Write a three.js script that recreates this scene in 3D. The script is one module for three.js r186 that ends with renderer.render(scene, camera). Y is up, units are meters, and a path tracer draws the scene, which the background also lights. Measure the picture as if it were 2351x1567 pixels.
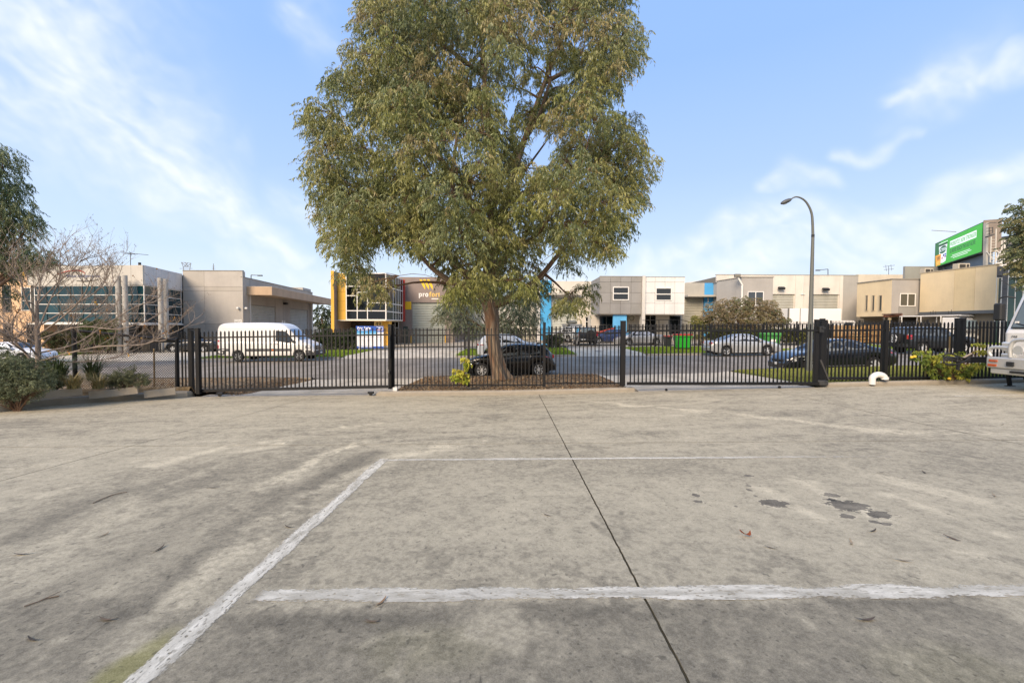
import * as THREE from 'three';
import { mergeGeometries } from 'three/addons/utils/BufferGeometryUtils.js';
import { RoundedBoxGeometry } from 'three/addons/geometries/RoundedBoxGeometry.js';

// ---------------------------------------------------------------- camera, sky, sun, exposure
const IMW = 2351, IMH = 1567, FOCAL = 1045;
const scene = new THREE.Scene();
const camera = new THREE.PerspectiveCamera(THREE.MathUtils.radToDeg(2 * Math.atan(IMH / 2 / FOCAL)), IMW / IMH, 0.1, 2500);
camera.position.set(0, 1.6, 0);
camera.rotation.order = 'YXZ';
camera.rotation.set(-Math.atan(35.5 / FOCAL), 0, 0.005);
camera.updateMatrixWorld(true);
const renderer = new THREE.WebGLRenderer({ antialias: true });
renderer.setSize(1024, 682);
renderer.toneMapping = THREE.LinearToneMapping;
renderer.toneMappingExposure = 1.27;
renderer.shadowMap.enabled = true;
const sun = new THREE.DirectionalLight(0xffe6c8, 4.2);
sun.position.set(-32, 46, 38);
sun.target.position.set(0, 0, -25);
sun.castShadow = true;
sun.shadow.radius = 60;
sun.shadow.mapSize.set(4096, 4096);
Object.assign(sun.shadow.camera, { left: -70, right: 70, top: 70, bottom: -70, near: 1, far: 220 });
scene.add(sun, sun.target);

// ---------------------------------------------------------------- numbers
let seedState = 12345;
const rnd = () => { seedState = (seedState + 0x6d2b79f5) | 0; let t = Math.imul(seedState ^ (seedState >>> 15), 1 | seedState); t = (t + Math.imul(t ^ (t >>> 7), 61 | t)) ^ t; return ((t ^ (t >>> 14)) >>> 0) / 4294967296; };
const reseed = (s) => { seedState = s | 0; };
const rr = (a, b) => a + (b - a) * rnd();
const pick = (a) => a[Math.floor(rnd() * a.length)];
const lerp = (a, b, t) => a + (b - a) * t;
const clamp = (x, a = 0, b = 1) => Math.min(b, Math.max(a, x));
const ss = (a, b, x) => { if (a === b) return x > a ? 1 : 0; let t = (x - a) / (b - a); t = t < 0 ? 0 : t > 1 ? 1 : t; return t * t * (3 - 2 * t); };
const PERM = new Float32Array(65536);
{ reseed(777); for (let i = 0; i < 65536; i++) PERM[i] = rnd(); }
const hash2 = (x, y) => PERM[(Math.imul(x, 40503) ^ Math.imul(y, 60493)) & 65535];
function vnoise(x, y) {
  const ix = Math.floor(x), iy = Math.floor(y), fx = x - ix, fy = y - iy, u = fx * fx * (3 - 2 * fx), v = fy * fy * (3 - 2 * fy);
  const a = hash2(ix, iy), b = hash2(ix + 1, iy), c = hash2(ix, iy + 1), d = hash2(ix + 1, iy + 1);
  return a + (b - a) * u + (c - a) * v + (a - b - c + d) * u * v;
}
function fbm(x, y, oct = 4) { let s = 0, a = 0.5, n = 0; for (let i = 0; i < oct; i++) { s += a * vnoise(x, y); n += a; a *= 0.5; x = x * 2.03 + 17.1; y = y * 2.03 + 5.3; } return s / n; }
// value noise that repeats after n cells
function tnoise(x, y, n) {
  const ix = Math.floor(x), iy = Math.floor(y), fx = x - ix, fy = y - iy, u = fx * fx * (3 - 2 * fx), v = fy * fy * (3 - 2 * fy), m = (k) => ((k % n) + n) % n;
  const a = hash2(m(ix), m(iy)), b = hash2(m(ix + 1), m(iy)), c = hash2(m(ix), m(iy + 1)), d = hash2(m(ix + 1), m(iy + 1));
  return a + (b - a) * u + (c - a) * v + (a - b - c + d) * u * v;
}
const lin = (s) => { s /= 255; return s <= 0.04045 ? s / 12.92 : Math.pow((s + 0.055) / 1.055, 2.4); };

// where the ray through a point of the picture meets the vertical plane at a given distance: used to read real sizes off the photograph
const _v = new THREE.Vector3();
function P(px, py, d) {
  _v.set((px - IMW / 2) / FOCAL, -(py - IMH / 2) / FOCAL, -1).applyQuaternion(camera.quaternion);
  const k = d / -_v.z;
  return new THREE.Vector3(_v.x * k, camera.position.y + _v.y * k, -d);
}
const X = (px, d) => P(px, 750, d).x, Y = (px, py, d) => P(px, py, d).y;

// ---------------------------------------------------------------- the lie of the land: height at x, distance d
const FENCE = 14.5, NEARKERB = 20, FARKERB = 32;
const yardY = (x, d) => -0.038 * d + 0.012 * x + 0.016 * Math.max(0, x) * ss(7, 14, d);
const roadNear = (x) => { x = clamp(x, -40, 40); return x > 0 ? -0.7 + 0.030 * x * (1 - 0.25 * ss(12, 40, x)) : -0.7 + 0.012 * x; };
const roadFar = (x) => -0.6 + 0.0156 * clamp(x, -45, 45);
const gateMask = (x) => Math.max(ss(-9.3, -8.7, x) * (1 - ss(-4.1, -3.6, x)), ss(3.5, 4.0, x) * (1 - ss(9.2, 9.8, x)));
function G(x, d) {
  if (d <= 14.2) return yardY(x, d);
  if (d <= NEARKERB) { const t = (d - 14.2) / (NEARKERB - 14.2), g = gateMask(x); return lerp(yardY(x, 14.2) + 0.11 * (1 - g), roadNear(x) + lerp(0.13, 0.015, g), t); }
  if (d <= FARKERB) { const t = (d - NEARKERB) / (FARKERB - NEARKERB); return lerp(roadNear(x), roadFar(x), t) + 0.07 * Math.sin(Math.PI * t); }
  return roadFar(x) + 0.12 + 0.009 * (Math.min(d, 90) - FARKERB);
}
function onYard(px, py) { // the point of the yard seen at a point of the picture
  let d = 5;
  for (let i = 0; i < 60; i++) { const p = P(px, py, d), g = yardY(p.x, d); const k = (camera.position.y - g) / Math.max(1e-3, camera.position.y - p.y); d = clamp(lerp(d, d * k, 0.7), 0.5, 40); }
  const p = P(px, py, d); return { x: p.x, d };
}

// ---------------------------------------------------------------- the sky: clear blue, cirrus streaks, white towards the horizon
{
  const W = 2560, H = 1280, data = new Float32Array(W * H * 4);
  const ang = (px, py) => { const az = Math.atan2(px - 1175, FOCAL); return [az, Math.atan((748 - py) / FOCAL * Math.cos(az))]; };
  const streaks = [
    { p: [[20, -330], [60, -120], [110, 60], [220, 220], [330, 350], [450, 450], [560, 515], [680, 600]], w: [0.14, 0.13, 0.11, 0.10, 0.085, 0.06, 0.036, 0.02], s: 1.0 },
    { p: [[-140, 160], [40, 250], [200, 330], [360, 420]], w: [0.1, 0.09, 0.08, 0.05], s: 0.7 },
    { p: [[200, 545], [270, 575]], w: [0.008, 0.006], s: 0.4 },
    { p: [[470, 560], [620, 615], [760, 660]], w: [0.02, 0.03, 0.03], s: 0.6 },
    { p: [[2020, 250], [2100, 215], [2190, 185], [2270, 160], [2420, 120]], w: [0.012, 0.034, 0.034, 0.012, 0.02], s: 0.95 },
    { p: [[1940, 350], [2020, 325], [2120, 300]], w: [0.008, 0.014, 0.006], s: 0.6 },
    { p: [[1770, 440], [1840, 420], [1920, 405]], w: [0.012, 0.024, 0.012], s: 0.6 },
    { p: [[1500, 590], [1680, 540], [1860, 500]], w: [0.02, 0.035, 0.03], s: 0.8 },
    { p: [[1620, 620], [1860, 560], [2080, 490], [2290, 425], [2500, 370]], w: [0.03, 0.045, 0.032, 0.016, 0.01], s: 0.9 },
    { p: [[1900, 590], [2200, 520], [2500, 480]], w: [0.04, 0.05, 0.05], s: 0.75 },
    { p: [[700, 60], [760, 140]], w: [0.035, 0.03], s: 0.5 },
    { p: [[650, 460], [740, 500]], w: [0.03, 0.03], s: 0.5 },
    { p: [[500, 370], [560, 350]], w: [0.02, 0.02], s: 0.25 },
    { p: [[1300, 640], [1600, 610]], w: [0.04, 0.04], s: 0.7 },
  ].map((k) => ({ s: k.s, w: k.w, p: k.p.map(([a, b]) => ang(a, b)) }));
  for (const k of streaks) { k.lo = Math.min(...k.p.map((q) => q[0])) - 0.3; k.hi = Math.max(...k.p.map((q) => q[0])) + 0.3; }
  const stops = [[-1, [205, 212, 218]], [-0.02, [226, 235, 243]], [0.03, [228, 240, 252]], [0.14, [203, 226, 253]], [0.3, [176, 206, 252]], [0.5, [154, 191, 249]], [0.75, [147, 186, 247]], [1.6, [145, 184, 246]]].map(([e, c]) => [e, c.map((v) => lin(v) * 0.885)]);
  const grade = (e) => { let i = 1; while (i < stops.length - 1 && stops[i][0] < e) i++; const t = clamp((e - stops[i - 1][0]) / (stops[i][0] - stops[i - 1][0])); return [0, 1, 2].map((c) => lerp(stops[i - 1][1][c], stops[i][1][c], t)); };
  const white = [246, 248, 251].map((v) => lin(v) * 0.96);
  for (let row = 0; row < H; row++) {
    const el = ((row + 0.5) / H - 0.5) * Math.PI, base = grade(el);
    for (let col = 0; col < W; col++) {
      const round = ((col + 0.5) / W - 0.5) * 2 * Math.PI, o = (row * W + col) * 4;
      let c = 0;
      if (el > -0.02) {
        let az = round + Math.PI / 2; if (az > Math.PI) az -= 2 * Math.PI; // 0 = straight ahead
        const n1 = fbm(az * 7 + 40, el * 9, 3) - 0.5, wx = az + n1 * 0.10, wy = el + (fbm(az * 9, el * 11 + 30, 3) - 0.5) * 0.09;
        let m = 0;
        for (const k of streaks) {
          if (az < k.lo || az > k.hi) continue;
          for (let i = 0; i < k.p.length - 1; i++) {
            const [ax, ay] = k.p[i], [bx, by] = k.p[i + 1], dx = bx - ax, dy = by - ay, t = clamp(((wx - ax) * dx + (wy - ay) * dy) / (dx * dx + dy * dy));
            const dist = Math.hypot(wx - ax - dx * t, wy - ay - dy * t), w = lerp(k.w[i], k.w[i + 1], t), q = dist / w;
            if (q < 2.6) m = Math.max(m, k.s * Math.exp(-q * q * 0.9));
          }
        }
        // thin cirrus added all round outside the view to whiten the sky light
        const h = 1 / (Math.max(el, 0) + 0.16), sx = Math.sin(az) * h * 3, sz = -Math.cos(az) * h * 3;
        const addedVeil = Math.abs(az) < 0.85 ? 0 : ss(0.4, 0.7, fbm(sx * 1.1 + 9, sz * 0.5 + sx * 0.4, 4)) * 0.9 * ss(0.85, 1.25, Math.abs(az));
        const fib = fbm((wx * 0.8 - wy * 0.6) * 26 + 11, (wx * 0.6 + wy * 0.8) * 60, 4), puff = fbm(az * 46, el * 62, 4);
        c = clamp(m * (0.25 + 0.95 * fib) * (0.6 + 0.75 * puff) * 0.72 + addedVeil * (0.5 + 0.8 * fib));
        c = Math.max(c, 0.4 * Math.exp(-Math.max(el, 0) * 15));
        c *= 0.95;
      }
      for (let k = 0; k < 3; k++) data[o + k] = lerp(base[k], white[k], c);
      data[o + 3] = 1;
    }
  }
  const t = new THREE.DataTexture(data, W, H, THREE.RGBAFormat, THREE.FloatType);
  t.mapping = THREE.EquirectangularReflectionMapping; t.magFilter = THREE.LinearFilter; t.needsUpdate = true;
  scene.background = t; scene.environment = t;
}

// ---------------------------------------------------------------- objects
const taken = new Map();
const numbered = (name) => { const n = taken.get(name) || 0; taken.set(name, n + 1); return n ? name + '_' + String(n).padStart(3, '0') : name; };
const V3 = (x, y, z) => new THREE.Vector3(x, y, z);
function thing(name, label, category, [x, y, z] = [0, 0, 0], turn = 0, group) {
  const o = new THREE.Group(); o.name = numbered(name); o.position.set(x, y, z); o.rotation.y = turn; scene.add(o);
  o.userData = { label, category }; if (group) o.userData.group = group;
  return o;
}
const flat = (g) => Array.isArray(g) ? (g.length === 1 ? g[0] : mergeGeometries(g.map((q) => { let r = q.index ? q.toNonIndexed() : q; for (const k of Object.keys(r.attributes)) if (!['position', 'normal', 'uv'].includes(k)) r.deleteAttribute(k); if (!r.attributes.uv) r.setAttribute('uv', new THREE.BufferAttribute(new Float32Array(r.attributes.position.count * 2), 2)); if (!r.attributes.normal) r.computeVertexNormals(); return r; }))) : g;
function mesh(geo, mat, name) { const m = new THREE.Mesh(flat(geo), mat); m.name = name; m.castShadow = m.receiveShadow = true; return m; }
// a part given in the thing's own axes
function part(parent, name, geo, mat, label) { const m = mesh(geo, mat, name); if (label) m.userData.label = label; parent.add(m); return m; }
// a part given in world axes, under a thing that is not turned
function wpart(parent, name, geo, mat, label) {
  const g = flat(geo); let r = parent; while (r.parent !== scene) r = r.parent;
  g.translate(-r.position.x, -r.position.y, -r.position.z);
  return part(parent, name, g, mat, label);
}
function single(name, label, category, geo, mat, pos = [0, 0, 0], turn = 0, group) {
  const m = mesh(geo, mat, numbered(name)); m.position.set(...pos); m.rotation.y = turn; m.userData = { label, category }; if (group) m.userData.group = group; scene.add(m); return m;
}
function struct(name, geo, mat) { const m = mesh(geo, mat, numbered(name)); m.userData.kind = 'structure'; scene.add(m); return m; }

// ---------------------------------------------------------------- geometry helpers
function uvMetres(g, k = 1) { // uv in metres from the side a face looks to
  if (g.index) g = g.toNonIndexed();
  const p = g.attributes.position, n = g.attributes.normal, uv = new Float32Array(p.count * 2);
  for (let i = 0; i < p.count; i++) {
    const ax = Math.abs(n.getX(i)), ay = Math.abs(n.getY(i)), az = Math.abs(n.getZ(i));
    if (ay > ax && ay > az) { uv[i * 2] = p.getX(i) * k; uv[i * 2 + 1] = p.getZ(i) * k; }
    else if (ax > az) { uv[i * 2] = p.getZ(i) * k; uv[i * 2 + 1] = p.getY(i) * k; }
    else { uv[i * 2] = p.getX(i) * k; uv[i * 2 + 1] = p.getY(i) * k; }
  }
  g.setAttribute('uv', new THREE.BufferAttribute(uv, 2)); return g;
}
// box between two corners
function box(x0, x1, y0, y1, z0, z1) { const g = new THREE.BoxGeometry(Math.abs(x1 - x0), Math.abs(y1 - y0), Math.abs(z1 - z0)); g.translate((x0 + x1) / 2, (y0 + y1) / 2, (z0 + z1) / 2); return uvMetres(g); }
function rbox(x0, x1, y0, y1, z0, z1, r = 0.02, s = 2) { const g = new RoundedBoxGeometry(Math.abs(x1 - x0), Math.abs(y1 - y0), Math.abs(z1 - z0), s, r); g.translate((x0 + x1) / 2, (y0 + y1) / 2, (z0 + z1) / 2); return uvMetres(g); }
// a straight bar between two points
function bar(a, b, r0, r1 = r0, seg = 6, caps = true) {
  const d = b.clone().sub(a), l = d.length(), g = new THREE.CylinderGeometry(r1, r0, l, seg, 1, !caps);
  g.translate(0, l / 2, 0); g.applyQuaternion(new THREE.Quaternion().setFromUnitVectors(V3(0, 1, 0), d.normalize())); g.translate(a.x, a.y, a.z); return g;
}
function sqbar(a, b, w, h = w) { // square section, kept upright
  const d = b.clone().sub(a), l = d.length(), g = new THREE.BoxGeometry(l, h, w);
  g.translate(l / 2, 0, 0); g.applyQuaternion(new THREE.Quaternion().setFromUnitVectors(V3(1, 0, 0), d.normalize())); g.translate(a.x, a.y, a.z); return uvMetres(g);
}
function tube(pts, r, seg = 8, n = 24) { return new THREE.TubeGeometry(new THREE.CatmullRomCurve3(pts), n, r, seg, false); }
// a tube whose radius changes along the points
function limb(pts, radii, seg = 7) {
  const pos = [], nor = [], uv = [], idx = [], n = pts.length; let side = V3(1, 0, 0), run = 0;
  for (let i = 0; i < n; i++) {
    const t = pts[Math.min(i + 1, n - 1)].clone().sub(pts[Math.max(i - 1, 0)]).normalize();
    side = side.clone().sub(t.clone().multiplyScalar(side.dot(t))); if (side.lengthSq() < 1e-6) side = V3(0, 0, 1).cross(t); side.normalize();
    const up = t.clone().cross(side); if (i) run += pts[i].distanceTo(pts[i - 1]);
    for (let j = 0; j <= seg; j++) {
      const a = j / seg * Math.PI * 2, nx = side.clone().multiplyScalar(Math.cos(a)).add(up.clone().multiplyScalar(Math.sin(a)));
      pos.push(pts[i].x + nx.x * radii[i], pts[i].y + nx.y * radii[i], pts[i].z + nx.z * radii[i]); nor.push(nx.x, nx.y, nx.z); uv.push(j / seg, run);
    }
  }
  for (let i = 0; i < n - 1; i++) for (let j = 0; j < seg; j++) { const a = i * (seg + 1) + j, b = a + seg + 1; idx.push(a, a + 1, b, b, a + 1, b + 1); }
  const g = new THREE.BufferGeometry();
  g.setAttribute('position', new THREE.Float32BufferAttribute(pos, 3)); g.setAttribute('normal', new THREE.Float32BufferAttribute(nor, 3)); g.setAttribute('uv', new THREE.Float32BufferAttribute(uv, 2)); g.setIndex(idx); return g;
}
// a sheet over x, d with a height function; uv in metres or 0..1
function sheet(x0, x1, d0, d1, nx, nd, hy, unit = false, warp) {
  const pos = [], uv = [], idx = [];
  for (let j = 0; j <= nd; j++) for (let i = 0; i <= nx; i++) {
    let x = lerp(x0, x1, i / nx), d = lerp(d0, d1, j / nd); if (warp) [x, d] = warp(x, d, i / nx, j / nd);
    pos.push(x, hy(x, d), -d); uv.push(unit ? i / nx : x, unit ? j / nd : d);
  }
  for (let j = 0; j < nd; j++) for (let i = 0; i < nx; i++) { const a = j * (nx + 1) + i, b = a + nx + 1; idx.push(a, a + 1, b, b, a + 1, b + 1); }
  const g = new THREE.BufferGeometry();
  g.setAttribute('position', new THREE.Float32BufferAttribute(pos, 3)); g.setAttribute('uv', new THREE.Float32BufferAttribute(uv, 2)); g.setIndex(idx); g.computeVertexNormals(); return g;
}
// a profile swept along a path on the ground; profile [[across, up], ...]; scale(t) squeezes the height
function sweep(path, profile, hy, scale = () => 1) {
  const pos = [], uv = [], idx = [], n = path.length, m = profile.length; let run = 0;
  for (let i = 0; i < n; i++) {
    const a = path[Math.max(0, i - 1)], b = path[Math.min(n - 1, i + 1)], l = Math.hypot(b[0] - a[0], b[1] - a[1]), tx = (b[0] - a[0]) / l, td = (b[1] - a[1]) / l, k = scale(i / (n - 1));
    if (i) run += Math.hypot(path[i][0] - path[i - 1][0], path[i][1] - path[i - 1][1]);
    let v = 0;
    for (let j = 0; j < m; j++) {
      if (j) v += Math.hypot(profile[j][0] - profile[j - 1][0], profile[j][1] - profile[j - 1][1]);
      const x = path[i][0] - td * profile[j][0], d = path[i][1] + tx * profile[j][0];
      pos.push(x, hy(path[i][0], path[i][1]) + profile[j][1] * k, -d); uv.push(run, v);
    }
  }
  for (let i = 0; i < n - 1; i++) for (let j = 0; j < m - 1; j++) { const a = i * m + j, b = a + m; idx.push(a, b, a + 1, a + 1, b, b + 1); }
  const g = new THREE.BufferGeometry();
  g.setAttribute('position', new THREE.Float32BufferAttribute(pos, 3)); g.setAttribute('uv', new THREE.Float32BufferAttribute(uv, 2)); g.setIndex(idx); const q = g.toNonIndexed(); q.computeVertexNormals(); return q;
}
function polyline(pts, step) { // points at even steps along a Catmull-Rom curve through x, d pairs
  const c = new THREE.CatmullRomCurve3(pts.map(([x, d]) => V3(x, 0, d))), n = Math.max(2, Math.round(c.getLength() / step));
  return c.getSpacedPoints(n).map((p) => [p.x, p.z]);
}
// a lathe-like cap of corrugations: a rolling shutter facing +z between x0..x1, y0..y1
function shutterGeo(x0, x1, y0, y1, z, pitch = 0.1, depth = 0.025) {
  const pos = [], idx = [], uv = [], n = Math.round((y1 - y0) / pitch) * 2;
  for (let i = 0; i <= n; i++) { const y = lerp(y0, y1, i / n), w = z + (i % 2 ? depth : 0); pos.push(x0, y, w, x1, y, w); uv.push(x0, y, x1, y); }
  for (let i = 0; i < n; i++) { const a = i * 2; idx.push(a, a + 1, a + 2, a + 2, a + 1, a + 3); }
  const g = new THREE.BufferGeometry(); g.setAttribute('position', new THREE.Float32BufferAttribute(pos, 3)); g.setAttribute('uv', new THREE.Float32BufferAttribute(uv, 2)); g.setIndex(idx);
  const q = g.toNonIndexed(); q.computeVertexNormals(); return q;
}
// maps local x (along), y, z (out of the wall) onto a wall that runs from a to b, both [x, d], seen from outside with a on the left
function onWall(a, b) {
  const dx = b[0] - a[0], dz = -(b[1] - a[1]), l = Math.hypot(dx, dz), m = new THREE.Matrix4().makeBasis(V3(dx / l, 0, dz / l), V3(0, 1, 0), V3(-dz / l, 0, dx / l)).setPosition(a[0], 0, -a[1]);
  const f = (g) => { (Array.isArray(g) ? g : [g]).forEach((q) => q.applyMatrix4(m)); return g; };
  f.len = l; f.m = m; return f;
}

// ---------------------------------------------------------------- materials
function canvasTex(w, h, draw, srgb = true) { const c = document.createElement('canvas'); c.width = w; c.height = h; draw(c.getContext('2d'), w, h); const t = new THREE.CanvasTexture(c); if (srgb) t.colorSpace = THREE.SRGBColorSpace; t.anisotropy = 8; return t; }
function dataTex(w, h, f, srgb = true, repeat = true) { // f(u, v) -> [r, g, b] or grey, 0..255
  const a = new Uint8Array(w * h * 4);
  for (let j = 0; j < h; j++) for (let i = 0; i < w; i++) { const c = f((i + 0.5) / w, (j + 0.5) / h), o = (j * w + i) * 4; if (c.length) { a[o] = clamp(c[0], 0, 255); a[o + 1] = clamp(c[1], 0, 255); a[o + 2] = clamp(c[2], 0, 255); } else a[o] = a[o + 1] = a[o + 2] = clamp(c, 0, 255); a[o + 3] = 255; }
  const t = new THREE.DataTexture(a, w, h, THREE.RGBAFormat); t.magFilter = THREE.LinearFilter; t.minFilter = THREE.LinearMipmapLinearFilter; t.generateMipmaps = true;
  if (repeat) t.wrapS = t.wrapT = THREE.RepeatWrapping; if (srgb) t.colorSpace = THREE.SRGBColorSpace; t.needsUpdate = true; return t;
}
const tfbm = (u, v, n, o = 4) => { let s = 0, a = 0.5, t = 0; for (let i = 0; i < o; i++) { s += a * tnoise(u * n, v * n, n); t += a; a *= 0.55; n *= 2; } return s / t; };
const scaled = (t, k, ky = k) => { const c = t.clone(); c.repeat.set(k, ky); c.wrapS = c.wrapT = THREE.RepeatWrapping; c.needsUpdate = true; return c; };
const texMottle = dataTex(512, 512, (u, v) => { const a = tfbm(u, v, 5, 5), st = tnoise(u * 60, v * 4, 60); return 246 + (a - 0.5) * 34 + (st - 0.5) * 4 + (hash2(u * 512 | 0, v * 512 | 0) - 0.5) * 14; });
const texGrain = dataTex(512, 512, (u, v) => { const a = tfbm(u, v, 9, 4); return 128 + (a - 0.5) * 90 + (hash2(u * 512 | 0, (v * 512 | 0) + 91) - 0.5) * 120; }, false);
const MATS = new Map();
function M(hex, o = {}) { // painted or plain surface; hex is the real colour
  const key = hex + JSON.stringify(o); if (MATS.has(key)) return MATS.get(key);
  const { mottle = 0, tex, ...q } = o, Q = q.clearcoat !== undefined || q.transmission !== undefined || q.sheen !== undefined ? THREE.MeshPhysicalMaterial : THREE.MeshStandardMaterial;
  const m = new Q({ color: hex, roughness: 0.8, side: THREE.DoubleSide, ...q });
  if (mottle) m.map = scaled(texMottle, mottle);
  MATS.set(key, m); return m;
}
const paintWall = (hex, k = 0.17) => { const c = new THREE.Color(hex), h = c.getHSL({}, THREE.SRGBColorSpace); if (h.s < 0.5) c.setHSL(h.h, h.s * 0.75, Math.min(0.93, h.l * 1.03), THREE.SRGBColorSpace); return M(c.getHex(), { mottle: k, roughness: 0.9 }); };
const metal = (hex, r = 0.45) => M(hex, { metalness: 0.6, roughness: r });
const carPaint = (hex, r = 0.35) => M(hex, { clearcoat: 1, clearcoatRoughness: 0.06, roughness: r });
const glassDark = M(0x0c1012, { roughness: 0.05 });
const glassTeal = M(0x0c3038, { roughness: 0.05 });
const glassCar = M(0x1d2225, { roughness: 0.03 });
const rubber = M(0x1b1b1c, { roughness: 0.85 });
const blackPaint = M(0x16181b, { roughness: 0.42 });
const chrome = M(0xc8ccd0, { metalness: 0.9, roughness: 0.25 });
const alloy = M(0xc6c8c9, { metalness: 0.35, roughness: 0.4 });
const steel = M(0x9ea19d, { metalness: 0.5, roughness: 0.5, mottle: 0.6 });
const lampRed = M(0xa81414, { roughness: 0.15, clearcoat: 1 });
const lampClear = M(0xcfd2d0, { roughness: 0.1, clearcoat: 1, metalness: 0.3 });
const lampAmber = M(0xd0701c, { roughness: 0.2, clearcoat: 1 });
const whiteTrim = M(0xe2dfd8, { roughness: 0.6 });
const plasticDark = M(0x26282a, { roughness: 0.6 });
console.log('core done');
// ================================================================ the yard
const yardMarks = {
  // oil and patch marks read off the photograph: px, py, half width px, half height px, darkness
  spots: [[1777, 1154, 30, 9, 0.62], [1945, 1160, 42, 14, 0.6], [2018, 1180, 30, 9, 0.6], [1908, 1136, 16, 5, 0.62], [1944, 1185, 17, 6, 0.62], [2010, 1198, 11, 4, 0.62], [2037, 1202, 12, 4, 0.62], [1600, 1136, 10, 4, 0.65], [1604, 1151, 10, 4, 0.68], [1718, 1091, 10, 3, 0.68], [1720, 1115, 6, 3, 0.65], [1720, 1124, 6, 3, 0.65], [1910, 1147, 9, 3, 0.62], [1690, 1162, 5, 2, 0.7], [1735, 1138, 4, 2, 0.7]].map(([a, b, w, h, k]) => {
    const c = onYard(a, b), e = onYard(a + w, b), n = onYard(a, b + h); return { x: c.x, d: c.d, rx: Math.abs(e.x - c.x), rd: Math.abs(n.d - c.d), k };
  }),
  // tyre sweeps: points of the photograph, half width in metres, lighter or darker
  sweeps: [
    [[[300, 1470], [470, 1330], [640, 1190], [760, 1110], [900, 1050], [1100, 1015]], 0.16, 0.12], [[[150, 1480], [400, 1300], [600, 1130], [720, 1050], [830, 1010]], 0.12, 0.16], [[[0, 1310], [200, 1200], [420, 1090], [560, 1040], [760, 985], [950, 960]], 0.16, 0.08],
    [[[0, 1170], [250, 1090], [500, 1030], [800, 975]], 0.13, 0.1], [[[0, 1240], [200, 1150], [500, 1060], [760, 1000]], 0.1, -0.1], [[[250, 1420], [480, 1240], [640, 1130], [860, 1040]], 0.17, -0.2], [[[0, 1420], [260, 1300], [560, 1130]], 0.2, -0.1],
    [[[1330, 920], [1500, 935], [1700, 950], [1850, 965], [2000, 990], [2351, 1000]], 0.16, 0.12], [[[1900, 1060], [2100, 1110], [2351, 1180]], 0.14, 0.09], [[[2080, 1140], [2200, 1180], [2351, 1240]], 0.09, 0.09], [[[1850, 1100], [2050, 1200], [2351, 1330]], 0.13, 0.1], [[[1750, 1130], [1950, 1240], [2150, 1330]], 0.1, 0.08],
    [[[1880, 905], [1925, 925], [1930, 950], [1905, 970], [1850, 990]], 0.09, -0.07], [[[1240, 935], [1450, 935], [1650, 925], [1700, 905]], 0.08, -0.07],
    [[[860, 1460], [960, 1430], [1030, 1440], [1000, 1480]], 0.03, 0.1], [[[1350, 1210], [1400, 1235], [1450, 1225], [1465, 1190]], 0.035, -0.2], [[[1375, 1200], [1400, 1222], [1440, 1228]], 0.05, -0.12], [[[2030, 1245], [2110, 1240], [2140, 1265], [2100, 1285]], 0.05, -0.17],
    [[[640, 1020], [700, 1000], [800, 1010], [760, 1045], [680, 1050]], 0.03, 0.1],
  ].map(([p, w, k]) => ({ w, k, p: p.map(([a, b]) => onYard(a, b)) })),
};
for (const s of yardMarks.sweeps) { s.x0 = Math.min(...s.p.map((q) => q.x)) - 1; s.x1 = Math.max(...s.p.map((q) => q.x)) + 1; s.d0 = Math.min(...s.p.map((q) => q.d)) - 1; s.d1 = Math.max(...s.p.map((q) => q.d)) + 1; }
const mossSpot = [onYard(300, 1530), onYard(2210, 1545), onYard(960, 1490)];
const nearLineD = onYard(1300, 1362).d, farLineD = onYard(1300, 1053).d, bayX = onYard(878, 1057).x;
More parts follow.
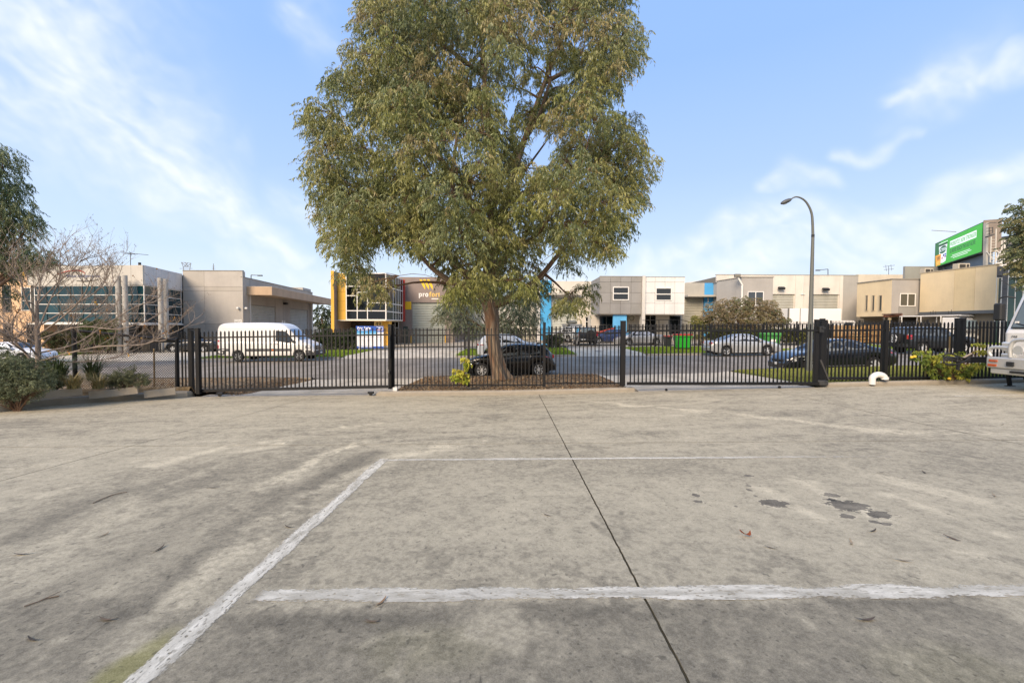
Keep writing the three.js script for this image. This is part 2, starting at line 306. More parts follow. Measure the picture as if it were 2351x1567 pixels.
function yardColour(x, d) {
  const wx = x + (vnoise(x * 1.7, d * 1.7) - 0.5) * 0.35, wd = d + (vnoise(x * 1.7 + 50, d * 1.7) - 0.5) * 0.35;
  const big = fbm(x * 0.33 + 3, d * 0.33, 2), mid = fbm(wx * 1.6 + 20, wd * 1.6, 4), fine = fbm(x * 9, d * 9 + 7, 2), drag = d > 4.5 ? fbm(x * 0.9 + d * 0.35, d * 5.5 - x * 1.1, 3) : 0;
  const grit = vnoise(x * 27 + 5, d * 27), grit2 = vnoise(x * 63, d * 63 + 9); let k = 1 + (big - 0.5) * 0.20 + (mid - 0.5) * 0.20 + (d > 4.5 ? (drag - 0.5) * 0.22 * ss(4.5, 8, d) : 0) + (fine - 0.5) * 0.24 + (grit - 0.5) * 0.16 + (grit2 - 0.5) * 0.16;
  // grime where cars stand, in ragged patches; the nearest also paints in the foreground shade
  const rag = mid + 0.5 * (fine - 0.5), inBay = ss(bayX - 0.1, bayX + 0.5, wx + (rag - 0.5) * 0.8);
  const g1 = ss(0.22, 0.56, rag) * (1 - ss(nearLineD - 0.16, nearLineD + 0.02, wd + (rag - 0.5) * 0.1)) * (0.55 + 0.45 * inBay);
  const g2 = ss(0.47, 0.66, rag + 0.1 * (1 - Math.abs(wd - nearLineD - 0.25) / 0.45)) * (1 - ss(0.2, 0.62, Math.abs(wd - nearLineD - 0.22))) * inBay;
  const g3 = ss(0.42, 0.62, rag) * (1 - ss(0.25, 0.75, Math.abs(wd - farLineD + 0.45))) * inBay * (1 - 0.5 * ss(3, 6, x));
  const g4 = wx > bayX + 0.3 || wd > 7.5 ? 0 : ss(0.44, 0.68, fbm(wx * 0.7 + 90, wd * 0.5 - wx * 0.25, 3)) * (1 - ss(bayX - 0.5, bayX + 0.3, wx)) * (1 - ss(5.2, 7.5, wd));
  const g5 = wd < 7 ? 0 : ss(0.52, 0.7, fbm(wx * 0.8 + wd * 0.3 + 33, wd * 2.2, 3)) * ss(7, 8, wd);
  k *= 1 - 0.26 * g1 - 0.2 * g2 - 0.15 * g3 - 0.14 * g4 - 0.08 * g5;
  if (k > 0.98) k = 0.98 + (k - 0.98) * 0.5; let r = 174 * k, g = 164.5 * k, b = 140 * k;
  for (const s of yardMarks.sweeps) {
    if (x < s.x0 || x > s.x1 || d < s.d0 || d > s.d1) continue;
    let best = 9;
    for (let i = 0; i < s.p.length - 1; i++) { const a = s.p[i], c = s.p[i + 1], dx = c.x - a.x, dd = c.d - a.d, t = clamp(((wx - a.x) * dx + (wd - a.d) * dd) / (dx * dx + dd * dd)); best = Math.min(best, Math.sqrt((wx - a.x - dx * t) ** 2 + (wd - a.d - dd * t) ** 2)); }
    if (best < s.w * 1.6) { const q = 1 + 0.75 * s.k * (1 - ss(0.3, 1.6, best / s.w)) * (0.35 + 1.2 * ss(0.32, 0.62, rag)); r *= q; g *= q; b *= q; }
  }
  for (const s of yardMarks.spots) {
    const ex = (x - s.x) / s.rx, ed = (d - s.d) / s.rd; if (ex * ex + ed * ed > 4) continue;
    const q = Math.hypot(ex, ed) + (vnoise(x * 26, d * 26) - 0.5) * 0.75 + (vnoise(x * 70, d * 70) - 0.5) * 0.3;
    if (q < 1) { const e = s.k * (0.92 + 0.25 * fine); r *= e; g *= e; b *= e * 1.02; } else if (q < 1.2) { r *= 1.07; g *= 1.07; b *= 1.07; }
  }
  // yellow-green growth in patches near the camera
  mossSpot.forEach((m, i) => { const q = Math.hypot((x - m.x) / (i ? 0.5 : 0.16), (d - m.d) / (i ? 0.28 : 0.34)), a = (i ? 0.12 : 0.75) * (1 - ss(0.4, 1.1, q + (rag - 0.5) * 0.9)) * ss(0.3, 0.6, rag + 0.1); if (a > 0) { r = lerp(r, 132, a * 0.6); g = lerp(g, 130, a * 0.6); b = lerp(b, 60, a * 0.6); } });
  // speckle: pores, drips, grit
  const h = hash2(Math.floor(x * 290), Math.floor(d * 290)), h2 = vnoise(x * 42, d * 42);
  const sp = (h - 0.5) * 30; r += sp; g += sp; b += sp;
  if (h2 > 0.86 && mid > 0.42) { const q = 1 - 0.22 * ss(0.86, 0.95, h2); r *= q; g *= q; b *= q; }
  return [r, g, b];
}
const yard = new THREE.Group(); yard.name = 'yard'; yard.userData.kind = 'structure'; scene.add(yard);
const jointX = [-17.5, -6.1, 0.84, 7.8, 22], jointD = [1.4, 7.2, 14.17];
const slabBump = scaled(texGrain, 1.7);
for (let j = 0; j < 2; j++) for (let i = 0; i < 4; i++) {
  const gap = 0.008, x0 = jointX[i] + gap, x1 = jointX[i + 1] - gap, d0 = jointD[j] + gap, d1 = jointD[j + 1] - gap, near = j === 0 && (i === 1 || i === 2), w = near ? 1792 : i === 0 || i === 3 ? 1024 : 896, h = near ? 1536 : 640;
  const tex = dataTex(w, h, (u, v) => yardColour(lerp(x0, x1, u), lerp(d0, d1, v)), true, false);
  const chip = (a, b, s) => (vnoise(a * 31 + s, b * 31) - 0.5) * 0.006 + (vnoise(a * 9, b * 9 + s) - 0.5) * 0.006, top = sheet(x0, x1, d0, d1, near ? 40 : 24, near ? 220 : 90, yardY, true, (x, d, u, v) => [u === 0 || u === 1 ? x + chip(x, d, 7) : x, d]), geos = [top];
  // the slab's edges go down into the joint
  const side = (ax, ad, bx, bd) => { const pos = [], uv = []; const n = 24, e = 0.004; if (ax === bx) ax = bx = ax + (ax === x0 ? e : -e); else ad = bd = ad + (ad === d0 ? e : -e); for (let k = 0; k < n; k++) { const p = [lerp(ax, bx, k / n), lerp(ad, bd, k / n)], q = [lerp(ax, bx, (k + 1) / n), lerp(ad, bd, (k + 1) / n)], yp = yardY(...p), yq = yardY(...q); pos.push(p[0], yp, -p[1], p[0], yp - 0.12, -p[1], q[0], yq, -q[1], q[0], yq, -q[1], p[0], yp - 0.12, -p[1], q[0], yq - 0.12, -q[1]); for (let m = 0; m < 6; m++) uv.push(0.02, 0.02); } const g = new THREE.BufferGeometry(); g.setAttribute('position', new THREE.Float32BufferAttribute(pos, 3)); g.setAttribute('uv', new THREE.Float32BufferAttribute(uv, 2)); g.computeVertexNormals(); return g; };
  geos.push(side(x0, d0, x0, d1), side(x1, d1, x1, d0), side(x0, d1, x1, d1), side(x1, d0, x0, d0));
  const m = new THREE.MeshStandardMaterial({ map: tex, roughness: 0.93, side: THREE.DoubleSide });
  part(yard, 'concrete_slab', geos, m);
}
const behindMat = M(0xa8a092, { mottle: 0.2, roughness: 0.93 });
part(yard, 'concrete_slab', sheet(-24, 26, -16, 1.395, 20, 10, yardY), behindMat);
part(yard, 'joint_filler', [sheet(-17.5, 22, 7.17, 7.23, 30, 1, (x, d) => yardY(x, d) - 0.011), ...[-6.1, 0.84, 7.8].map((x) => sheet(x - 0.03, x + 0.03, 1.4, 14.17, 1, 40, (a, d) => yardY(a, d) - 0.011))], M(0x464335, { roughness: 1, mottle: 2 }));
console.log('yard done');

// painted lines, worn through in places
const paintTex = dataTex(1024, 64, (u, v) => { const n = fbm(u * 90, v * 5 + 3, 3), f = hash2(u * 1024 | 0, v * 64 | 0); const q = 208 + (n - 0.5) * 54 + (f - 0.5) * 24; return [q + 4, q - 2, q - 20]; });
function lineAlpha(seed, worn, fadeEnd) {
  return dataTex(1024, 64, (u, v) => {
    const e = Math.min(v, 1 - v) * 2, lump = fbm(u * 22 + seed, seed * 3.1, 3) - 0.5, lump2 = fbm(u * 22 + seed, seed * 3.1 + 40, 3) - 0.5;
    const vv = v < 0.5 ? v + lump * 0.42 * worn : v - lump2 * 0.42 * worn, edge = Math.min(vv, 1 - vv) * 2 + (vnoise(u * 500, v * 26 + seed) - 0.5) * 0.34 * worn;
    let a = ss(0.12, 0.36, edge) * (0.5 + 0.5 * ss(0.22, 0.42, fbm(u * 130 + seed, v * 9, 3) + 0.05)) * (0.72 + 0.28 * ss(0.3, 0.55, fbm(u * 17 + seed * 5, v * 2, 3)));
    const hole = vnoise(u * 300 + seed * 9, v * 16); if (hole > 0.83) a *= 1 - ss(0.83, 0.9, hole) * 0.9;
    a *= 1 - fadeEnd * ss(0.62, 0.98, u + (fbm(u * 40, v * 4, 3) - 0.5) * 0.3); a *= 1 - worn * 0.9 * (1 - ss(0.0, 0.012, u));
    return 255 * a * (0.9 + 0.1 * e);
  }, false, false);
}
function parkingLine(x0, x1, d0, d1, along, seed, worn, fade) {
  const g = sheet(x0, x1, d0, d1, along ? 2 : 60, along ? 60 : 2, (x, d) => yardY(x, d) + 0.004, true);
  if (along) { const uv = g.attributes.uv; for (let i = 0; i < uv.count; i++) { const u = uv.getX(i), v = uv.getY(i); uv.setXY(i, v, u); } }
  const m = new THREE.MeshStandardMaterial({ map: paintTex, alphaMap: lineAlpha(seed, worn, fade), transparent: true, roughness: 0.85, side: THREE.DoubleSide });
  struct('parking_line', g, m).castShadow = false;
}
parkingLine(bayX - 0.09, bayX + 0.08, -0.5, farLineD + 0.07, true, 3, 0.7, 0);
parkingLine(bayX + 0.11, 7.2, nearLineD - 0.09, nearLineD + 0.085, false, 11, 1.3, 0);
parkingLine(bayX, onYard(2050, 1049).x, farLineD - 0.06, farLineD + 0.06, false, 21, 0.9, 0.85);
{ const a = onYard(2080, 893), b = onYard(2360, 906); parkingLine(a.x, b.x + 1, b.d - 0.05, b.d + 0.06, false, 31, 1, 0.4); }

// kerbs
const kerbMat = M(0x9d9586, { mottle: 0.9, roughness: 0.95 });
const kerbProfile = [[0, -0.1], [0, 0.085], [0.012, 0.112], [0.035, 0.125], [0.15, 0.13], [0.165, 0.12], [0.17, -0.1]];
function kerb(pts, label, hy = yardY, scale, profile = kerbProfile) { const g = sweep(polyline(pts, 0.25), profile, hy, scale); return single('kerb', label, 'kerb', g, kerbMat, [0, 0, 0], 0, 'concrete kerbs'); }
const endsDown = (a, b) => (t) => 0.05 + 0.95 * ss(0, a, t) * (1 - ss(1 - b, 1, t));
{
  const d0 = 14.05;
  kerb([[X(852, d0), d0 + 0.18], [X(872, d0), d0 + 0.02], [X(1000, d0), d0], [X(1200, d0), d0], [X(1400, d0), d0 + 0.04], [X(1462, d0), d0 + 0.12], [X(1474, d0), d0 + 0.3]], 'concrete kerb under the fence between the two gates', yardY, endsDown(0.03, 0.02));
  kerb([[X(1876, 14.4), 14.55], [X(1905, 14.2), 14.3], [X(2050, 14.2), 14.25], [X(2351, 14.2), 14.2], [24, 14.2]], 'concrete kerb below the white bent pipe', yardY, endsDown(0.04, 0));
  const q = [[-2, 938], [80, 927], [200, 917], [330, 909], [430, 904], [447, 900]].map(([a, b]) => { const p = onYard(a, b + 8); return [p.x, p.d]; });
  kerb([[-16.5, 7.6], [-13.9, 9.4], ...q], 'curved concrete kerb along the left garden bed', yardY, endsDown(0, 0.03), kerbProfile.map(([a, b]) => [a * 1.3, b > 0 ? b * 1.5 : b]));
  // the sunken rail bed the gates roll on
  for (const [a, b] of [[455, 862], [1470, 1880]]) struct('gate_track', sheet(X(a, 14.1), X(b, 14.1), 14.16, 14.6, 12, 2, (x, d) => yardY(x, 14.17) + 0.006), M(0xb9b2a4, { mottle: 0.7, roughness: 0.95 }));
}

// ================================================================ the verge on this side of the street
const mulchTex = dataTex(512, 512, (u, v) => { const a = tfbm(u, v, 24, 3), b = hash2(u * 512 | 0, v * 512 | 0), c = tfbm(u + 0.3, v, 6, 3), k = 0.55 + 0.6 * a + (b - 0.5) * 0.35; return [128 * k + 34 * c, 114 * k + 22 * c, 92 * k + 4 * c]; });
const grassTex = dataTex(512, 512, (u, v) => { const a = tfbm(u, v, 20, 4), b = hash2(u * 512 | 0, v * 512 | 0), c = tfbm(u, v + 0.4, 5, 3), k = 0.6 + 0.6 * a + (b - 0.5) * 0.3; return [96 * k + 30 * c, 116 * k + 6 * c, 46 * k]; });
const asphaltTex = dataTex(1024, 1024, (u, v) => { const a = tfbm(u, v, 6, 5), b = hash2(u * 1024 | 0, v * 1024 | 0), t = tnoise(u * 3, v * 40, 40); const q = 124 + (a - 0.5) * 46 + (b - 0.5) * 54 + (t - 0.5) * 10; return [q + 6, q - 2, q - 14]; });
const apronTex = dataTex(512, 512, (u, v) => { const a = tfbm(u, v, 5, 5), b = hash2(u * 512 | 0, v * 512 | 0); const q = 186 + (a - 0.5) * 60 + (b - 0.5) * 22; return [q, q - 9, q - 27]; });
const matMulch = new THREE.MeshStandardMaterial({ map: scaled(mulchTex, 0.6), bumpMap: scaled(mulchTex, 0.6), bumpScale: 0.02, roughness: 1, side: 2 });
const matGrass = new THREE.MeshStandardMaterial({ map: scaled(grassTex, 0.4), roughness: 1, side: 2 });
const matRoad = new THREE.MeshStandardMaterial({ map: scaled(asphaltTex, 0.17), roughness: 0.9, side: 2 });
const matApron = new THREE.MeshStandardMaterial({ map: scaled(apronTex, 0.3), roughness: 0.93, side: 2 });
const bumpy = (x, d) => G(x, d) + 0.03 * (fbm(x * 1.4, d * 1.4, 3) - 0.5) * ss(14.3, 14.8, d) * (1 - ss(19.2, 19.6, d));
struct('garden_bed', sheet(-30, X(452, 14.3), 14.24, 19.7, 50, 16, bumpy), matMulch);
struct('garden_bed', sheet(X(452, 14.3), -8.6, 14.62, 19.7, 6, 12, bumpy), matMulch);
struct('driveway', sheet(-8.6, -3.85, 14.6, 19.99, 14, 12, (x, d) => G(x, d) + 0.004), matApron);
struct('garden_bed', sheet(-3.85, 3.75, 14.16, 19.7, 30, 20, bumpy), matMulch);
struct('driveway', sheet(3.75, 9.5, 14.6, 19.99, 14, 12, (x, d) => G(x, d) + 0.004), matApron);
struct('grass_verge', sheet(9.5, 45, 14.3, 19.7, 60, 16, bumpy), matGrass);
// planted bed behind the left kerb
{
  const edge = polyline([[-16.5, 7.6], [-13.9, 9.4], ...[[-2, 938], [80, 927], [200, 917], [330, 909], [430, 904]].map(([a, b]) => { const p = onYard(a, b + 8); return [p.x, p.d]; })], 0.4);
  const pos = [], uv = [], idx = [], n = edge.length, rows = 8;
  for (let i = 0; i < n; i++) for (let j = 0; j <= rows; j++) { const t = j / rows, x = edge[i][0] - 0.12 * (1 - t), d = lerp(edge[i][1] + 0.15, 14.3, t), y = yardY(edge[i][0], edge[i][1]) + 0.09 + 0.22 * ss(0, 0.5, t) + 0.05 * (fbm(x * 2, d * 2, 3) - 0.5) + (t > 0.95 ? 0.02 : 0); pos.push(x, lerp(y, G(x, 14.3) + 0.03, ss(0.5, 1, t)), -d); uv.push(x, d); }
  for (let i = 0; i < n - 1; i++) for (let j = 0; j < rows; j++) { const a = i * (rows + 1) + j, b = a + rows + 1; idx.push(a, a + 1, b, b, a + 1, b + 1); }
  const g = new THREE.BufferGeometry(); g.setAttribute('position', new THREE.Float32BufferAttribute(pos, 3)); g.setAttribute('uv', new THREE.Float32BufferAttribute(uv, 2)); g.setIndex(idx); g.computeVertexNormals();
  struct('garden_bed', g, matMulch);
}
// ================================================================ the street
struct('road', sheet(-90, 90, NEARKERB, FARKERB, 120, 16, G), matRoad);
const gutter = [[-0.02, -0.12], [0, 0.0], [0.35, 0.012], [0.36, 0.10], [0.39, 0.125], [0.52, 0.13], [0.53, -0.1]];
const kerbRoad = (pts, side, label, hy, scale, name = 'street_kerb') => single(name, label, 'kerb', sweep(polyline(pts, 0.8), gutter.map(([a, b]) => [a * side, b]), hy, scale), kerbMat, [0, 0, 0], 0, 'street kerbs');
const nearHy = (x) => G(x, 20.001), drop = (x) => 1 - gateMask(x);
{ // this side: gutter and kerb drop at the driveways
  const run = (x0, x1, label) => kerbRoad([[x1, 20.22], [x0, 20.22]], -1, label, (x) => nearHy(x) + 0.006);
  const g = (x0, x1, label) => { const n = 4; return single('street_kerb', label, 'kerb', sweep(Array.from({ length: n + 1 }, (_, i) => [lerp(x0, x1, i / n), 20.12]), [[-0.2, 0.01], [0.02, 0.012], [0.08, 0.02]].map(([a, b]) => [a, b]), (x) => nearHy(x), undefined), kerbMat, [0, 0, 0], 0, 'street kerbs'); };
  const near = [[0.2, 0.005], [-0.14, 0.01], [-0.15, 0.10], [-0.18, 0.128], [-0.4, 0.132], [-0.41, -0.1]];
  const k = (x0, x1, label) => single('street_kerb', label, 'kerb', sweep(Array.from({ length: 40 }, (_, i) => [lerp(x0, x1, i / 39), 20.0]), near, (x) => nearHy(x), undefined), kerbMat, [0, 0, 0], 0, 'street kerbs');
  k(-60, -8.7, 'street kerb beside the mulch left of the left gate'); k(-3.8, 3.7, 'street kerb behind the big tree in front of the dark hatchback'); k(9.6, 60, 'street kerb at the foot of the lamp post');
}
const farDrives = [[-36.5, -22.5], [-12.2, -4.0], [4.6, 9.6], [21.5, 25.5], [31, 41]];
{
  const far = [[-0.3, 0.004], [0.1, 0.01], [0.12, 0.1], [0.15, 0.128], [0.32, 0.132], [0.33, -0.1]], cuts = [-70, ...farDrives.flat(), 70];
  const names = ['far kerb in front of the pale car at the left edge', 'far kerb beside the white van', 'far kerb in front of the white wagon', 'far kerb beside the silver sedan', 'far kerb between two driveways on the right', 'far kerb at the right end of the street'];
  for (let i = 0; i < cuts.length; i += 2) single('street_kerb', names[i / 2], 'kerb', sweep(Array.from({ length: 30 }, (_, k) => [lerp(cuts[i], cuts[i + 1], k / 29), FARKERB]), far, (x) => G(x, FARKERB - 0.001), undefined), kerbMat, [0, 0, 0], 0, 'street kerbs');
}
// far side: verge, driveways, then the forecourts
const FRONT = 40;
const farTop = (x, d) => G(x, Math.max(d, 32.01));
for (let i = 0, cuts = [-70, ...farDrives.flat(), 70]; i < cuts.length; i += 2) {
  struct('grass_verge', sheet(cuts[i] + (i ? 0.0 : 0), cuts[i + 1], FARKERB + 0.33, FRONT + 0.2, 24, 8, (x, d) => farTop(x, d), false), matGrass);
}
for (const [a, b] of farDrives) { const flare = 0.9; struct('driveway', sheet(0, 1, FARKERB - 0.01, FRONT + 0.2, 10, 12, (x, d) => d < 33.6 ? lerp(G(x, 31.99) + 0.01, farTop(x, 33.6) + 0.012, clamp((d - 31.99) / 1.6)) : farTop(x, d) + 0.012, false, (x, d, u, v) => { const f = flare * (1 - ss(0, 0.45, v)); return [lerp(a - f, b + f, u), d]; }), matApron); }
struct('forecourt', sheet(-75, 75, FRONT + 0.2, 95, 60, 30, (x, d) => farTop(x, d) - 0.004), new THREE.MeshStandardMaterial({ map: scaled(apronTex, 0.12), color: 0xe6e2dc, roughness: 0.95, side: 2 }));
// open land to the horizon
struct('ground', sheet(-900, 900, -300, 1500, 60, 60, (x, d) => -1.6 + 0 * x), M(0x7d7a6c, { mottle: 0.02, roughness: 1 }));
// service pit lids and seam lines in the far driveways
for (const [x0, x1, d, n] of [[X(1365, 36), X(1384, 36), 35.6, 'square pit lid in the far driveway behind the right gate']]) single('pit_lid', n, 'pit lid', [box(x0, x1, farTop(x0, d) + 0.014, farTop(x0, d) + 0.02, -d - 0.3, -d + 0.3)], M(0x5d5a54, { roughness: 0.8 }));
console.log('ground done');
// ================================================================ fences and gates of the yard
const fencePaint = M(0x070708, { roughness: 0.55 });
// a picket from y = 0 to 1 is scaled per section; a ball-and-point cap sits on top
function picketGeo(h, w, cap) {
  const gs = [box(-w / 2, w / 2, 0, h, -w / 2, w / 2)];
  if (cap === 'spear') { const g = new THREE.LatheGeometry([[0, 0.075], [0.006, 0.06], [w * 0.72, 0.03], [w * 0.72, 0.018], [w * 0.4, 0.002], [w * 0.5, -0.01]].reverse().map(([r, y]) => new THREE.Vector2(r, y)), 6); g.translate(0, h, 0); gs.push(g); }
  else if (cap === 'point') { const g = new THREE.ConeGeometry(w * 0.72, 0.05, 4, 1); g.rotateY(Math.PI / 4); g.translate(0, h + 0.024, 0); gs.push(g); }
  return flat(gs);
}
// section given by points of the photograph along its run: top of pickets, top rail, bottom rail, bottom of pickets at each end
function pickets(parent, s) {
  const L = P(s.px[0], s.top[0], s.d), R = P(s.px[1], s.top[1], s.d), lb = Y(s.px[0], s.bottom[0], s.d), rb = Y(s.px[1], s.bottom[1], s.d), h = ((L.y - lb) + (R.y - rb)) / 2;
  const geo = picketGeo(h - (s.cap === 'spear' ? 0.075 : 0.05), s.w || 0.034, s.cap), skip = s.skip || 0;
  for (let i = skip; i <= s.n - skip; i++) {
    const t = i / s.n, m = part(parent, 'picket', geo, fencePaint); m.position.set(lerp(L.x, R.x, t) - parent.position.x, lerp(lb, rb, t) - parent.position.y, -s.d - parent.position.z + (s.dz || 0));
  }
  for (const [r, hh] of s.rails) {
    const a = P(s.px[0], r[0], s.d), b = P(s.px[1], r[1], s.d), back = s.railBack || 0;
    wpart(parent, 'rail', sqbar(V3(a.x, a.y, a.z - back), V3(b.x, b.y, b.z - back), hh * 0.9, hh), fencePaint);
  }
}
function post(parent, px, top, bottom, d, w, cap = true) {
  const t = P(px, top, d), b = Y(px, bottom, d); const gs = [box(t.x - w / 2, t.x + w / 2, b, t.y, -d - w / 2, -d + w / 2)];
  if (cap) gs.push(box(t.x - w / 2 - 0.006, t.x + w / 2 + 0.006, t.y, t.y + 0.015, -d - w / 2 - 0.006, -d + w / 2 + 0.006));
  wpart(parent, 'post', gs, fencePaint);
}
const wheelGeo = (r, w) => { const g = new THREE.CylinderGeometry(r, r, w, 14); g.rotateX(Math.PI / 2); return g; };
{ // left sliding gate
  const d = 14.08, c = P(675, 890, d), t = thing('sliding_gate', 'black metal picket sliding gate in front of the white van', 'gate', [c.x, c.y, c.z], 0, 'sliding gates');
  pickets(t, { px: [459, 893], top: [758, 752], bottom: [894, 885], d, n: 46, w: 0.034, cap: 'point', rails: [[[775, 768], 0.045], [[896.5, 887], 0.085]], railBack: 0.0 });
  for (const px of [504, 851]) { const p = P(px, lerp(902, 894, (px - 459) / 434), d), g = yardY(p.x, d); wpart(t, 'wheel', [wheelGeo(0.055, 0.04).translate(p.x, g + 0.062, -d), box(p.x - 0.09, p.x + 0.09, g + 0.07, g + 0.13, -d - 0.035, -d + 0.035)], blackPaint); }
  const u = thing('gate_post', 'paired black guide posts at the hinge side of the left gate', 'post', [X(444, 14.2), 0, -14.2]);
  post(u, 437, 754, 902, 14.3, 0.12); post(u, 453, 754, 904, 13.98, 0.11);
  { const a = P(434, 757, 14.3), b = P(456, 757, 13.98); wpart(u, 'bridge', sqbar(a, b, 0.07, 0.05), fencePaint); }
}
{ // short panel between the chain-link fence and the left gate
  const d = 14.4, c = P(420, 890, d), t = thing('picket_fence', 'narrow black picket panel left of the left gate', 'fence', [c.x, c.y, c.z]);
  pickets(t, { px: [408, 432], top: [760, 758], bottom: [899, 897], d, n: 3, w: 0.032, cap: 'point', rails: [[[778, 777], 0.04], [[888, 887], 0.04]] });
}
{ // fence between the gates
  const d = FENCE, c = P(1160, 886, d), t = thing('picket_fence', 'black metal picket fence between the two gates, in front of the tree', 'fence', [c.x, c.y, c.z]);
  const R = (a, b, hh = 0.036) => [[a, b], hh];
  pickets(t, { px: [903, 1076], top: [752, 752], bottom: [888.5, 887.5], d, n: 20, w: 0.028, cap: 'spear', skip: 1, rails: [R(769.5, 769), R(884, 883.5)] });
  pickets(t, { px: [1076, 1250], top: [752, 752], bottom: [887.5, 887], d, n: 20, w: 0.028, cap: 'spear', skip: 1, rails: [R(769, 769), R(883.5, 883.5)] });
  pickets(t, { px: [1250, 1430], top: [747, 746], bottom: [883, 882], d, n: 20, w: 0.028, cap: 'spear', skip: 1, rails: [R(764, 764), R(879.5, 879)] });
  post(t, 1076, 752, 888, d, 0.075); post(t, 1250, 741, 887, d, 0.085);
}
{
  const t = thing('gate_post', 'black post where the left gate closes, with a white box at its foot', 'post', [X(897, 14.3), 0, -14.3]);
  post(t, 895, 745, 892, 14.3, 0.10); post(t, 902, 746, 890, 14.42, 0.08);
  const a = P(897, 800, 14.2); wpart(t, 'catch', box(a.x - 0.05, a.x - 0.02, a.y - 0.25, a.y + 0.45, -14.22, -14.16), steel); wpart(t, 'latch', rbox(a.x - 0.09, a.x - 0.03, a.y - 0.75, a.y - 0.66, -14.24, -14.14, 0.01), steel);
  const b = P(908, 888, 14.28); single('control_box', 'small white motor box at the foot of the left gate post', 'box', [rbox(-0.065, 0.065, 0, 0.12, -0.05, 0.05, 0.012), box(-0.05, 0.05, -0.02, 0.0, -0.035, 0.035)], whiteTrim, [b.x, G(b.x, 14.24) + 0.02, -14.24]);
}
{ // right sliding gate
  const d = 14.12, c = P(1660, 880, d), t = thing('sliding_gate', 'black metal picket sliding gate in front of the silver sedan', 'gate', [c.x, c.y, c.z], 0, 'sliding gates');
  pickets(t, { px: [1440, 1880], top: [743, 741], bottom: [879, 878], d, n: 48, w: 0.034, cap: 'spear', skip: 1, rails: [[[759, 758.5], 0.055], [[880, 880], 0.09]] });
  for (const px of [1530, 1790]) { const p = P(px, 884, d), g = yardY(p.x, d); wpart(t, 'wheel', wheelGeo(0.04, 0.04).translate(p.x, g + 0.045, -d), blackPaint); }
  const u = thing('gate_post', 'thick black post left of the right gate', 'post', [X(1431, 14.3), 0, -14.3]); post(u, 1431, 737, 885, 14.28, 0.145);
  const v = thing('gate_post', 'paired black posts with lock bracket right of the right gate', 'post', [X(1883, 14.3), 0, -14.3]);
  post(v, 1876, 734, 880, 14.2, 0.105); post(v, 1889, 732, 881, 14.32, 0.11);
  { const a = P(1872, 736, 14.2), b = P(1892, 735, 14.32); wpart(v, 'bridge', sqbar(a, b, 0.06, 0.05), fencePaint); const q = P(1888, 756, 14.1); wpart(v, 'lock_bracket', [rbox(q.x - 0.09, q.x + 0.05, q.y - 0.09, q.y + 0.1, q.z - 0.06, q.z + 0.03, 0.012), box(q.x - 0.03, q.x + 0.07, q.y + 0.02, q.y + 0.07, q.z, q.z + 0.06)], plasticDark); }
  { const a = P(1884, 826, 14.15), b = P(1903, 872, 13.95); wpart(v, 'brace', [sqbar(a, b, 0.06, 0.045)], fencePaint); const f = P(1902, 876, 13.95), g = G(f.x, 14.3); wpart(v, 'footing', rbox(f.x - 0.17, f.x + 0.16, g - 0.05, g + 0.11, -14.4, -14.15, 0.03), M(0x3c3d3e, { roughness: 0.85, mottle: 2 })); }
}
{ // fence right of the gate
  const d = 14.5, c = P(2130, 872, d), t = thing('picket_fence', 'black metal picket fence behind the white bent pipe', 'fence', [c.x, c.y, c.z]);
  pickets(t, { px: [1895, 2035], top: [741, 740], bottom: [873, 872.5], d, n: 16, w: 0.036, cap: 'point', skip: 1, rails: [[[758, 757], 0.036], [[868, 867.5], 0.075]] });
  pickets(t, { px: [2037, 2196], top: [739, 738], bottom: [872.5, 872], d, n: 18, w: 0.036, cap: 'point', skip: 1, rails: [[[755, 754.5], 0.036], [[867.5, 867], 0.075]] });
  pickets(t, { px: [2218, 2420], top: [735, 735], bottom: [871, 871], d, n: 24, w: 0.036, cap: 'point', skip: 1, rails: [[[751.5, 751.5], 0.036], [[866, 866], 0.055]] });
  post(t, 2036, 735, 876, d, 0.11); post(t, 1897, 735, 876, d, 0.07);
  post(t, 2199, 731, 872, d - 0.02, 0.1); post(t, 2213, 730, 872, d + 0.03, 0.1);
  { const a = P(2196, 733, d), b = P(2217, 732, d); wpart(t, 'bridge', sqbar(a, b, 0.07, 0.07), fencePaint); }
}
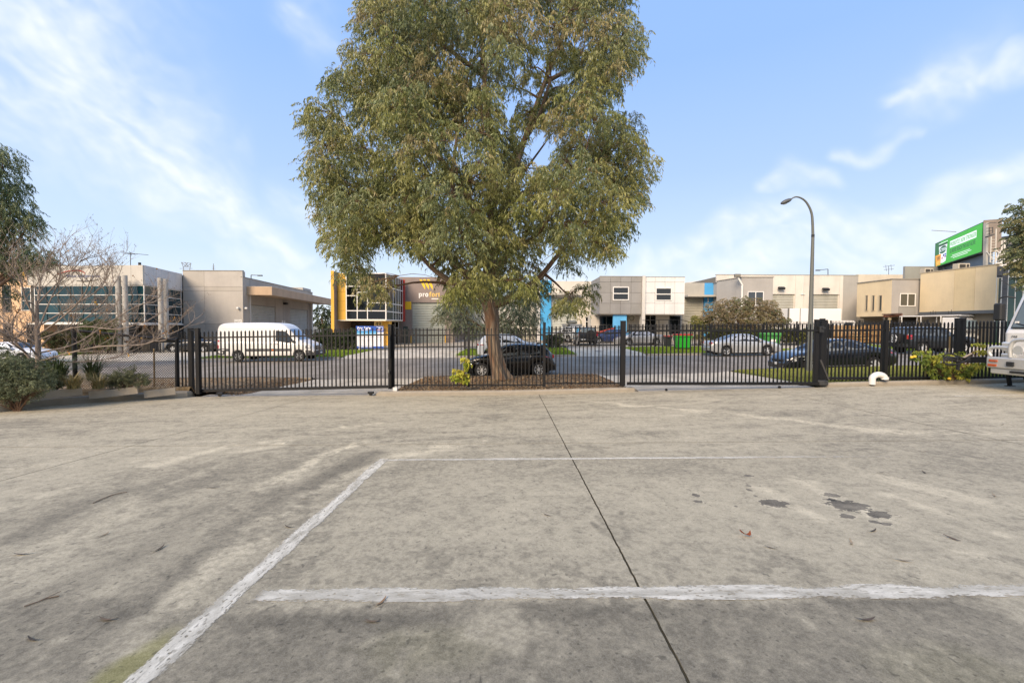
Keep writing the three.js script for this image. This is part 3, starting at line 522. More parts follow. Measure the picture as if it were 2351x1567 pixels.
{ // sagging chain-link fence at the left
  const d = 13.4, d2 = 14.35, A = P(169, 752, d), A2 = P(173, 905, d), B = P(405, 779, d2), B2 = P(406, 897, d2), c = V3((A.x + B.x) / 2, B2.y, -(d + d2) / 2), t = thing('chain_link_fence', 'black chain-link fence with a sloping top rail behind the shrubs', 'fence', [c.x, c.y, c.z]);
  wpart(t, 'post', [bar(A2, A, 0.058, 0.058, 8), bar(V3(A.x, A.y - 0.12, A.z), V3(A.x, A.y - 0.03, A.z), 0.068, 0.068, 8)], fencePaint);
  wpart(t, 'post', [bar(B2, B, 0.05, 0.05, 8), new THREE.SphereGeometry(0.052, 8, 6).translate(B.x, B.y, B.z)], fencePaint);
  const r0 = V3(A.x, A.y - 0.08, A.z), r1 = V3(B.x, B.y - 0.03, B.z), q0 = P(176, 757, d), w0 = P(280, 784, 13.9);
  wpart(t, 'top_rail', [bar(r0, r1, 0.042, 0.042, 8)], fencePaint);
  wpart(t, 'top_rail', [bar(P(285, 784, 13.88), V3(B.x, B.y - 0.07, B.z), 0.028, 0.028, 6)], fencePaint);
  // woven wire: two families of slanting wires in the plane of the fence, the mesh sags below the rail
  const wires = [], n = 40, hgt = (u) => lerp(1.15, 1.28, u), pt = (u, v) => { const low = lerp(A2.y + 0.1, B2.y + 0.06, u), top = low + hgt(u); const dip = 0.0; return V3(lerp(A.x, B.x, u), lerp(low, top, v) - dip, lerp(A.z, B.z, u) + 0.012 * Math.sin(u * 40 + v * 9)); };
  const slope = 0.4; // run in u for the full height
  for (let k = -17; k <= n + 2; k++) for (const s of [1, -1]) {
    const u0 = k / n + (s < 0 ? slope : 0), u1 = u0 + s * slope; const cl = (u, uo, v0) => { const tt = (clamp(u) - uo) / (u1 - u0); return v0 + tt; };
    const a = clamp(u0), b = clamp(u1); if (Math.abs(a - b) < 0.002) continue; const va = (a - u0) / (u1 - u0), vb = (b - u0) / (u1 - u0); const m = 2;
    for (let j = 0; j < m; j++) { const p = pt(lerp(a, b, j / m), lerp(va, vb, j / m)), q = pt(lerp(a, b, (j + 1) / m), lerp(va, vb, (j + 1) / m)); const off = s * 0.0035; p.z += off; q.z += off; wires.push(bar(p, q, 0.0065, 0.0065, 3, false)); }
  }
  const w = wpart(t, 'wire_mesh', wires, M(0x232425, { roughness: 0.6 })); w.userData.kind = 'stuff';
  const s0 = P(353, 800, 14.2), s1 = P(354, 905, 14.2); single('timber_stake', 'pale timber stake behind the chain-link fence', 'stake', [sqbar(V3(s1.x, s1.y, s1.z), V3(s0.x, s0.y, s0.z), 0.035, 0.035)], M(0xa88d66, { roughness: 0.9 }));
  const s2 = P(418, 800, 15.2), s3 = P(419, 905, 15.2); single('timber_stake', 'pale timber stake behind the narrow picket panel', 'stake', [sqbar(V3(s3.x, s3.y, s3.z), V3(s2.x, s2.y, s2.z), 0.035, 0.035)], M(0xa88d66, { roughness: 0.9 }));
}
// concrete sleepers that hold the bed
for (const [a, b, y0, y1, h0, h1, d0, d1, label] of [[62, 188, 905, 889, 0.16, 0.2, 11.6, 12.3, 'longest concrete sleeper, left one by the shrub'], [205, 316, 906, 888, 0.06, 0.17, 12.6, 13.0, 'middle concrete sleeper edging the garden bed'], [330, 402, 904, 891, 0.05, 0.16, 13.2, 13.6, 'small tilted concrete sleeper near the left gate']]) {
  const A = P(a, y0, d0), B = P(b, y1, d1); single('concrete_sleeper', label, 'sleeper', sqbar(V3(A.x, A.y - h0 * 0.3, A.z), V3(B.x, B.y - h1 * 0.5, B.z), 0.09, 0.2), M(0xa59c8c, { mottle: 1.2, roughness: 0.95 }), [0, 0, 0], 0, 'concrete garden sleepers');
}
{ // white vent pipe bent back to the ground
  const d = 14.22, a = P(2003, 878, d), top = P(2014, 858, d), g = yardY(a.x, d) + 0.1, r = 0.092, cx = a.x + 0.19, pts = [];
  pts.push(V3(a.x, g - 0.05, -d)); pts.push(V3(a.x, g + 0.06, -d));
  for (let i = 0; i <= 9; i++) { const q = Math.PI - i / 9 * Math.PI * 0.93; pts.push(V3(cx + 0.19 * Math.cos(q), g + 0.12 + 0.14 * Math.sin(q), -d + 0.02 * i / 9)); }
  const t = thing('vent_pipe', 'white plastic pipe bent over beside the right kerb', 'pipe', [cx, g, -d]);
  wpart(t, 'pipe', [tube(pts, r, 14, 40)], M(0xd9d8d4, { roughness: 0.45 }));
  const e = pts[pts.length - 1]; const col = new THREE.CylinderGeometry(r + 0.012, r + 0.012, 0.08, 16, 1, true); col.translate(e.x, e.y - 0.0, e.z); wpart(t, 'collar', col, M(0xd9d8d4, { roughness: 0.45 }));
}
{ // street lamp
  const d = 18.2, base = P(1858, 866, d), top = P(1866, 545, d), g = G(base.x, d), t = thing('street_lamp', 'tall grey street lamp with curved arm over the right gate', 'street lamp', [base.x, g, -d]);
  const x = base.x, gal = M(0x6f726d, { metalness: 0.2, roughness: 0.65, mottle: 0.8 }), yT = top.y, jy = Y(1865, 541, d);
  const wr = (px) => px / 2 * d / FOCAL;
  const pole = new THREE.CylinderGeometry(wr(6.5), wr(12), jy - g, 8, 1); pole.translate(x, (jy + g) / 2, -d); wpart(t, 'pole', pole, gal);
  const arm = [V3(x, jy, -d)]; for (const [a, b] of [[1866, 510], [1864, 490], [1858, 474], [1848, 460], [1836, 453], [1826, 452], [1816, 457]]) { const p = P(a, b, d); arm.push(V3(p.x - 0.0, p.y, -d)); }
  const rad = arm.map((_, i) => lerp(wr(6), wr(2.8), i / (arm.length - 1))); wpart(t, 'arm', limb(new THREE.CatmullRomCurve3(arm).getPoints(26), Array.from({ length: 27 }, (_, i) => lerp(rad[0], rad[rad.length - 1], i / 26)), 8), gal);
  wpart(t, 'collar', bar(V3(x, jy - 0.05, -d), V3(x, jy + 0.05, -d), wr(7), wr(7), 10), plasticDark);
  const h0 = P(1817, 457, d), h1 = P(1794, 467, d), dir = h1.clone().sub(h0), len = dir.length(), ell = new THREE.SphereGeometry(1, 14, 10); ell.scale(len * 0.55, 0.085, 0.13); ell.rotateZ(Math.atan2(dir.y, dir.x) + Math.PI); ell.translate((h0.x + h1.x) / 2, (h0.y + h1.y) / 2, -d); wpart(t, 'lamp_head', ell, M(0x55585a, { roughness: 0.5 }));
  const len2 = new THREE.SphereGeometry(1, 12, 8, 0, Math.PI * 2, Math.PI / 2, Math.PI / 2); len2.scale(len * 0.36, 0.1, 0.1); len2.rotateZ(Math.atan2(dir.y, dir.x) + Math.PI); len2.translate((h0.x + h1.x) / 2 - 0.05, (h0.y + h1.y) / 2 - 0.02, -d); wpart(t, 'lens', len2, M(0xb9bdbc, { roughness: 0.15, clearcoat: 1 }));
  wpart(t, 'access_plate', box(x - 0.05, x + 0.05, g + 0.45, g + 0.62, -d + wr(10.5), -d + wr(11.4)), gal);
}
console.log('fences done');
// ================================================================ buildings across the street
const ident = (g) => g;
function prism(pts, y0, y1) { // upright block over a footprint of [x, d]
  const s = new THREE.Shape(pts.map(([x, d]) => new THREE.Vector2(x, d))), g = new THREE.ExtrudeGeometry(s, { depth: y1 - y0, bevelEnabled: false });
  g.rotateX(-Math.PI / 2); g.translate(0, y0, 0); g.computeVertexNormals(); return uvMetres(g);
}
// distance along a wall from a to b (each [x, d]) where the column px of the photograph crosses it
function along(px, a, b) { const k = X(px, 1), t = (k * a[1] - a[0]) / ((b[0] - a[0]) - k * (b[1] - a[1])), d = lerp(a[1], b[1], t); return { u: t * Math.hypot(b[0] - a[0], b[1] - a[1]), d, y: (py) => Y(px, py, d) }; }
// wall panels with open joints: xs and ys are the joint lines
function panels(t, name, f, xs, ys, z0, z1, mat, gap = 0.02) {
  const mats = Array.isArray(mat) ? mat : [mat]; let k = 0;
  for (let i = 0; i < xs.length - 1; i++) for (let j = 0; j < ys.length - 1; j++) wpart(t, name, f(box(xs[i] + gap / 2, xs[i + 1] - gap / 2, ys[j] + gap / 2, ys[j + 1] - gap / 2, z0, z1)), mats[k++ % mats.length]);
}
const steps = (a, b, n) => Array.from({ length: n + 1 }, (_, i) => lerp(a, b, i / n));
// a window: frame bars round and between the panes, each pane a sheet set back a little
function windowPart(t, f, xs, ys, z, frame, glass, fw = 0.06, name = 'window', mull) {
  const fr = [], x0 = xs[0], x1 = xs[xs.length - 1], y0 = ys[0], y1 = ys[ys.length - 1], e = 0.002;
  ys.forEach((y, i) => fr.push(f(box(x0 - fw / 2, x1 + fw / 2, y - fw / 2, y + fw / 2, z, z + 0.06))));
  xs.forEach((x, i) => fr.push(f(box(x - fw / 2, x + fw / 2, y0 + e, y1 - e, z, z + 0.055))));
  if (mull) { const inner = fr.splice(ys.length + 1, xs.length - 2); wpart(t, 'mullion', inner, mull).userData.kind = 'stuff'; }
  const w = wpart(t, name, fr, frame);
  for (let i = 0; i < xs.length - 1; i++) for (let j = 0; j < ys.length - 1; j++) { const j1 = (rnd() - 0.5) * 0.008, g = new THREE.PlaneGeometry(xs[i + 1] - xs[i] - 0.01, ys[j + 1] - ys[j] - 0.01); g.rotateY(j1); g.translate((xs[i] + xs[i + 1]) / 2, (ys[j] + ys[j + 1]) / 2, z + 0.02); wpart(w, 'pane', f(g), Array.isArray(glass) ? pick(glass) : glass); }
  return w;
}
function shutter(t, f, x0, x1, y0, y1, z, mat, frameMat) {
  const s = wpart(t, 'roller_shutter', f(shutterGeo(x0, x1, y0, y1, z, 0.2, 0.055)), mat);
  wpart(s, 'guide', [f(box(x0 - 0.1, x0, y0, y1, z - 0.02, z + 0.07)), f(box(x1, x1 + 0.1, y0, y1, z - 0.02, z + 0.07))], frameMat);
  return s;
}
const shutterGrey = M(0xb2b4ad, { roughness: 0.6, metalness: 0.15, mottle: 0.3 });
const grade0 = (x, d) => G(x, d) - 0.15;

// ---- left: glass-fronted office with twin columns
{
  const a = [-43.8, 41.3], c = [-32.3, 40], b = [-33.9, 46.8], gy = grade0(-36, 41), t = thing('office_building', 'glass-fronted office with twin round columns behind the bare tree', 'building', [-38, gy, -42]);
  const yt = Y(330, 608, 40), y1 = Y(330, 655, 40), y0 = Y(330, 741, 40), rows = [y0, Y(330, 719, 40), Y(330, 698, 40), Y(330, 676.5, 40), y1], fascia = paintWall(0xbfb8ab), fasciaSkyTint = paintWall(0xc9c7c2), A = onWall(a, c), B = onWall(c, b);
  wpart(t, 'wall', prism([[-43.75, 41.45], [-32.55, 40.25], [-34.0, 46.9], [-34.0, 60], [-43.75, 60]], y0 + 0.02, yt - 0.12), M(0x3b3d3c, { roughness: 0.9 }));
  wpart(t, 'ground_floor', prism([[-43.2, 43.2], [-33.6, 42.2], [-34.1, 46.9], [-34.1, 60], [-43.2, 60]], gy, y0), M(0x54504a, { roughness: 0.9, mottle: 0.3 }));
  panels(t, 'fascia_panel', A, steps(0, A.len, 10), [y1 + 0.04, yt], -0.1, 0.06, fascia); panels(t, 'fascia_panel', B, steps(0.07, B.len, 5), [y1 + 0.04, yt], -0.1, 0.06, fasciaSkyTint);  // side fascia is a paler, bluer copy: sky light put into its colour
  reseed(5); const teal = [glassTeal, M(0x0a2429, { roughness: 0.05 }), M(0x153c44, { roughness: 0.05 })];
  windowPart(t, A, steps(0.6, A.len - 0.02, 9), rows, -0.06, whiteTrim, teal, 0.06, 'window', M(0x1c3034)); windowPart(t, B, steps(0.12, B.len - 0.1, 4), rows, -0.06, whiteTrim, teal, 0.06, 'window', M(0x1c3034));
  wpart(t, 'sill', [A(box(0, A.len, y0 - 0.18, y0 - 0.03, -0.7, 0.1)), B(box(0.1, B.len, y0 - 0.18, y0 - 0.03, -0.7, 0.1))], whiteTrim);
  windowPart(t, onWall([-42.8, 43.1], [-34.2, 42.15]), steps(0.2, 8.2, 6), [gy + 0.2, gy + 1.1, y0 - 0.25], 0.0, M(0x6e6a62), glassDark, 0.05);
  for (const [px, top, d] of [[270, 633, 39.2], [285.5, 632, 39.2], [367, 638, 40.5], [379, 640, 41.6]]) { const p = P(px, top, d), cyl = new THREE.CylinderGeometry(0.2, 0.2, p.y - gy, 18); cyl.translate(p.x, (p.y + gy) / 2, -d); wpart(t, 'column', uvMetres(cyl), paintWall(0xaba598, 0.5)); }
  // rooftop sign: orange swoosh, blue lettering, dark stroke
  const sw = (list, r, mat, name) => { const pts = list.map(([px, py]) => { const q = along(px, a, c); return V3(q.u, q.y(py), 0.1); }); const g = new THREE.CatmullRomCurve3(pts).getPoints(24), w = g.map((_, i) => r * (0.25 + 0.75 * Math.sin(Math.PI * Math.min(1, (i + 2) / 22)))); return wpart(t, name, A(limb(g, w, 6)), mat); };
  sw([[136, 630], [160, 623], [182, 621], [194, 623], [200, 628], [197, 634]], 0.06, M(0xb8381c, { roughness: 0.5 }), 'sign_swoosh'); sw([[180, 644], [200, 645.5], [222, 643], [243, 638]], 0.04, M(0x2b2a2c, { roughness: 0.5 }), 'sign_stroke');
  { const q0 = along(157, a, c), q1 = along(233, a, c), tex = canvasTex(1024, 128, (g, w, h) => { g.clearRect(0, 0, w, h); g.fillStyle = '#5d6685'; g.font = 'italic bold 104px sans-serif'; g.textBaseline = 'middle'; g.save(); g.scale(w / g.measureText('Millar Refrigeration').width, 1); g.fillText('Millar Refrigeration', 0, h / 2 + 4); g.restore(); });
    const mat = new THREE.MeshStandardMaterial({ map: tex, transparent: true, alphaTest: 0.4, roughness: 0.6, side: 2 }), g = new THREE.PlaneGeometry(q1.u - q0.u, 0.42); g.translate((q0.u + q1.u) / 2, q0.y(633.5), 0.075); wpart(t, 'sign_lettering', A(g), mat); }
  const vent = P(320, 605, 44); wpart(t, 'vent', [bar(V3(vent.x, yt - 0.2, -44), V3(vent.x, yt + 0.75, -44), 0.12, 0.12, 8)], plasticDark);
  const g2 = along(360, a, c); void g2;
}
// ---- far left: peach building
{
  const d = 45, x0 = -75, x1 = X(100, d), gy = grade0(-50, d), t = thing('peach_building', 'peach rendered building at the left edge, behind the bare tree', 'building', [-55, gy, -50]), wall = paintWall(0xdcb892);
  const yt = Y(20, 600, d);
  wpart(t, 'wall', box(x0, x1, gy, yt, -d - 14, -d), wall);
  for (const [a, b, p, q] of [[8, 26, 655, 716], [-40, -18, 655, 716], [8, 28, 742, 790], [-40, -18, 742, 790], [62, 80, 742, 790]]) windowPart(t, ident, [X(a, d), X(b, d)], [Y(20, q, d), lerp(Y(20, q, d), Y(20, p, d), 0.5), Y(20, p, d)], -d + 0.01, M(0x77706a), glassDark, 0.06);
  windowPart(t, ident, [X(52, d), X(73, d)], [Y(20, 712, d), Y(20, 690, d), Y(20, 660, d)], -d + 0.01, whiteTrim, glassTeal, 0.06);
}
// ---- grey tilt-panel warehouse with a projecting canopy
{
  const a = [-33.85, 46.9], b = [-27.7, 46.9], e = [-30.2, 69], gy = grade0(-30, 47), t = thing('grey_warehouse', 'grey concrete warehouse with tan canopy behind the white van', 'building', [-31, gy, -55]);
  const yt = Y(557, 622, 46.9), ys = Y(557, 636, 46.9), wall = paintWall(0xb0a899), wallB = paintWall(0xa7a093), wallC = paintWall(0xb6ae9f), S = onWall(b, e), F = onWall(a, b);
  wpart(t, 'wall', prism([[-45, 47.05], [-27.85, 47.05], [-30.32, 68.9], [-45, 68.9]], gy, ys - 0.15), M(0x6b675f, { roughness: 0.95 }));
  const u = along(470, a, b).u; const yj = [gy, Y(500, 743, 46.9), Y(500, 668, 46.9), Y(500, 658, 46.9), yt];
  panels(t, 'wall_panel', F, [0, u, F.len], yj, -0.12, 0.0, [wall, wallC, wallC, wall, wallB, wallC]);
  const sp = [0.0, along(575, b, e).u - 0.12, along(632, b, e).u + 0.12, along(650, b, e).u, along(667, b, e).u - 0.12, along(706, b, e).u + 0.12, S.len], dt = Y(600, 701, along(600, b, e).d);
  for (let i = 0; i < 6; i++) { const door = i === 1 || i === 4; wpart(t, 'wall_panel', S(box(sp[i] + 0.015, sp[i + 1] - 0.015, door ? dt : gy, ys, -0.12, 0)), i % 2 ? wallB : wall); if (door) shutter(t, S, sp[i] + 0.1, sp[i + 1] - 0.1, gy, dt - 0.03, -0.1, shutterGrey, wallB); }
  wpart(t, 'coping', [S(box(0, S.len, ys, ys + 0.07, -0.2, 0.04)), F(box(0, F.len, yt, yt + 0.07, -0.3, 0.04))], M(0x8c877c, { roughness: 0.7 }));
  wpart(t, 'parapet', prism([[-33.8, 46.95], [-27.75, 46.95], [-27.85, 47.6], [-33.8, 47.6]], ys - 0.2, yt), wall);
  { const k = along(700, b, e), q = Y(700, 657, 66); wpart(t, 'roof_upstand', S(box(k.u, S.len, ys - 0.3, ys + 0.5, -2, -0.25)), wallC); }
  // canopy: a deep tan fascia round a flat roof
  const tan = M(0xc2a88a, { roughness: 0.85, mottle: 0.25 }), cy1 = Y(628, 660.5, 49), cy0 = Y(628, 678.5, 49), c0 = along(567, b, e).u, c1 = S.len + 1.5, w = 2.5;
  const cf = wpart(t, 'canopy', [S(box(c0, c1, cy0, cy1, w - 0.08, w)), S(box(c0, c0 + 0.08, cy0, cy1, 0.01, w - 0.08)), S(box(c0 + 0.08, c1, cy0 + 0.05, cy0 + 0.12, 0.01, w - 0.08)), S(box(c0 + 0.08, c1, cy1 - 0.1, cy1 - 0.04, 0.01, w - 0.08))], tan);
  wpart(cf, 'flashing', [S(box(c0 - 0.02, c1, cy1, cy1 + 0.05, w - 0.12, w + 0.02)), S(box(c0 - 0.02, c0 + 0.1, cy1, cy1 + 0.05, 0.01, w - 0.13))], M(0xd8c4ac, { roughness: 0.6 }));
  { const k = along(573.5, b, e).u; wpart(t, 'downpipe', S(box(k - 0.06, k + 0.06, gy, cy0, 0.01, 0.12)), M(0xcfcac0, { roughness: 0.6 })); const q = along(712, b, e).u; wpart(t, 'downpipe', S(box(q - 0.1, q + 0.35, gy, cy0, 0.02, 0.3)), M(0xc9c6be, { roughness: 0.6 })); }
  for (const px of [548.5, 561]) { const s = px < 557, k = s ? along(px, a, b) : along(px, b, e); wpart(t, 'camera', (s ? F : S)(rbox(k.u - 0.1, k.u + 0.1, k.y(709), k.y(705), 0.02, 0.3, 0.03)), whiteTrim); }
  { const k = along(652, b, e); wpart(t, 'floodlight', S(rbox(k.u - 0.3, k.u + 0.3, k.y(699), k.y(694), 0.02, 0.45, 0.05)), plasticDark); }
  for (const [px, txt] of [[542.5, 'T-0036'], [550.8, '']]) { const k = along(px, a, b), g = new THREE.PlaneGeometry(0.4, 0.42); g.translate(k.u, k.y(737.5), 0.03); wpart(t, 'notice', F(g), new THREE.MeshStandardMaterial({ side: 2, roughness: 0.6, map: canvasTex(128, 128, (c, w, h) => { c.fillStyle = '#dcdad2'; c.fillRect(0, 0, w, h); c.fillStyle = '#2c2c2e'; if (txt) { c.font = 'bold 32px sans-serif'; c.fillText(txt, 8, 90); } else { c.beginPath(); c.moveTo(30, 70); c.lineTo(60, 60); c.lineTo(96, 30); c.lineTo(74, 74); c.closePath(); c.fill(); } }) })); }
  for (const px of [648, 653]) { const k = along(px, b, e), g = new THREE.PlaneGeometry(px < 650 ? 0.5 : 0.35, 0.55); g.translate(k.u, k.y(740), 0.02); wpart(t, 'notice', S(g), whiteTrim); }
}
// ---- yellow and brown building, number 49
{
  const d = 47, dr = 54, gy = grade0(-14, d), t = thing('yellow_building', 'brown building with yellow panels and dark glass, numbered 49', 'building', [-14, gy, -52]);
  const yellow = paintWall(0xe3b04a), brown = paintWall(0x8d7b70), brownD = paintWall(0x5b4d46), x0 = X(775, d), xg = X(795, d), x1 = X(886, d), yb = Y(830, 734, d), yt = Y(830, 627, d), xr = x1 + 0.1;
  // blade wall at the left
  { const xb = X(767, 46.2), yb2 = Y(764, 622, 46.2); wpart(t, 'blade_wall', box(xb - 0.28, xb, gy, yb2, -58, -46.22), brown); wpart(t, 'blade_edge', box(xb - 0.3, xb + 0.01, gy, yb2 + 0.04, -46.218, -46.17), yellow); }
  wpart(t, 'upper_box', box(x0, x1 - 0.08, yb, yt - 0.02, -dr, -d - 0.09), M(0x2f2c2a, { roughness: 0.9 }));
  panels(t, 'yellow_panel', ident, [x0, xg - 0.04], steps(yb, yt, 5), -d - 0.08, -d, yellow);
  reseed(8); const dark = [M(0x07080a, { roughness: 0.06 }), M(0x0c0d0e, { roughness: 0.06 })];
  const c1 = X(820, d), c2 = X(843.5, d), yy = (p) => Y(830, p, d);
  windowPart(t, ident, [xg, c1], [yb + 0.03, yy(713), yy(678.5), yy(657), yt], -d - 0.06, whiteTrim, dark, 0.09); windowPart(t, ident, [c1, c2], [yb + 0.03, yy(713), yy(670.5), yy(657), yt], -d - 0.064, whiteTrim, dark, 0.09); windowPart(t, ident, [c2, x1], [yb + 0.03, yy(713), yy(694.5), yy(657), yt], -d - 0.068, whiteTrim, dark, 0.09);
  const S = onWall([x1, d], [x1 + 0.25, dr - 0.6]); windowPart(t, S, [0.05, 2.6, 3.6, 4.5, 5.3, S.len - 0.1], [yb + 0.03, yy(714), yy(694.5), yy(657), yt], -0.07, whiteTrim, M(0x26322f, { roughness: 0.06 }), 0.09);
  wpart(t, 'red_fin', S(box(S.len - 0.1, S.len + 0.06, yb - 0.1, yt, -0.05, 0.22)), M(0xa8392f, { roughness: 0.7 }));
  wpart(t, 'soffit', box(x0, x1, yb - 0.1, yb - 0.004, -dr, -d + 0.02), M(0xd6cbb4, { roughness: 0.8 }));
  // undercroft
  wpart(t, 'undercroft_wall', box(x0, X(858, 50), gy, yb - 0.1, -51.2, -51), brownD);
  const pier = [X(878, 48.5), X(893, 48.5)]; wpart(t, 'yellow_pier', box(pier[0], pier[1], gy, yb - 0.1, -49.6, -48.5), yellow);
  { const p0 = X(859, 48.6), p1 = X(877.6, 48.6), y = Y(868, 750, 48.6), g = new THREE.PlaneGeometry(p1 - p0, yb - 0.11 - y); g.translate((p0 + p1) / 2, (yb - 0.11 + y) / 2, -48.6); wpart(t, 'number_plate', [box(p0, p1, gy, yb - 0.11, -49.4, -48.62)], M(0xdfc486, { roughness: 0.8 }));
    wpart(t, 'house_number', g, new THREE.MeshStandardMaterial({ side: 2, roughness: 0.7, map: canvasTex(256, 200, (c, w, h) => { c.fillStyle = '#e9cf8f'; c.fillRect(0, 0, w, h); c.fillStyle = '#2a2018'; c.font = 'bold 168px sans-serif'; c.textAlign = 'center'; c.textBaseline = 'middle'; c.fillText('49', w / 2, h * 0.46); }) })); }
  windowPart(t, ident, [X(895, 52), X(907, 52), X(915, 52)], [G(-14, 52), Y(900, 752, 52), yb - 0.12], -52, M(0xa9aaa6), glassDark, 0.07, 'door');
  // main wall with the roller door
  const w0 = X(915, dr), w1 = X(1044, dr), yw = Y(1000, 636, dr), s0 = X(947, dr), s1 = X(1020, dr), st = Y(980, 694, dr), yB1 = Y(935, 692, dr), yB0 = Y(935, 710, dr);
  wpart(t, 'main_wall', [box(w0, s0 - 0.12, gy, yw, -dr - 0.3, -dr), box(s0 - 0.119, s1 + 0.119, st, yw, -dr - 0.3, -dr), box(s1 + 0.12, w1, gy, yw, -dr - 0.3, -dr), box(x0, w1, gy, yw - 0.4, -80, -dr - 0.5)], brown);
  wpart(t, 'yellow_band', box(w0, s0 - 0.14, yB0, yB1, -dr + 0.004, -dr + 0.05), paintWall(0xecc02e));
  shutter(t, ident, s0, s1, gy, st, -dr - 0.2, M(0x9fa49b, { roughness: 0.6, metalness: 0.15, mottle: 0.3 }), M(0x8d8a84));
  for (const px of [943.5, 1022.5]) wpart(t, 'bollard', bar(V3(X(px, 53.4), gy, -53.4), V3(X(px, 53.4), gy + 1.25, -53.4), 0.09, 0.09, 10), M(0xd3a339, { roughness: 0.6 }));
  { const g = new THREE.PlaneGeometry(X(1009, dr) - X(960, dr), 2.75); g.translate((X(1009, dr) + X(960, dr)) / 2, Y(985, 664, dr), -dr + 0.012);
    wpart(t, 'wall_sign', g, new THREE.MeshStandardMaterial({ side: 2, roughness: 0.7, transparent: true, alphaTest: 0.4, map: canvasTex(512, 540, (c, w, h) => { c.clearRect(0, 0, w, h); c.fillStyle = '#e6bf2c'; c.save(); c.translate(150, 150); for (let i = 0; i < 3; i++) { c.beginPath(); c.moveTo(-120 + i * 90, -110); c.lineTo(-60 + i * 90, -110); c.lineTo(20 + i * 90, 40); c.lineTo(20 + i * 90, 130); c.lineTo(-40 + i * 90, 40); c.closePath(); c.fill(); } c.restore(); c.font = 'bold 150px sans-serif'; c.textBaseline = 'alphabetic'; c.fillStyle = '#f2eee6'; c.fillText('pro', 6, 440); const m = c.measureText('pro').width; c.fillStyle = '#dfbb62'; c.fillText('fort', 14 + m, 440); c.fillStyle = '#e8e2d6'; c.fillRect(320, 478, 180, 20); }) })); }
  { const k = P(930, 772, 53.2); wpart(t, 'meter_board', box(k.x - 0.25, k.x + 0.25, gy + 0.1, gy + 2.2, -53.6, -53.3), M(0x34423a, { roughness: 0.7 })); }
}
// ---- blue and cream unit behind the big tree
{
  const d = 58, gy = grade0(6, d), t = thing('blue_unit', 'cream unit with a blue pier behind the right side of the big tree', 'building', [7, gy, -62]), cream = paintWall(0xcfc5b2), blue = paintWall(0x4a9fd2);
  const yt = Y(1300, 645, d), x0 = X(1232, d), x1 = X(1362, d), s0 = X(1267, d), s1 = X(1326, d), st = Y(1290, 683, d);
  wpart(t, 'wall', [box(s0 - 0.1, s1 + 0.1, st, yt, -d - 0.3, -d), box(s1 + 0.101, x1, gy, yt, -d - 0.3, -d), box(x0, x1, gy, yt - 0.3, -80, -d - 0.4)], cream);
  wpart(t, 'white_pier', box(x0, X(1239.5, d), gy, yt + 0.1, -d - 0.4, -d + 0.3), paintWall(0xd9d5cb));
  wpart(t, 'blue_pier', box(X(1239.7, d), s0 - 0.102, gy, yt + 0.05, -d - 0.35, -d + 0.12), blue);
  shutter(t, ident, s0, s1, gy, st - 0.02, -d - 0.2, M(0xb6b9b0, { roughness: 0.6, mottle: 0.3 }), cream);
  wpart(t, 'canopy', box(X(1253, d), X(1330, d), Y(1290, 678, d), Y(1290, 673, d), -d + 0.14, -d + 1.2), M(0xb5b1a6, { roughness: 0.7 }));
  windowPart(t, ident, [X(1344, d), X(1360, d)], [gy + 0.1, Y(1350, 738, d), Y(1350, 727, d)], -d + 0.02, whiteTrim, glassDark, 0.07);
  // low grey unit further left, seen under the branches
  const u = thing('low_unit', 'pale low unit seen through the branches left of the trunk', 'building', [-6, gy, -66]); const dd = 64, yl = Y(1150, 690, dd);
  wpart(u, 'wall', box(X(1046, dd), X(1231, dd), gy, yl, -78, -dd), paintWall(0xc3bfb4)); shutter(u, ident, X(1060, dd), X(1105, dd), gy, Y(1080, 712, dd), -dd + 0.01, shutterGrey, paintWall(0xaaa69c));
}
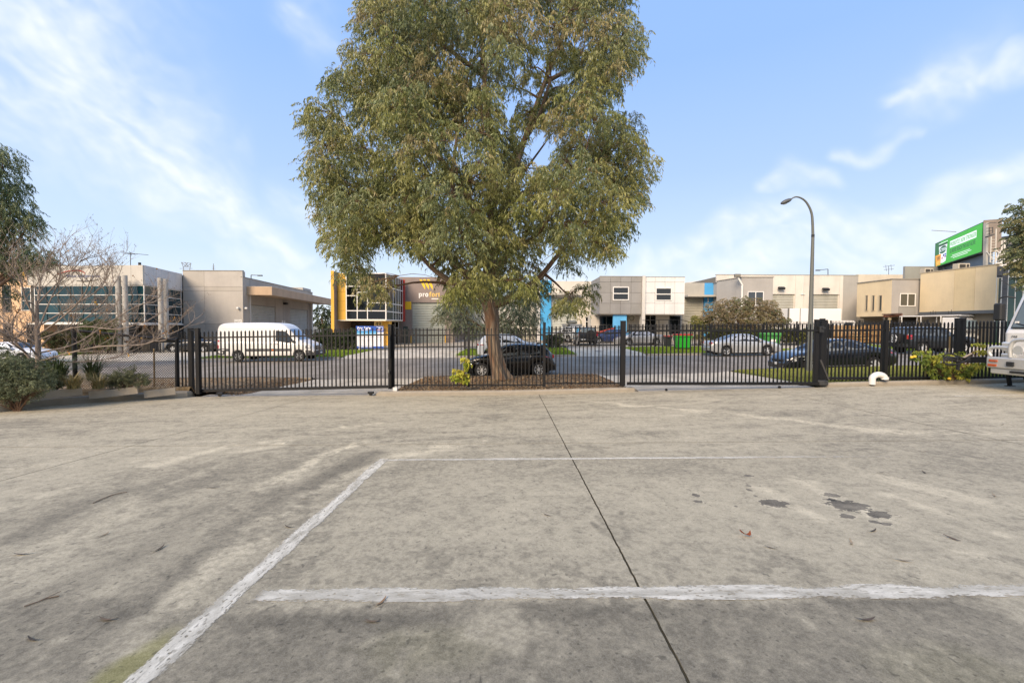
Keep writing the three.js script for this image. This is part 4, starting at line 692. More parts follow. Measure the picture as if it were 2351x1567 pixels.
// ---- grey and white twin units
{
  const d = 50, db = 55.5, dg = 53.2, gy = grade0(14, d), t = thing('twin_units', 'grey and white panelled units with square windows right of the tree', 'building', [14, gy, -53]);
  const grey = paintWall(0x8f8c86), grey2 = paintWall(0x93908a), white = paintWall(0xdedbd4), white2 = paintWall(0xdad6cf), cream = paintWall(0xcdc3b0), blue = paintWall(0x66b4e4);
  const x0 = X(1376.5, d), xp0 = X(1472.5, d), xp1 = X(1479.5, d), x1 = X(1571, d), yt = Y(1420, 634.5, d), yb = Y(1420, 720, d), ytw = Y(1520, 636, d), ybw = Y(1520, 721, d), yj = [yb, Y(1420, 696, d), Y(1420, 671.5, d), Y(1420, 647, d), yt];
  wpart(t, 'core', [box(x0 + 0.05, xp0, yb + 0.05, yt - 0.1, -db, -d - 0.09), box(xp1, x1 - 0.05, ybw + 0.05, ytw - 0.1, -db, -d - 0.09)], M(0x5e5b55, { roughness: 0.95 }));
  panels(t, 'grey_panel', ident, steps(x0, xp0 - 0.02, 4), yj, -d - 0.08, -d, [grey, grey2, grey, grey2, grey2], 0.025);
  panels(t, 'white_panel', ident, steps(xp1 + 0.02, x1, 4), [ybw, Y(1520, 696, d), Y(1520, 672, d), Y(1520, 647, d), ytw], -d - 0.08, -d, [white, white2, white], 0.025);
  panels(t, 'grey_panel', onWall([x0, db], [x0, d]), [0, 2.7, db - d], yj, -0.06, 0.02, [grey2, grey], 0.025);
  wpart(t, 'pier', box(xp0, xp1, gy, ytw + 0.12, -d - 0.8, -d + 0.25), paintWall(0xd2cabb));
  wpart(t, 'parapet_cap', [box(x0 - 0.02, xp0, yt, yt + 0.06, -d - 0.25, -d + 0.03), box(xp1, x1 + 0.02, ytw, ytw + 0.06, -d - 0.25, -d + 0.03)], M(0x9b978d));
  windowPart(t, ident, [X(1407, d), X(1442, d)], [Y(1420, 688, d), Y(1420, 673.5, d), Y(1420, 659, d)], -d + 0.005, whiteTrim, M(0x2b2e30, { roughness: 0.08 }), 0.1);
  windowPart(t, ident, [X(1505, d), X(1540, d)], [Y(1520, 689, d), Y(1520, 675, d), Y(1520, 661, d)], -d + 0.005, whiteTrim, M(0x2b2e30, { roughness: 0.08 }), 0.1);
  // ground floors under the overhang
  wpart(t, 'ground_floor', [box(X(1357, dg), x1 - 0.1, gy, yb - 0.02, -db, -dg)], cream);
  wpart(t, 'soffit', [box(x0, xp0, yb - 0.08, yb - 0.021, -dg, -d + 0.0), box(xp1, x1, ybw - 0.08, ybw - 0.021, -dg, -d)], M(0x8f8a80));
  windowPart(t, ident, steps(X(1377, dg), X(1407, dg), 2), [gy + 0.1, Y(1390, 745, dg), Y(1390, 726, dg)], -dg + 0.01, M(0x6f6f6e), glassDark, 0.07);
  wpart(t, 'blue_panel', box(X(1407.5, d + 0.3), X(1438.5, d + 0.3), gy, yb - 0.09, -d - 0.55, -d - 0.25), blue);
  { const a = X(1441, dg), b = X(1455, dg), y0 = Y(1448, 738, dg), y1 = Y(1448, 722, dg); const ac = wpart(t, 'air_conditioner', rbox(a, b, y0, y1, -dg + 0.05, -dg + 0.45, 0.04), M(0xc9c0a8, { roughness: 0.6 })); const fan = new THREE.TorusGeometry(0.26, 0.02, 6, 18); fan.translate((a + b) / 2, (y0 + y1) / 2, -dg + 0.46); wpart(ac, 'fan_guard', fan, plasticDark); }
  windowPart(t, ident, steps(X(1480, dg), X(1505, dg), 2), [gy + 0.1, Y(1490, 747, dg), Y(1490, 734.5, dg), Y(1490, 722, dg)], -dg + 0.01, M(0x9c9a94), glassDark, 0.07, 'door');
  windowPart(t, ident, [X(1537, dg), X(1562, dg)], [gy + 1, ybw - 0.1], -dg + 0.01, M(0x6f6f6e), glassDark, 0.07);
}
// ---- roller-door unit with the blue corner
{
  const d = 57, gy = grade0(24, d), t = thing('corner_unit', 'grey unit with blue corner and roller door left of the brown bush', 'building', [24, gy, -62]), wall = paintWall(0xaaa598), blue = paintWall(0x4d9fd6);
  const x0 = X(1568, d), s0 = X(1571, d), s1 = X(1613, d), x1 = X(1616, d), x2 = X(1644, d), yt = Y(1600, 649, d), st = Y(1590, 684.5, d);
  wpart(t, 'wall', [box(x0, x1 - 0.002, st + 0.02, yt, -d - 0.3, -d), box(x0, x2, gy, yt - 0.3, -78, -d - 0.4)], wall); wpart(t, 'blue_wall', box(x1, x2, gy, yt - 0.01, -d - 0.32, -d + 0.02), blue);
  shutter(t, ident, s0, s1, gy, st, -d - 0.2, M(0xa9a697, { roughness: 0.6, mottle: 0.3 }), wall);
  wpart(t, 'canopy', box(s0 - 0.1, X(1637, d), Y(1600, 682, d), Y(1600, 678, d), -d + 0.03, -d + 1.3), M(0xb4afa2, { roughness: 0.7 }));
  { const p = P(1625, 688, d); wpart(t, 'wall_lamp', [box(p.x - 0.05, p.x + 0.05, p.y - 0.3, p.y + 0.25, -d + 0.03, -d + 0.2)], whiteTrim); }
  wpart(t, 'roof', [new THREE.BufferGeometry().setFromPoints([P(1575, 648, 70), P(1646, 639, 70), P(1646, 655, 70), P(1575, 648, 70), P(1646, 655, 70), P(1575, 655, 70)].map((p) => p))].map((g) => { g.computeVertexNormals(); return uvMetres(g); }), paintWall(0xd0ccc0));
}
// ---- long cream warehouse with a grey office in front
{
  const d = 58, gy = grade0(32, d), t = thing('cream_warehouse', 'long cream warehouse with two roller doors behind the lamp post', 'building', [36, gy, -64]), cream = paintWall(0xd8cfbd), cream2 = paintWall(0xd4cbb9), grey = paintWall(0xa9a499), pale = paintWall(0xe0dccf);
  const x0 = X(1643, d), x1 = X(1934, d), x2 = X(1968, d), yl = Y(1643, 629, d), yr = Y(1968, 634, d), yt = (yl + yr) / 2, a0 = X(1773.5, d), a1 = X(1822.5, d), b0 = X(1866, d), b1 = X(1924, d), st = Y(1800, 675, d), xm = X(1843, d);
  wpart(t, 'core', box(x0 + 0.1, x2, gy, yt - 0.2, -84, -d - 0.3), M(0x77736a, { roughness: 0.95 }));
  for (const [p, q, y, m] of [[x0, a0 - 0.1, gy, cream2], [a0 - 0.1, a1 + 0.1, st, cream], [a1 + 0.1, xm, gy, cream], [xm, b0 - 0.1, gy, cream2], [b0 - 0.1, b1 + 0.1, st, cream], [b1 + 0.1, x1, gy, cream], [x1, x2, gy, grey]]) wpart(t, 'wall_panel', box(p + 0.012, q - 0.012, y, yt, -d - 0.25, -d), m);
  wpart(t, 'coping', box(x0, x2, yt, yt + 0.08, -d - 0.4, -d + 0.03), M(0x9c978b)); wpart(t, 'roof_panel', box(X(1718, 61), X(1755, 61), yt + 0.02, yt + 0.28, -62, -61), grey);
  const sg = M(0xb0afa3, { roughness: 0.6, mottle: 0.3 }); shutter(t, ident, a0, a1, gy, st, -d - 0.2, sg, cream2); shutter(t, ident, b0, b1, gy, st, -d - 0.2, sg, cream2);
  for (const [px, py] of [[1795, 661], [1897, 663.5]]) { const p = P(px, py, d - 0.4), g = rbox(-0.4, 0.4, -0.13, 0.13, -0.2, 0.2, 0.05); g.rotateX(0.5); g.translate(p.x, p.y, p.z); wpart(t, 'floodlight', [g, bar(V3(p.x, p.y, -d), V3(p.x, p.y, p.z), 0.04)], plasticDark); }
  { const p = P(1843, 675, d); wpart(t, 'conduit', [box(p.x - 0.05, p.x + 0.05, p.y, yt - 0.1, -d + 0.01, -d + 0.08), box(p.x - 0.25, p.x + 0.25, p.y - 0.08, p.y, -d + 0.01, -d + 0.12)], pale); }
  // office
  const e = 50, u = thing('grey_office', 'low grey office with one window behind the brown bush', 'building', [29, gy, -53]), k = X(1701, e), m1 = X(1773, e), f0 = [X(1644, 54.5), 54.5], yo = Y(1730, 636.5, e), F = onWall(f0, [k, e]);
  wpart(u, 'wall', [box(k, m1, gy, yo, -57.7, -e)], paintWall(0xa6a197)); wpart(u, 'side_wall', F(box(0, F.len, gy, yo - 0.01, -0.2, 0)), paintWall(0xb0aca2));
  wpart(u, 'eave', [box(k - 0.1, m1 + 0.06, yo, yo + 0.07, -57.6, -e + 0.06), F(box(-0.1, F.len, yo - 0.005, yo + 0.066, -0.3, 0.06))], M(0x8b877d));
  windowPart(u, ident, steps(X(1715.5, e), X(1751, e), 2), [Y(1730, 700, e), Y(1730, 669.5, e)], -e + 0.005, whiteTrim, M(0x33373a, { roughness: 0.1, clearcoat: 1 }), 0.08);
  { const p = [P(1693, 634, 49.7), P(1704, 653, 49.7), P(1702, 690, 49.7), V3(X(1702, 49.7), gy, -49.7)]; wpart(u, 'downpipe', [sqbar(p[0], p[1], 0.14, 0.16), sqbar(p[1], p[3], 0.14, 0.16)], pale); wpart(u, 'rainhead', rbox(p[0].x - 0.3, p[0].x + 0.3, p[0].y - 0.1, p[0].y + 0.25, -49.85, -49.5, 0.03), M(0x7d796f)); }
}
// ---- beige building at the right with slit windows
{
  const gy = grade0(40, 44), t = thing('beige_building', 'beige building with three slit windows at the right', 'building', [42, gy, -48]), beige = paintWall(0xe3cfa8), beige2 = paintWall(0xe0cba0), grey = paintWall(0xa29d94), n = [X(2046, 46), 46], f = [X(1966, 50.5), 50.5], xg = X(2120, 46);
  const ys = Y(2046, 641, 46), yb = Y(2046, 725, 46), S = onWall(f, n);
  wpart(t, 'wall', S(box(0, S.len - 0.02, yb, ys, -0.25, 0)), beige); wpart(t, 'grey_wall', box(n[0], xg, yb, ys, -46.25, -46), grey); wpart(t, 'grey_panel', [box(X(2062, 46), X(2101, 46), yb + 0.02, Y(2080, 703, 46), -46 + 0.004, -45.97)], paintWall(0x8f8b83));
  for (const [a, b] of [[1987, 1992], [2002, 2007.5], [2018, 2024.5]]) { const q = along(a, f, n), r = along(b, f, n); windowPart(t, S, [q.u, r.u], [q.y(713), q.y(678)], 0.004, M(0xb9ab90), M(0x4a4a44, { roughness: 0.15, clearcoat: 1 }), 0.06); }
  windowPart(t, ident, steps(X(2064, 46), X(2098.5, 46), 2), [Y(2080, 702, 46), Y(2080, 674, 46)], -46 + 0.03, whiteTrim, M(0x4b4a42, { roughness: 0.15, clearcoat: 1 }), 0.08);
  wpart(t, 'eave', [S(box(0, S.len, ys, ys + 0.08, -0.3, 0.08)), box(n[0] - 0.05, xg, ys + 0.002, ys + 0.082, -46.3, -45.93)], M(0x8a857b));
  wpart(t, 'core', [prism([[f[0] + 0.3, 50.4], [n[0] + 0.3, 46.3], [xg + 8, 46.3], [xg + 8, 62], [X(1990, 62), 62]], yb - 0.1, ys - 0.1), prism([[f[0] + 2, 52], [n[0] + 2, 49], [xg + 8, 49], [xg + 8, 62], [X(2010, 62), 62]], gy, yb - 0.1)], M(0x6e675a, { roughness: 0.95 }));
  for (const px of [2044, 2110]) wpart(t, 'post', box(X(px, 46.4), X(px, 46.4) + 0.2, gy, yb - 0.1, -46.7, -46.5), beige2);
  // long side wall towards the camera
  const p = [X(2120, 45.6) - 0.35, 45.7], q = [X(2284, 39), 39], L = onWall(p, q), yw = Y(2284, 607, 39), y0 = Y(2284, 711, 39); const ws = [0, along(2188, p, q).u, along(2235, p, q).u, L.len];
  for (let i = 0; i < 3; i++) wpart(t, 'wall_panel', L(box(ws[i] + 0.01, ws[i + 1] - 0.01, y0, yw, -0.25, 0)), i % 2 ? beige2 : beige);
  wpart(t, 'coping', L(box(-0.1, L.len + 0.1, yw, yw + 0.07, -0.35, 0.05)), M(0xb3a78f)); wpart(t, 'base_trim', L(box(0, L.len, y0 - 0.28, y0, -0.3, 0.05)), M(0x5a5f62, { roughness: 0.6 })); wpart(t, 'lower_wall', L(box(0, L.len, gy, y0 - 0.28, -0.9, -0.6)), paintWall(0xb9b4aa));
  wpart(t, 'core', prism([[p[0] + 0.3, 45.7], [q[0] + 0.4, 39.4], [q[0] + 22, 39.4], [q[0] + 22, 60], [X(2135, 60), 60]], gy, yw - 0.2), M(0x6e675a, { roughness: 0.95 }));
  for (const [px, py, d, w] of [[2130, 621, 47, 0.9], [2210, 610, 43.5, 1.1]]) { const c = P(px, py, d); const ac = wpart(t, 'roof_unit', rbox(c.x - w / 2, c.x + w / 2, c.y - 0.35, c.y + 0.22, c.z - 0.4, c.z + 0.2, 0.03), M(0xbdb4a0)); wpart(ac, 'grille', [box(c.x - w * 0.4, c.x + w * 0.1, c.y - 0.25, c.y + 0.12, c.z + 0.2, c.z + 0.23), box(c.x + w * 0.2, c.x + w * 0.4, c.y - 0.25, c.y + 0.12, c.z + 0.2, c.z + 0.23)], M(0x3e3b35)); }
  // dark clad and glazed front at the right edge
  const xe = q[0] + 0.02, xx = [X(2286, 39), X(2296.5, 39)], cl = M(0x57575a, { roughness: 0.55, mottle: 0.5 }), yq = [Y(2300, 790, 39), Y(2300, 735, 39), Y(2300, 711, 39), Y(2300, 687, 39), Y(2300, 663, 39), Y(2300, 637, 39), Y(2300, 611, 39)];
  panels(t, 'dark_panel', ident, [X(2298, 39), X(2311, 39)], yq, -39.1, -39, cl); panels(t, 'dark_panel', ident, [xe, X(2297.9, 39)], [yq[5], yq[6]], -39.1, -39, cl);
  windowPart(t, ident, [xe + 0.02, X(2297, 39)], [yq[0], Y(2290, 634, 39), yq[5]].sort((a, b) => a - b), -39.06, whiteTrim, M(0x20352c, { roughness: 0.05 }), 0.07); windowPart(t, ident, [X(2311.5, 39), X(2329, 39), X(2347, 39), X(2366, 39), X(2390, 39)], [yq[0], Y(2320, 635, 39), yq[6]].sort((a, b) => a - b), -39.06, whiteTrim, M(0x24443f, { roughness: 0.05 }), 0.07);
}
// ---- building behind: cream parapet and grey plant screen
{
  const d = 63, gy = grade0(50, d), t = thing('rear_building', 'cream parapet and grey screen wall behind the beige building', 'building', [52, gy, -70]);
  wpart(t, 'parapet', box(X(1966, d), X(2150, d), gy, Y(2050, 630, d), -d - 0.4, -d), paintWall(0xd2c4a8)); wpart(t, 'screen_wall', box(X(2074, d - 4), X(2170, d - 4), gy + 3, Y(2100, 611, d - 4), -d + 3.7, -d + 4), paintWall(0x97968f));
}
// ---- billboard on its frame
{
  const a = [X(2141, 60), 60], b = [X(2250, 47.5), 47.5], F = onWall(a, b), yt = Y(2250, 508, 47.5), yb = Y(2250, 578.5, 47.5), gy = grade0(48, 50), t = thing('billboard', 'bright green digital billboard on the roof at the right', 'billboard', [50, gy, -53]);
  const tex = canvasTex(1536, 400, (c, w, h) => {
    c.fillStyle = '#3fae2a'; c.fillRect(0, 0, w, h); c.fillStyle = '#2c6b2d'; c.beginPath(); c.moveTo(0, 0); c.lineTo(210, 0); c.lineTo(110, 400); c.lineTo(0, 400); c.fill();
    c.fillStyle = '#f1f3ee'; c.beginPath(); c.moveTo(150, 60); c.lineTo(470, 60); c.lineTo(430, 350); c.quadraticCurveTo(300, 390, 190, 350); c.closePath(); c.fill(); c.fillStyle = '#1d3d22'; c.fillRect(150, 52, 320, 30); c.fillStyle = '#fff'; c.fillRect(140, 30, 340, 10);
    c.fillStyle = '#1f5a2b'; c.beginPath(); c.ellipse(310, 150, 140, 62, -0.05, 0, 7); c.fill(); c.fillStyle = '#fff'; c.font = 'bold 70px sans-serif'; c.textAlign = 'center'; c.fillText('ACTIVIA', 310, 176);
    c.fillStyle = '#c9304c'; c.beginPath(); c.arc(290, 290, 22, 0, 7); c.fill(); c.fillStyle = '#33376b'; c.beginPath(); c.arc(338, 250, 22, 0, 7); c.fill(); c.fillStyle = '#4c63b5'; c.fillRect(372, 226, 60, 30); c.fillStyle = '#8a3d8a'; c.fillRect(372, 264, 60, 26);
    c.fillStyle = '#f0a01f'; c.beginPath(); c.moveTo(20, 210); c.lineTo(250, 210); c.lineTo(230, 392); c.lineTo(50, 392); c.closePath(); c.fill(); c.fillStyle = '#3a2a10'; c.font = 'bold 84px sans-serif'; c.fillText('100', 138, 300); c.fillStyle = '#f7c65a'; c.fillRect(70, 330, 140, 14); c.fillRect(80, 356, 120, 12);
    c.textAlign = 'left'; c.fillStyle = '#f6f7f2'; c.fillRect(560, 66, 820, 104); c.fillStyle = '#3fae2a'; c.font = 'bold 92px sans-serif'; c.save(); c.translate(572, 152); c.scale(796 / c.measureText('PROBIOTICS NOW STRONGER').width, 1); c.fillText('PROBIOTICS NOW STRONGER', 0, 0); c.restore();
    c.fillStyle = '#123f18'; c.font = 'bold 84px sans-serif'; c.save(); c.translate(560, 258); c.scale(800 / c.measureText('SO MORE REACH THE GUT ALIVE').width, 1); c.fillText('SO MORE REACH THE GUT ALIVE', 0, 0); c.restore();
    c.fillStyle = '#e9f2e2'; c.fillRect(650, 300, 560, 9); c.fillRect(610, 322, 640, 9); c.fillRect(680, 344, 470, 9);
  });
  const scr = new THREE.PlaneGeometry(F.len - 0.3, yt - yb - 0.16); scr.translate(F.len / 2, (yt + yb) / 2, 0.03); wpart(t, 'screen', F(scr), new THREE.MeshStandardMaterial({ map: tex, emissive: 0xffffff, emissiveMap: tex, emissiveIntensity: 0.5, roughness: 0.5, side: 2 }));
  wpart(t, 'cabinet', F(box(0, F.len, yb, yt, -0.9, 0)), M(0x2d3a2f, { roughness: 0.6 })); wpart(t, 'end_panel', [F(box(F.len + 0.01, F.len + 0.05, yb - 0.05, yt + 0.12, -1.35, 0.04)), F(box(F.len - 1, F.len, yb - 0.04, yb - 0.004, -0.9, 0.0))], M(0x85796d, { roughness: 0.7, mottle: 0.5 }));
  const corr = []; const n = 46; for (let i = 0; i < n; i++) corr.push(F(box(lerp(1, F.len, i / n), lerp(1, F.len, (i + 0.55) / n), yb - 3, yb - 0.06, -0.75, -0.7)), F(box(lerp(1, F.len, i / n), lerp(1, F.len, (i + 1) / n), yb - 3, yb - 0.06, -0.8, -0.752))); wpart(t, 'backing_sheet', corr, M(0x8b9aa6, { roughness: 0.5, metalness: 0.3 }));
  const gal = M(0xb7b2a6, { roughness: 0.6, metalness: 0.2 }), d = 47, pb = (px, py, dd = d) => P(px, py, dd);
  wpart(t, 'support_post', [sqbar(pb(2263.5, 610), pb(2264.5, 512), 0.28, 0.24)], gal);
  // ladder
  const l0 = pb(2274, 602, 45), l1 = pb(2276.5, 543, 45), r0 = pb(2286, 602, 45), r1 = pb(2288, 525, 45); const lad = wpart(t, 'ladder', [sqbar(l0, l1, 0.07), sqbar(r0, r1, 0.07)], M(0xcfc8b8, { roughness: 0.5 })); for (let i = 0; i < 9; i++) { const k = i / 9; wpart(lad, 'rung', bar(l0.clone().lerp(l1, k), r0.clone().lerp(V3(r1.x, l1.y + 0.0, r1.z), k), 0.025, 0.025, 5), M(0xcfc8b8, { roughness: 0.5 })); }
  // walkway and rails behind
  const rails = []; for (const py of [551, 556, 560, 568]) rails.push(sqbar(pb(2266, py + 1, 50), pb(2352, py - 3, 46), 0.1)); for (const px of [2298, 2303]) rails.push(sqbar(pb(px, 602, 47), pb(px, 552, 47), 0.3)); rails.push(sqbar(pb(2284, 602, 45), pb(2300, 575, 45), 0.12), sqbar(pb(2266, 578, 46), pb(2280, 596, 46), 0.12), sqbar(pb(2285, 572, 46), pb(2297, 583, 46), 0.12), sqbar(pb(2310, 572, 46), pb(2298, 583, 46), 0.12));
  wpart(t, 'walkway', rails, M(0xcac5ba, { roughness: 0.6 }));
  const low = []; for (let i = 0; i < 5; i++) low.push(sqbar(pb(2300 + i * 13, 612, 41), pb(2300 + i * 13, 593 - (i % 2) * 4, 41), 0.14)); low.push(sqbar(pb(2284, 605, 41), pb(2355, 594, 41), 0.12), sqbar(pb(2284, 610, 41), pb(2355, 603, 41), 0.1)); wpart(t, 'roof_rail', low, M(0xdedad0, { roughness: 0.6 }));
  const cage = []; for (const [x0, y0, x1, y1] of [[2266, 524, 2280, 522], [2266, 531, 2280, 529], [2267, 538, 2280, 534], [2272, 522, 2272, 540], [2280, 521, 2280, 534], [2266, 515, 2275, 511], [2275, 511, 2288, 511]]) cage.push(sqbar(pb(x0, y0, 46), pb(x1, y1, 46), 0.06)); cage.push(sqbar(pb(2266, 544, 46), pb(2281, 538, 46), 0.3, 0.12)); wpart(t, 'cage', cage, M(0x55534f, { roughness: 0.6 }));
  wpart(t, 'light_arm', [sqbar(pb(2140, 528.5, 56), pb(2196, 532, 53), 0.06)], M(0x8d9090)); 
  const roof = new THREE.BufferGeometry().setFromPoints([pb(2290, 545, 56), pb(2352, 535, 52), pb(2352, 610, 52), pb(2290, 545, 56), pb(2352, 610, 52), pb(2290, 612, 56)]); roof.computeVertexNormals(); wpart(t, 'rear_screen', uvMetres(roof), M(0x6b675f, { roughness: 0.8 }));
}
// ---- aerials, roof lights and a pylon
{
  const ant = M(0x55585a, { roughness: 0.5 });
  const aerial = (px, base, top, d, label, bars) => { const b = P(px, base, d), tp = P(px, top, d), t = thing('tv_aerial', label, 'aerial', [b.x, b.y, b.z]); wpart(t, 'mast', bar(b, tp, 0.035, 0.03, 5), ant); for (const [x0, y0, x1, y1] of bars) wpart(t, 'element', bar(P(x0, y0, d), P(x1, y1, d - 0.3), 0.022, 0.022, 4), ant); };
  aerial(299, 612, 579, 44, 'television aerial on the roof of the glass-fronted office', [[277, 579, 340, 585], [283, 583, 311, 582], [290, 580.5, 308, 583.5], [296, 577, 302, 586]]);
  aerial(2041, 634, 610, 64, 'television aerial on the roof behind the beige building', [[2028, 612, 2055, 608.5], [2030, 619, 2053, 617], [2034, 608, 2036, 622], [2046, 607, 2048, 621]]);
  const light = (px, base, top, px2, py2, d, label) => { const t = thing('roof_light', label, 'light', [X(px, d), Y(px, base, d), -d]); wpart(t, 'mast', bar(P(px, base, d), P(px, top, d), 0.05, 0.05, 6), ant); wpart(t, 'arm', bar(P(px, top, d), P(px2, py2, d), 0.045, 0.04, 6), ant); wpart(t, 'lamp_head', rbox(P(px2, py2, d).x - 0.25, P(px2, py2, d).x + 0.3, P(px2, py2, d).y - 0.08, P(px2, py2, d).y + 0.06, -d - 0.12, -d + 0.12, 0.03), ant); };
  light(576, 642, 631, 596, 632, 54, 'thin light on a mast above the tan canopy'); light(1901.5, 634, 617.5, 1878, 620, 60, 'thin light on a mast above the cream warehouse');
  { const d = 240, t = thing('power_pylon', 'distant lattice pylon above the grey warehouse roof', 'pylon', [X(428, d), -1.5, -d]); const L = [], q = (a, b) => P(a, b, d), j = (x0, y0, x1, y1) => L.push(sqbar(q(x0, y0), q(x1, y1), 0.22)); for (const [a, b, c, e] of [[424, 640, 420, 612], [432, 640, 436, 612], [416, 602, 438, 604], [416, 602, 420, 612], [438, 604, 436, 612], [420, 612, 436, 612], [416, 602, 428, 612], [438, 604, 428, 612], [424, 602, 432, 612], [431, 603, 422, 612], [412, 616, 441, 616]]) j(a, b, c, e); wpart(t, 'lattice', L, M(0x7d8184, { roughness: 0.6 })); }
  { const d = 300, t = thing('power_pylon', 'smaller far pylon right of the first one', 'pylon', [X(489.5, d), -1.5, -d]); const L = []; for (const [a, b, c, e] of [[488, 640, 489.5, 605], [491, 640, 489.8, 605], [487, 611, 493, 611], [486, 616, 494, 616]]) L.push(sqbar(P(a, b, d), P(c, e, d), 0.2)); wpart(t, 'lattice', L, M(0x7d8184, { roughness: 0.6 })); }
}
console.log('buildings done');
// ================================================================ vehicles
// A body is lofted from cross-sections along its length. Own axes: x forward from the rear bumper, y up from the ground, z to the driver's right.
const curve1 = (list) => (x) => { // smooth curve through [x, y] pairs
  if (x <= list[0][0]) return list[0][1]; const n = list.length; if (x >= list[n - 1][0]) return list[n - 1][1];
  let i = 0; while (list[i + 1][0] < x) i++; const [x0, y0] = list[i], [x1, y1] = list[i + 1], t = (x - x0) / (x1 - x0);
  const s = (k) => { const a = list[Math.max(0, k - 1)], b = list[Math.min(n - 1, k + 1)]; const m = (b[1] - a[1]) / Math.max(1e-6, b[0] - a[0]); return m; };
  const d = (y1 - y0) / (x1 - x0), cl = (m) => d === 0 ? 0 : clamp(m / d, 0, 2.2) * d, m0 = cl(s(i)) * (x1 - x0), m1 = cl(s(i + 1)) * (x1 - x0), t2 = t * t, t3 = t2 * t;
  return (2 * t3 - 3 * t2 + 1) * y0 + (t3 - 2 * t2 + t) * m0 + (-2 * t3 + 3 * t2) * y1 + (t3 - t2) * m1;
};
function carShape(s) {
  const top = curve1(s.top), belt = curve1(s.belt), R = s.wheelR * 1.16;
  const plan = (x) => { const e = s.nose || 0.55, q = s.tail || 0.35; let k = 1; if (x > s.L - e) { const t = (x - s.L + e) / e; k *= 1 - s.noseIn * t * t; } if (x < q) { const t = (q - x) / q; k *= 1 - s.tailIn * t * t; } return k; };
  function section(x) {
    const w = s.W / 2 * plan(x), yT = top(x), yB = Math.min(belt(x), yT - 0.004), hc = yT - yB, c = clamp(hc / 0.42);
    let yb = s.sill; if (x < 0.22) yb = lerp(s.sill + s.lift, s.sill + s.lift * 0.4, x / 0.22); else if (x < s.wx[0] - R) yb = lerp(s.sill + s.lift * 0.4, s.sill, (x - 0.22) / (s.wx[0] - R - 0.22)); if (x > s.wx[1] + R) yb = s.sill + 0.02;
    for (const wx of s.wx) { const q = Math.abs(x - wx); if (q < R) yb = Math.max(yb, s.wheelR + Math.sqrt(R * R - q * q)); }
    yb = Math.min(yb, yB - 0.05);
    const wr = w * lerp(0.9, s.roofW, c), yS = (k) => lerp(yb, yB, k);
    return [[0, yb + 0.02], [w * 0.9, yb], [w * 0.965, yb + 0.015], [w * 0.985, yS(0.18)], [w, yS(0.5)], [w * 0.995, yS(0.78)], [w * 0.97, yS(0.96)], [w * lerp(0.94, 0.93, c), yB + 0.02 * c], [lerp(w * 0.93, wr, 0.5) + 0.012 * c, lerp(yB, yT, 0.42)], [wr + 0.012 * c, yT - 0.13 * c - 0.0015], [wr * 0.93, yT - 0.055 * c - 0.001], [wr * 0.8, yT - 0.022 * c - 0.0006], [wr * 0.45, yT - 0.006 * c], [0, yT]];
  }
  const zSide = (x, y) => { const q = section(x); for (let i = 3; i < 11; i++) if (y >= q[i][1] && y <= q[i + 1][1]) return lerp(q[i][0], q[i + 1][0], (y - q[i][1]) / Math.max(1e-6, q[i + 1][1] - q[i][1])); return y < q[3][1] ? q[3][0] : q[10][0]; };
  const yTop = (x, z) => { const q = section(x), a = Math.abs(z); for (let i = 13; i > 7; i--) if (a >= q[i][0] && a <= q[i - 1][0]) return lerp(q[i][1], q[i - 1][1], (a - q[i][0]) / Math.max(1e-6, q[i - 1][0] - q[i][0])); return q[7][1]; };
  return { section, zSide, yTop, top, belt, R };
}
function loftBody(s, sh) {
  const xs = new Set(); for (let i = 0; i <= 56; i++) xs.add(+(s.L * i / 56).toFixed(4)); for (const wx of s.wx) for (let i = -10; i <= 10; i++) xs.add(+(wx + sh.R * Math.sin(i / 10 * Math.PI / 2) * 0.9999).toFixed(4)); for (const [x] of s.top) xs.add(+x.toFixed(4)); for (const k of [0.02, 0.05, 0.1]) { xs.add(k); xs.add(+(s.L - k).toFixed(4)); }
  const X0 = [...xs].sort((a, b) => a - b).filter((x, i, a) => !i || x - a[i - 1] > 0.004), pos = [], idx = [], m = 14, full = 2 * m - 1;
  for (const x of X0) { const q = sh.section(x); for (let j = 0; j < full; j++) { const k = j < m ? j : full - 1 - j, sgn = j < m ? 1 : -1; pos.push(x, q[k][1], q[k][0] * sgn); } }
  const n = X0.length; for (let i = 0; i < n - 1; i++) for (let j = 0; j < full - 1; j++) { const a = i * full + j, b = a + full; idx.push(a, b, a + 1, a + 1, b, b + 1); }
  for (const [i, f] of [[0, 1], [n - 1, -1]]) { const c = pos.length / 3, q = sh.section(X0[i]); pos.push(X0[i] + (f > 0 ? -0.03 : 0.04), lerp(q[1][1], q[13][1], 0.5), 0); for (let j = 0; j < full - 1; j++) { const a = i * full + j; f > 0 ? idx.push(c, a, a + 1) : idx.push(c, a + 1, a); } }
  const g = new THREE.BufferGeometry(); g.setAttribute('position', new THREE.Float32BufferAttribute(pos, 3)); g.setIndex(idx); g.computeVertexNormals(); return g;
}
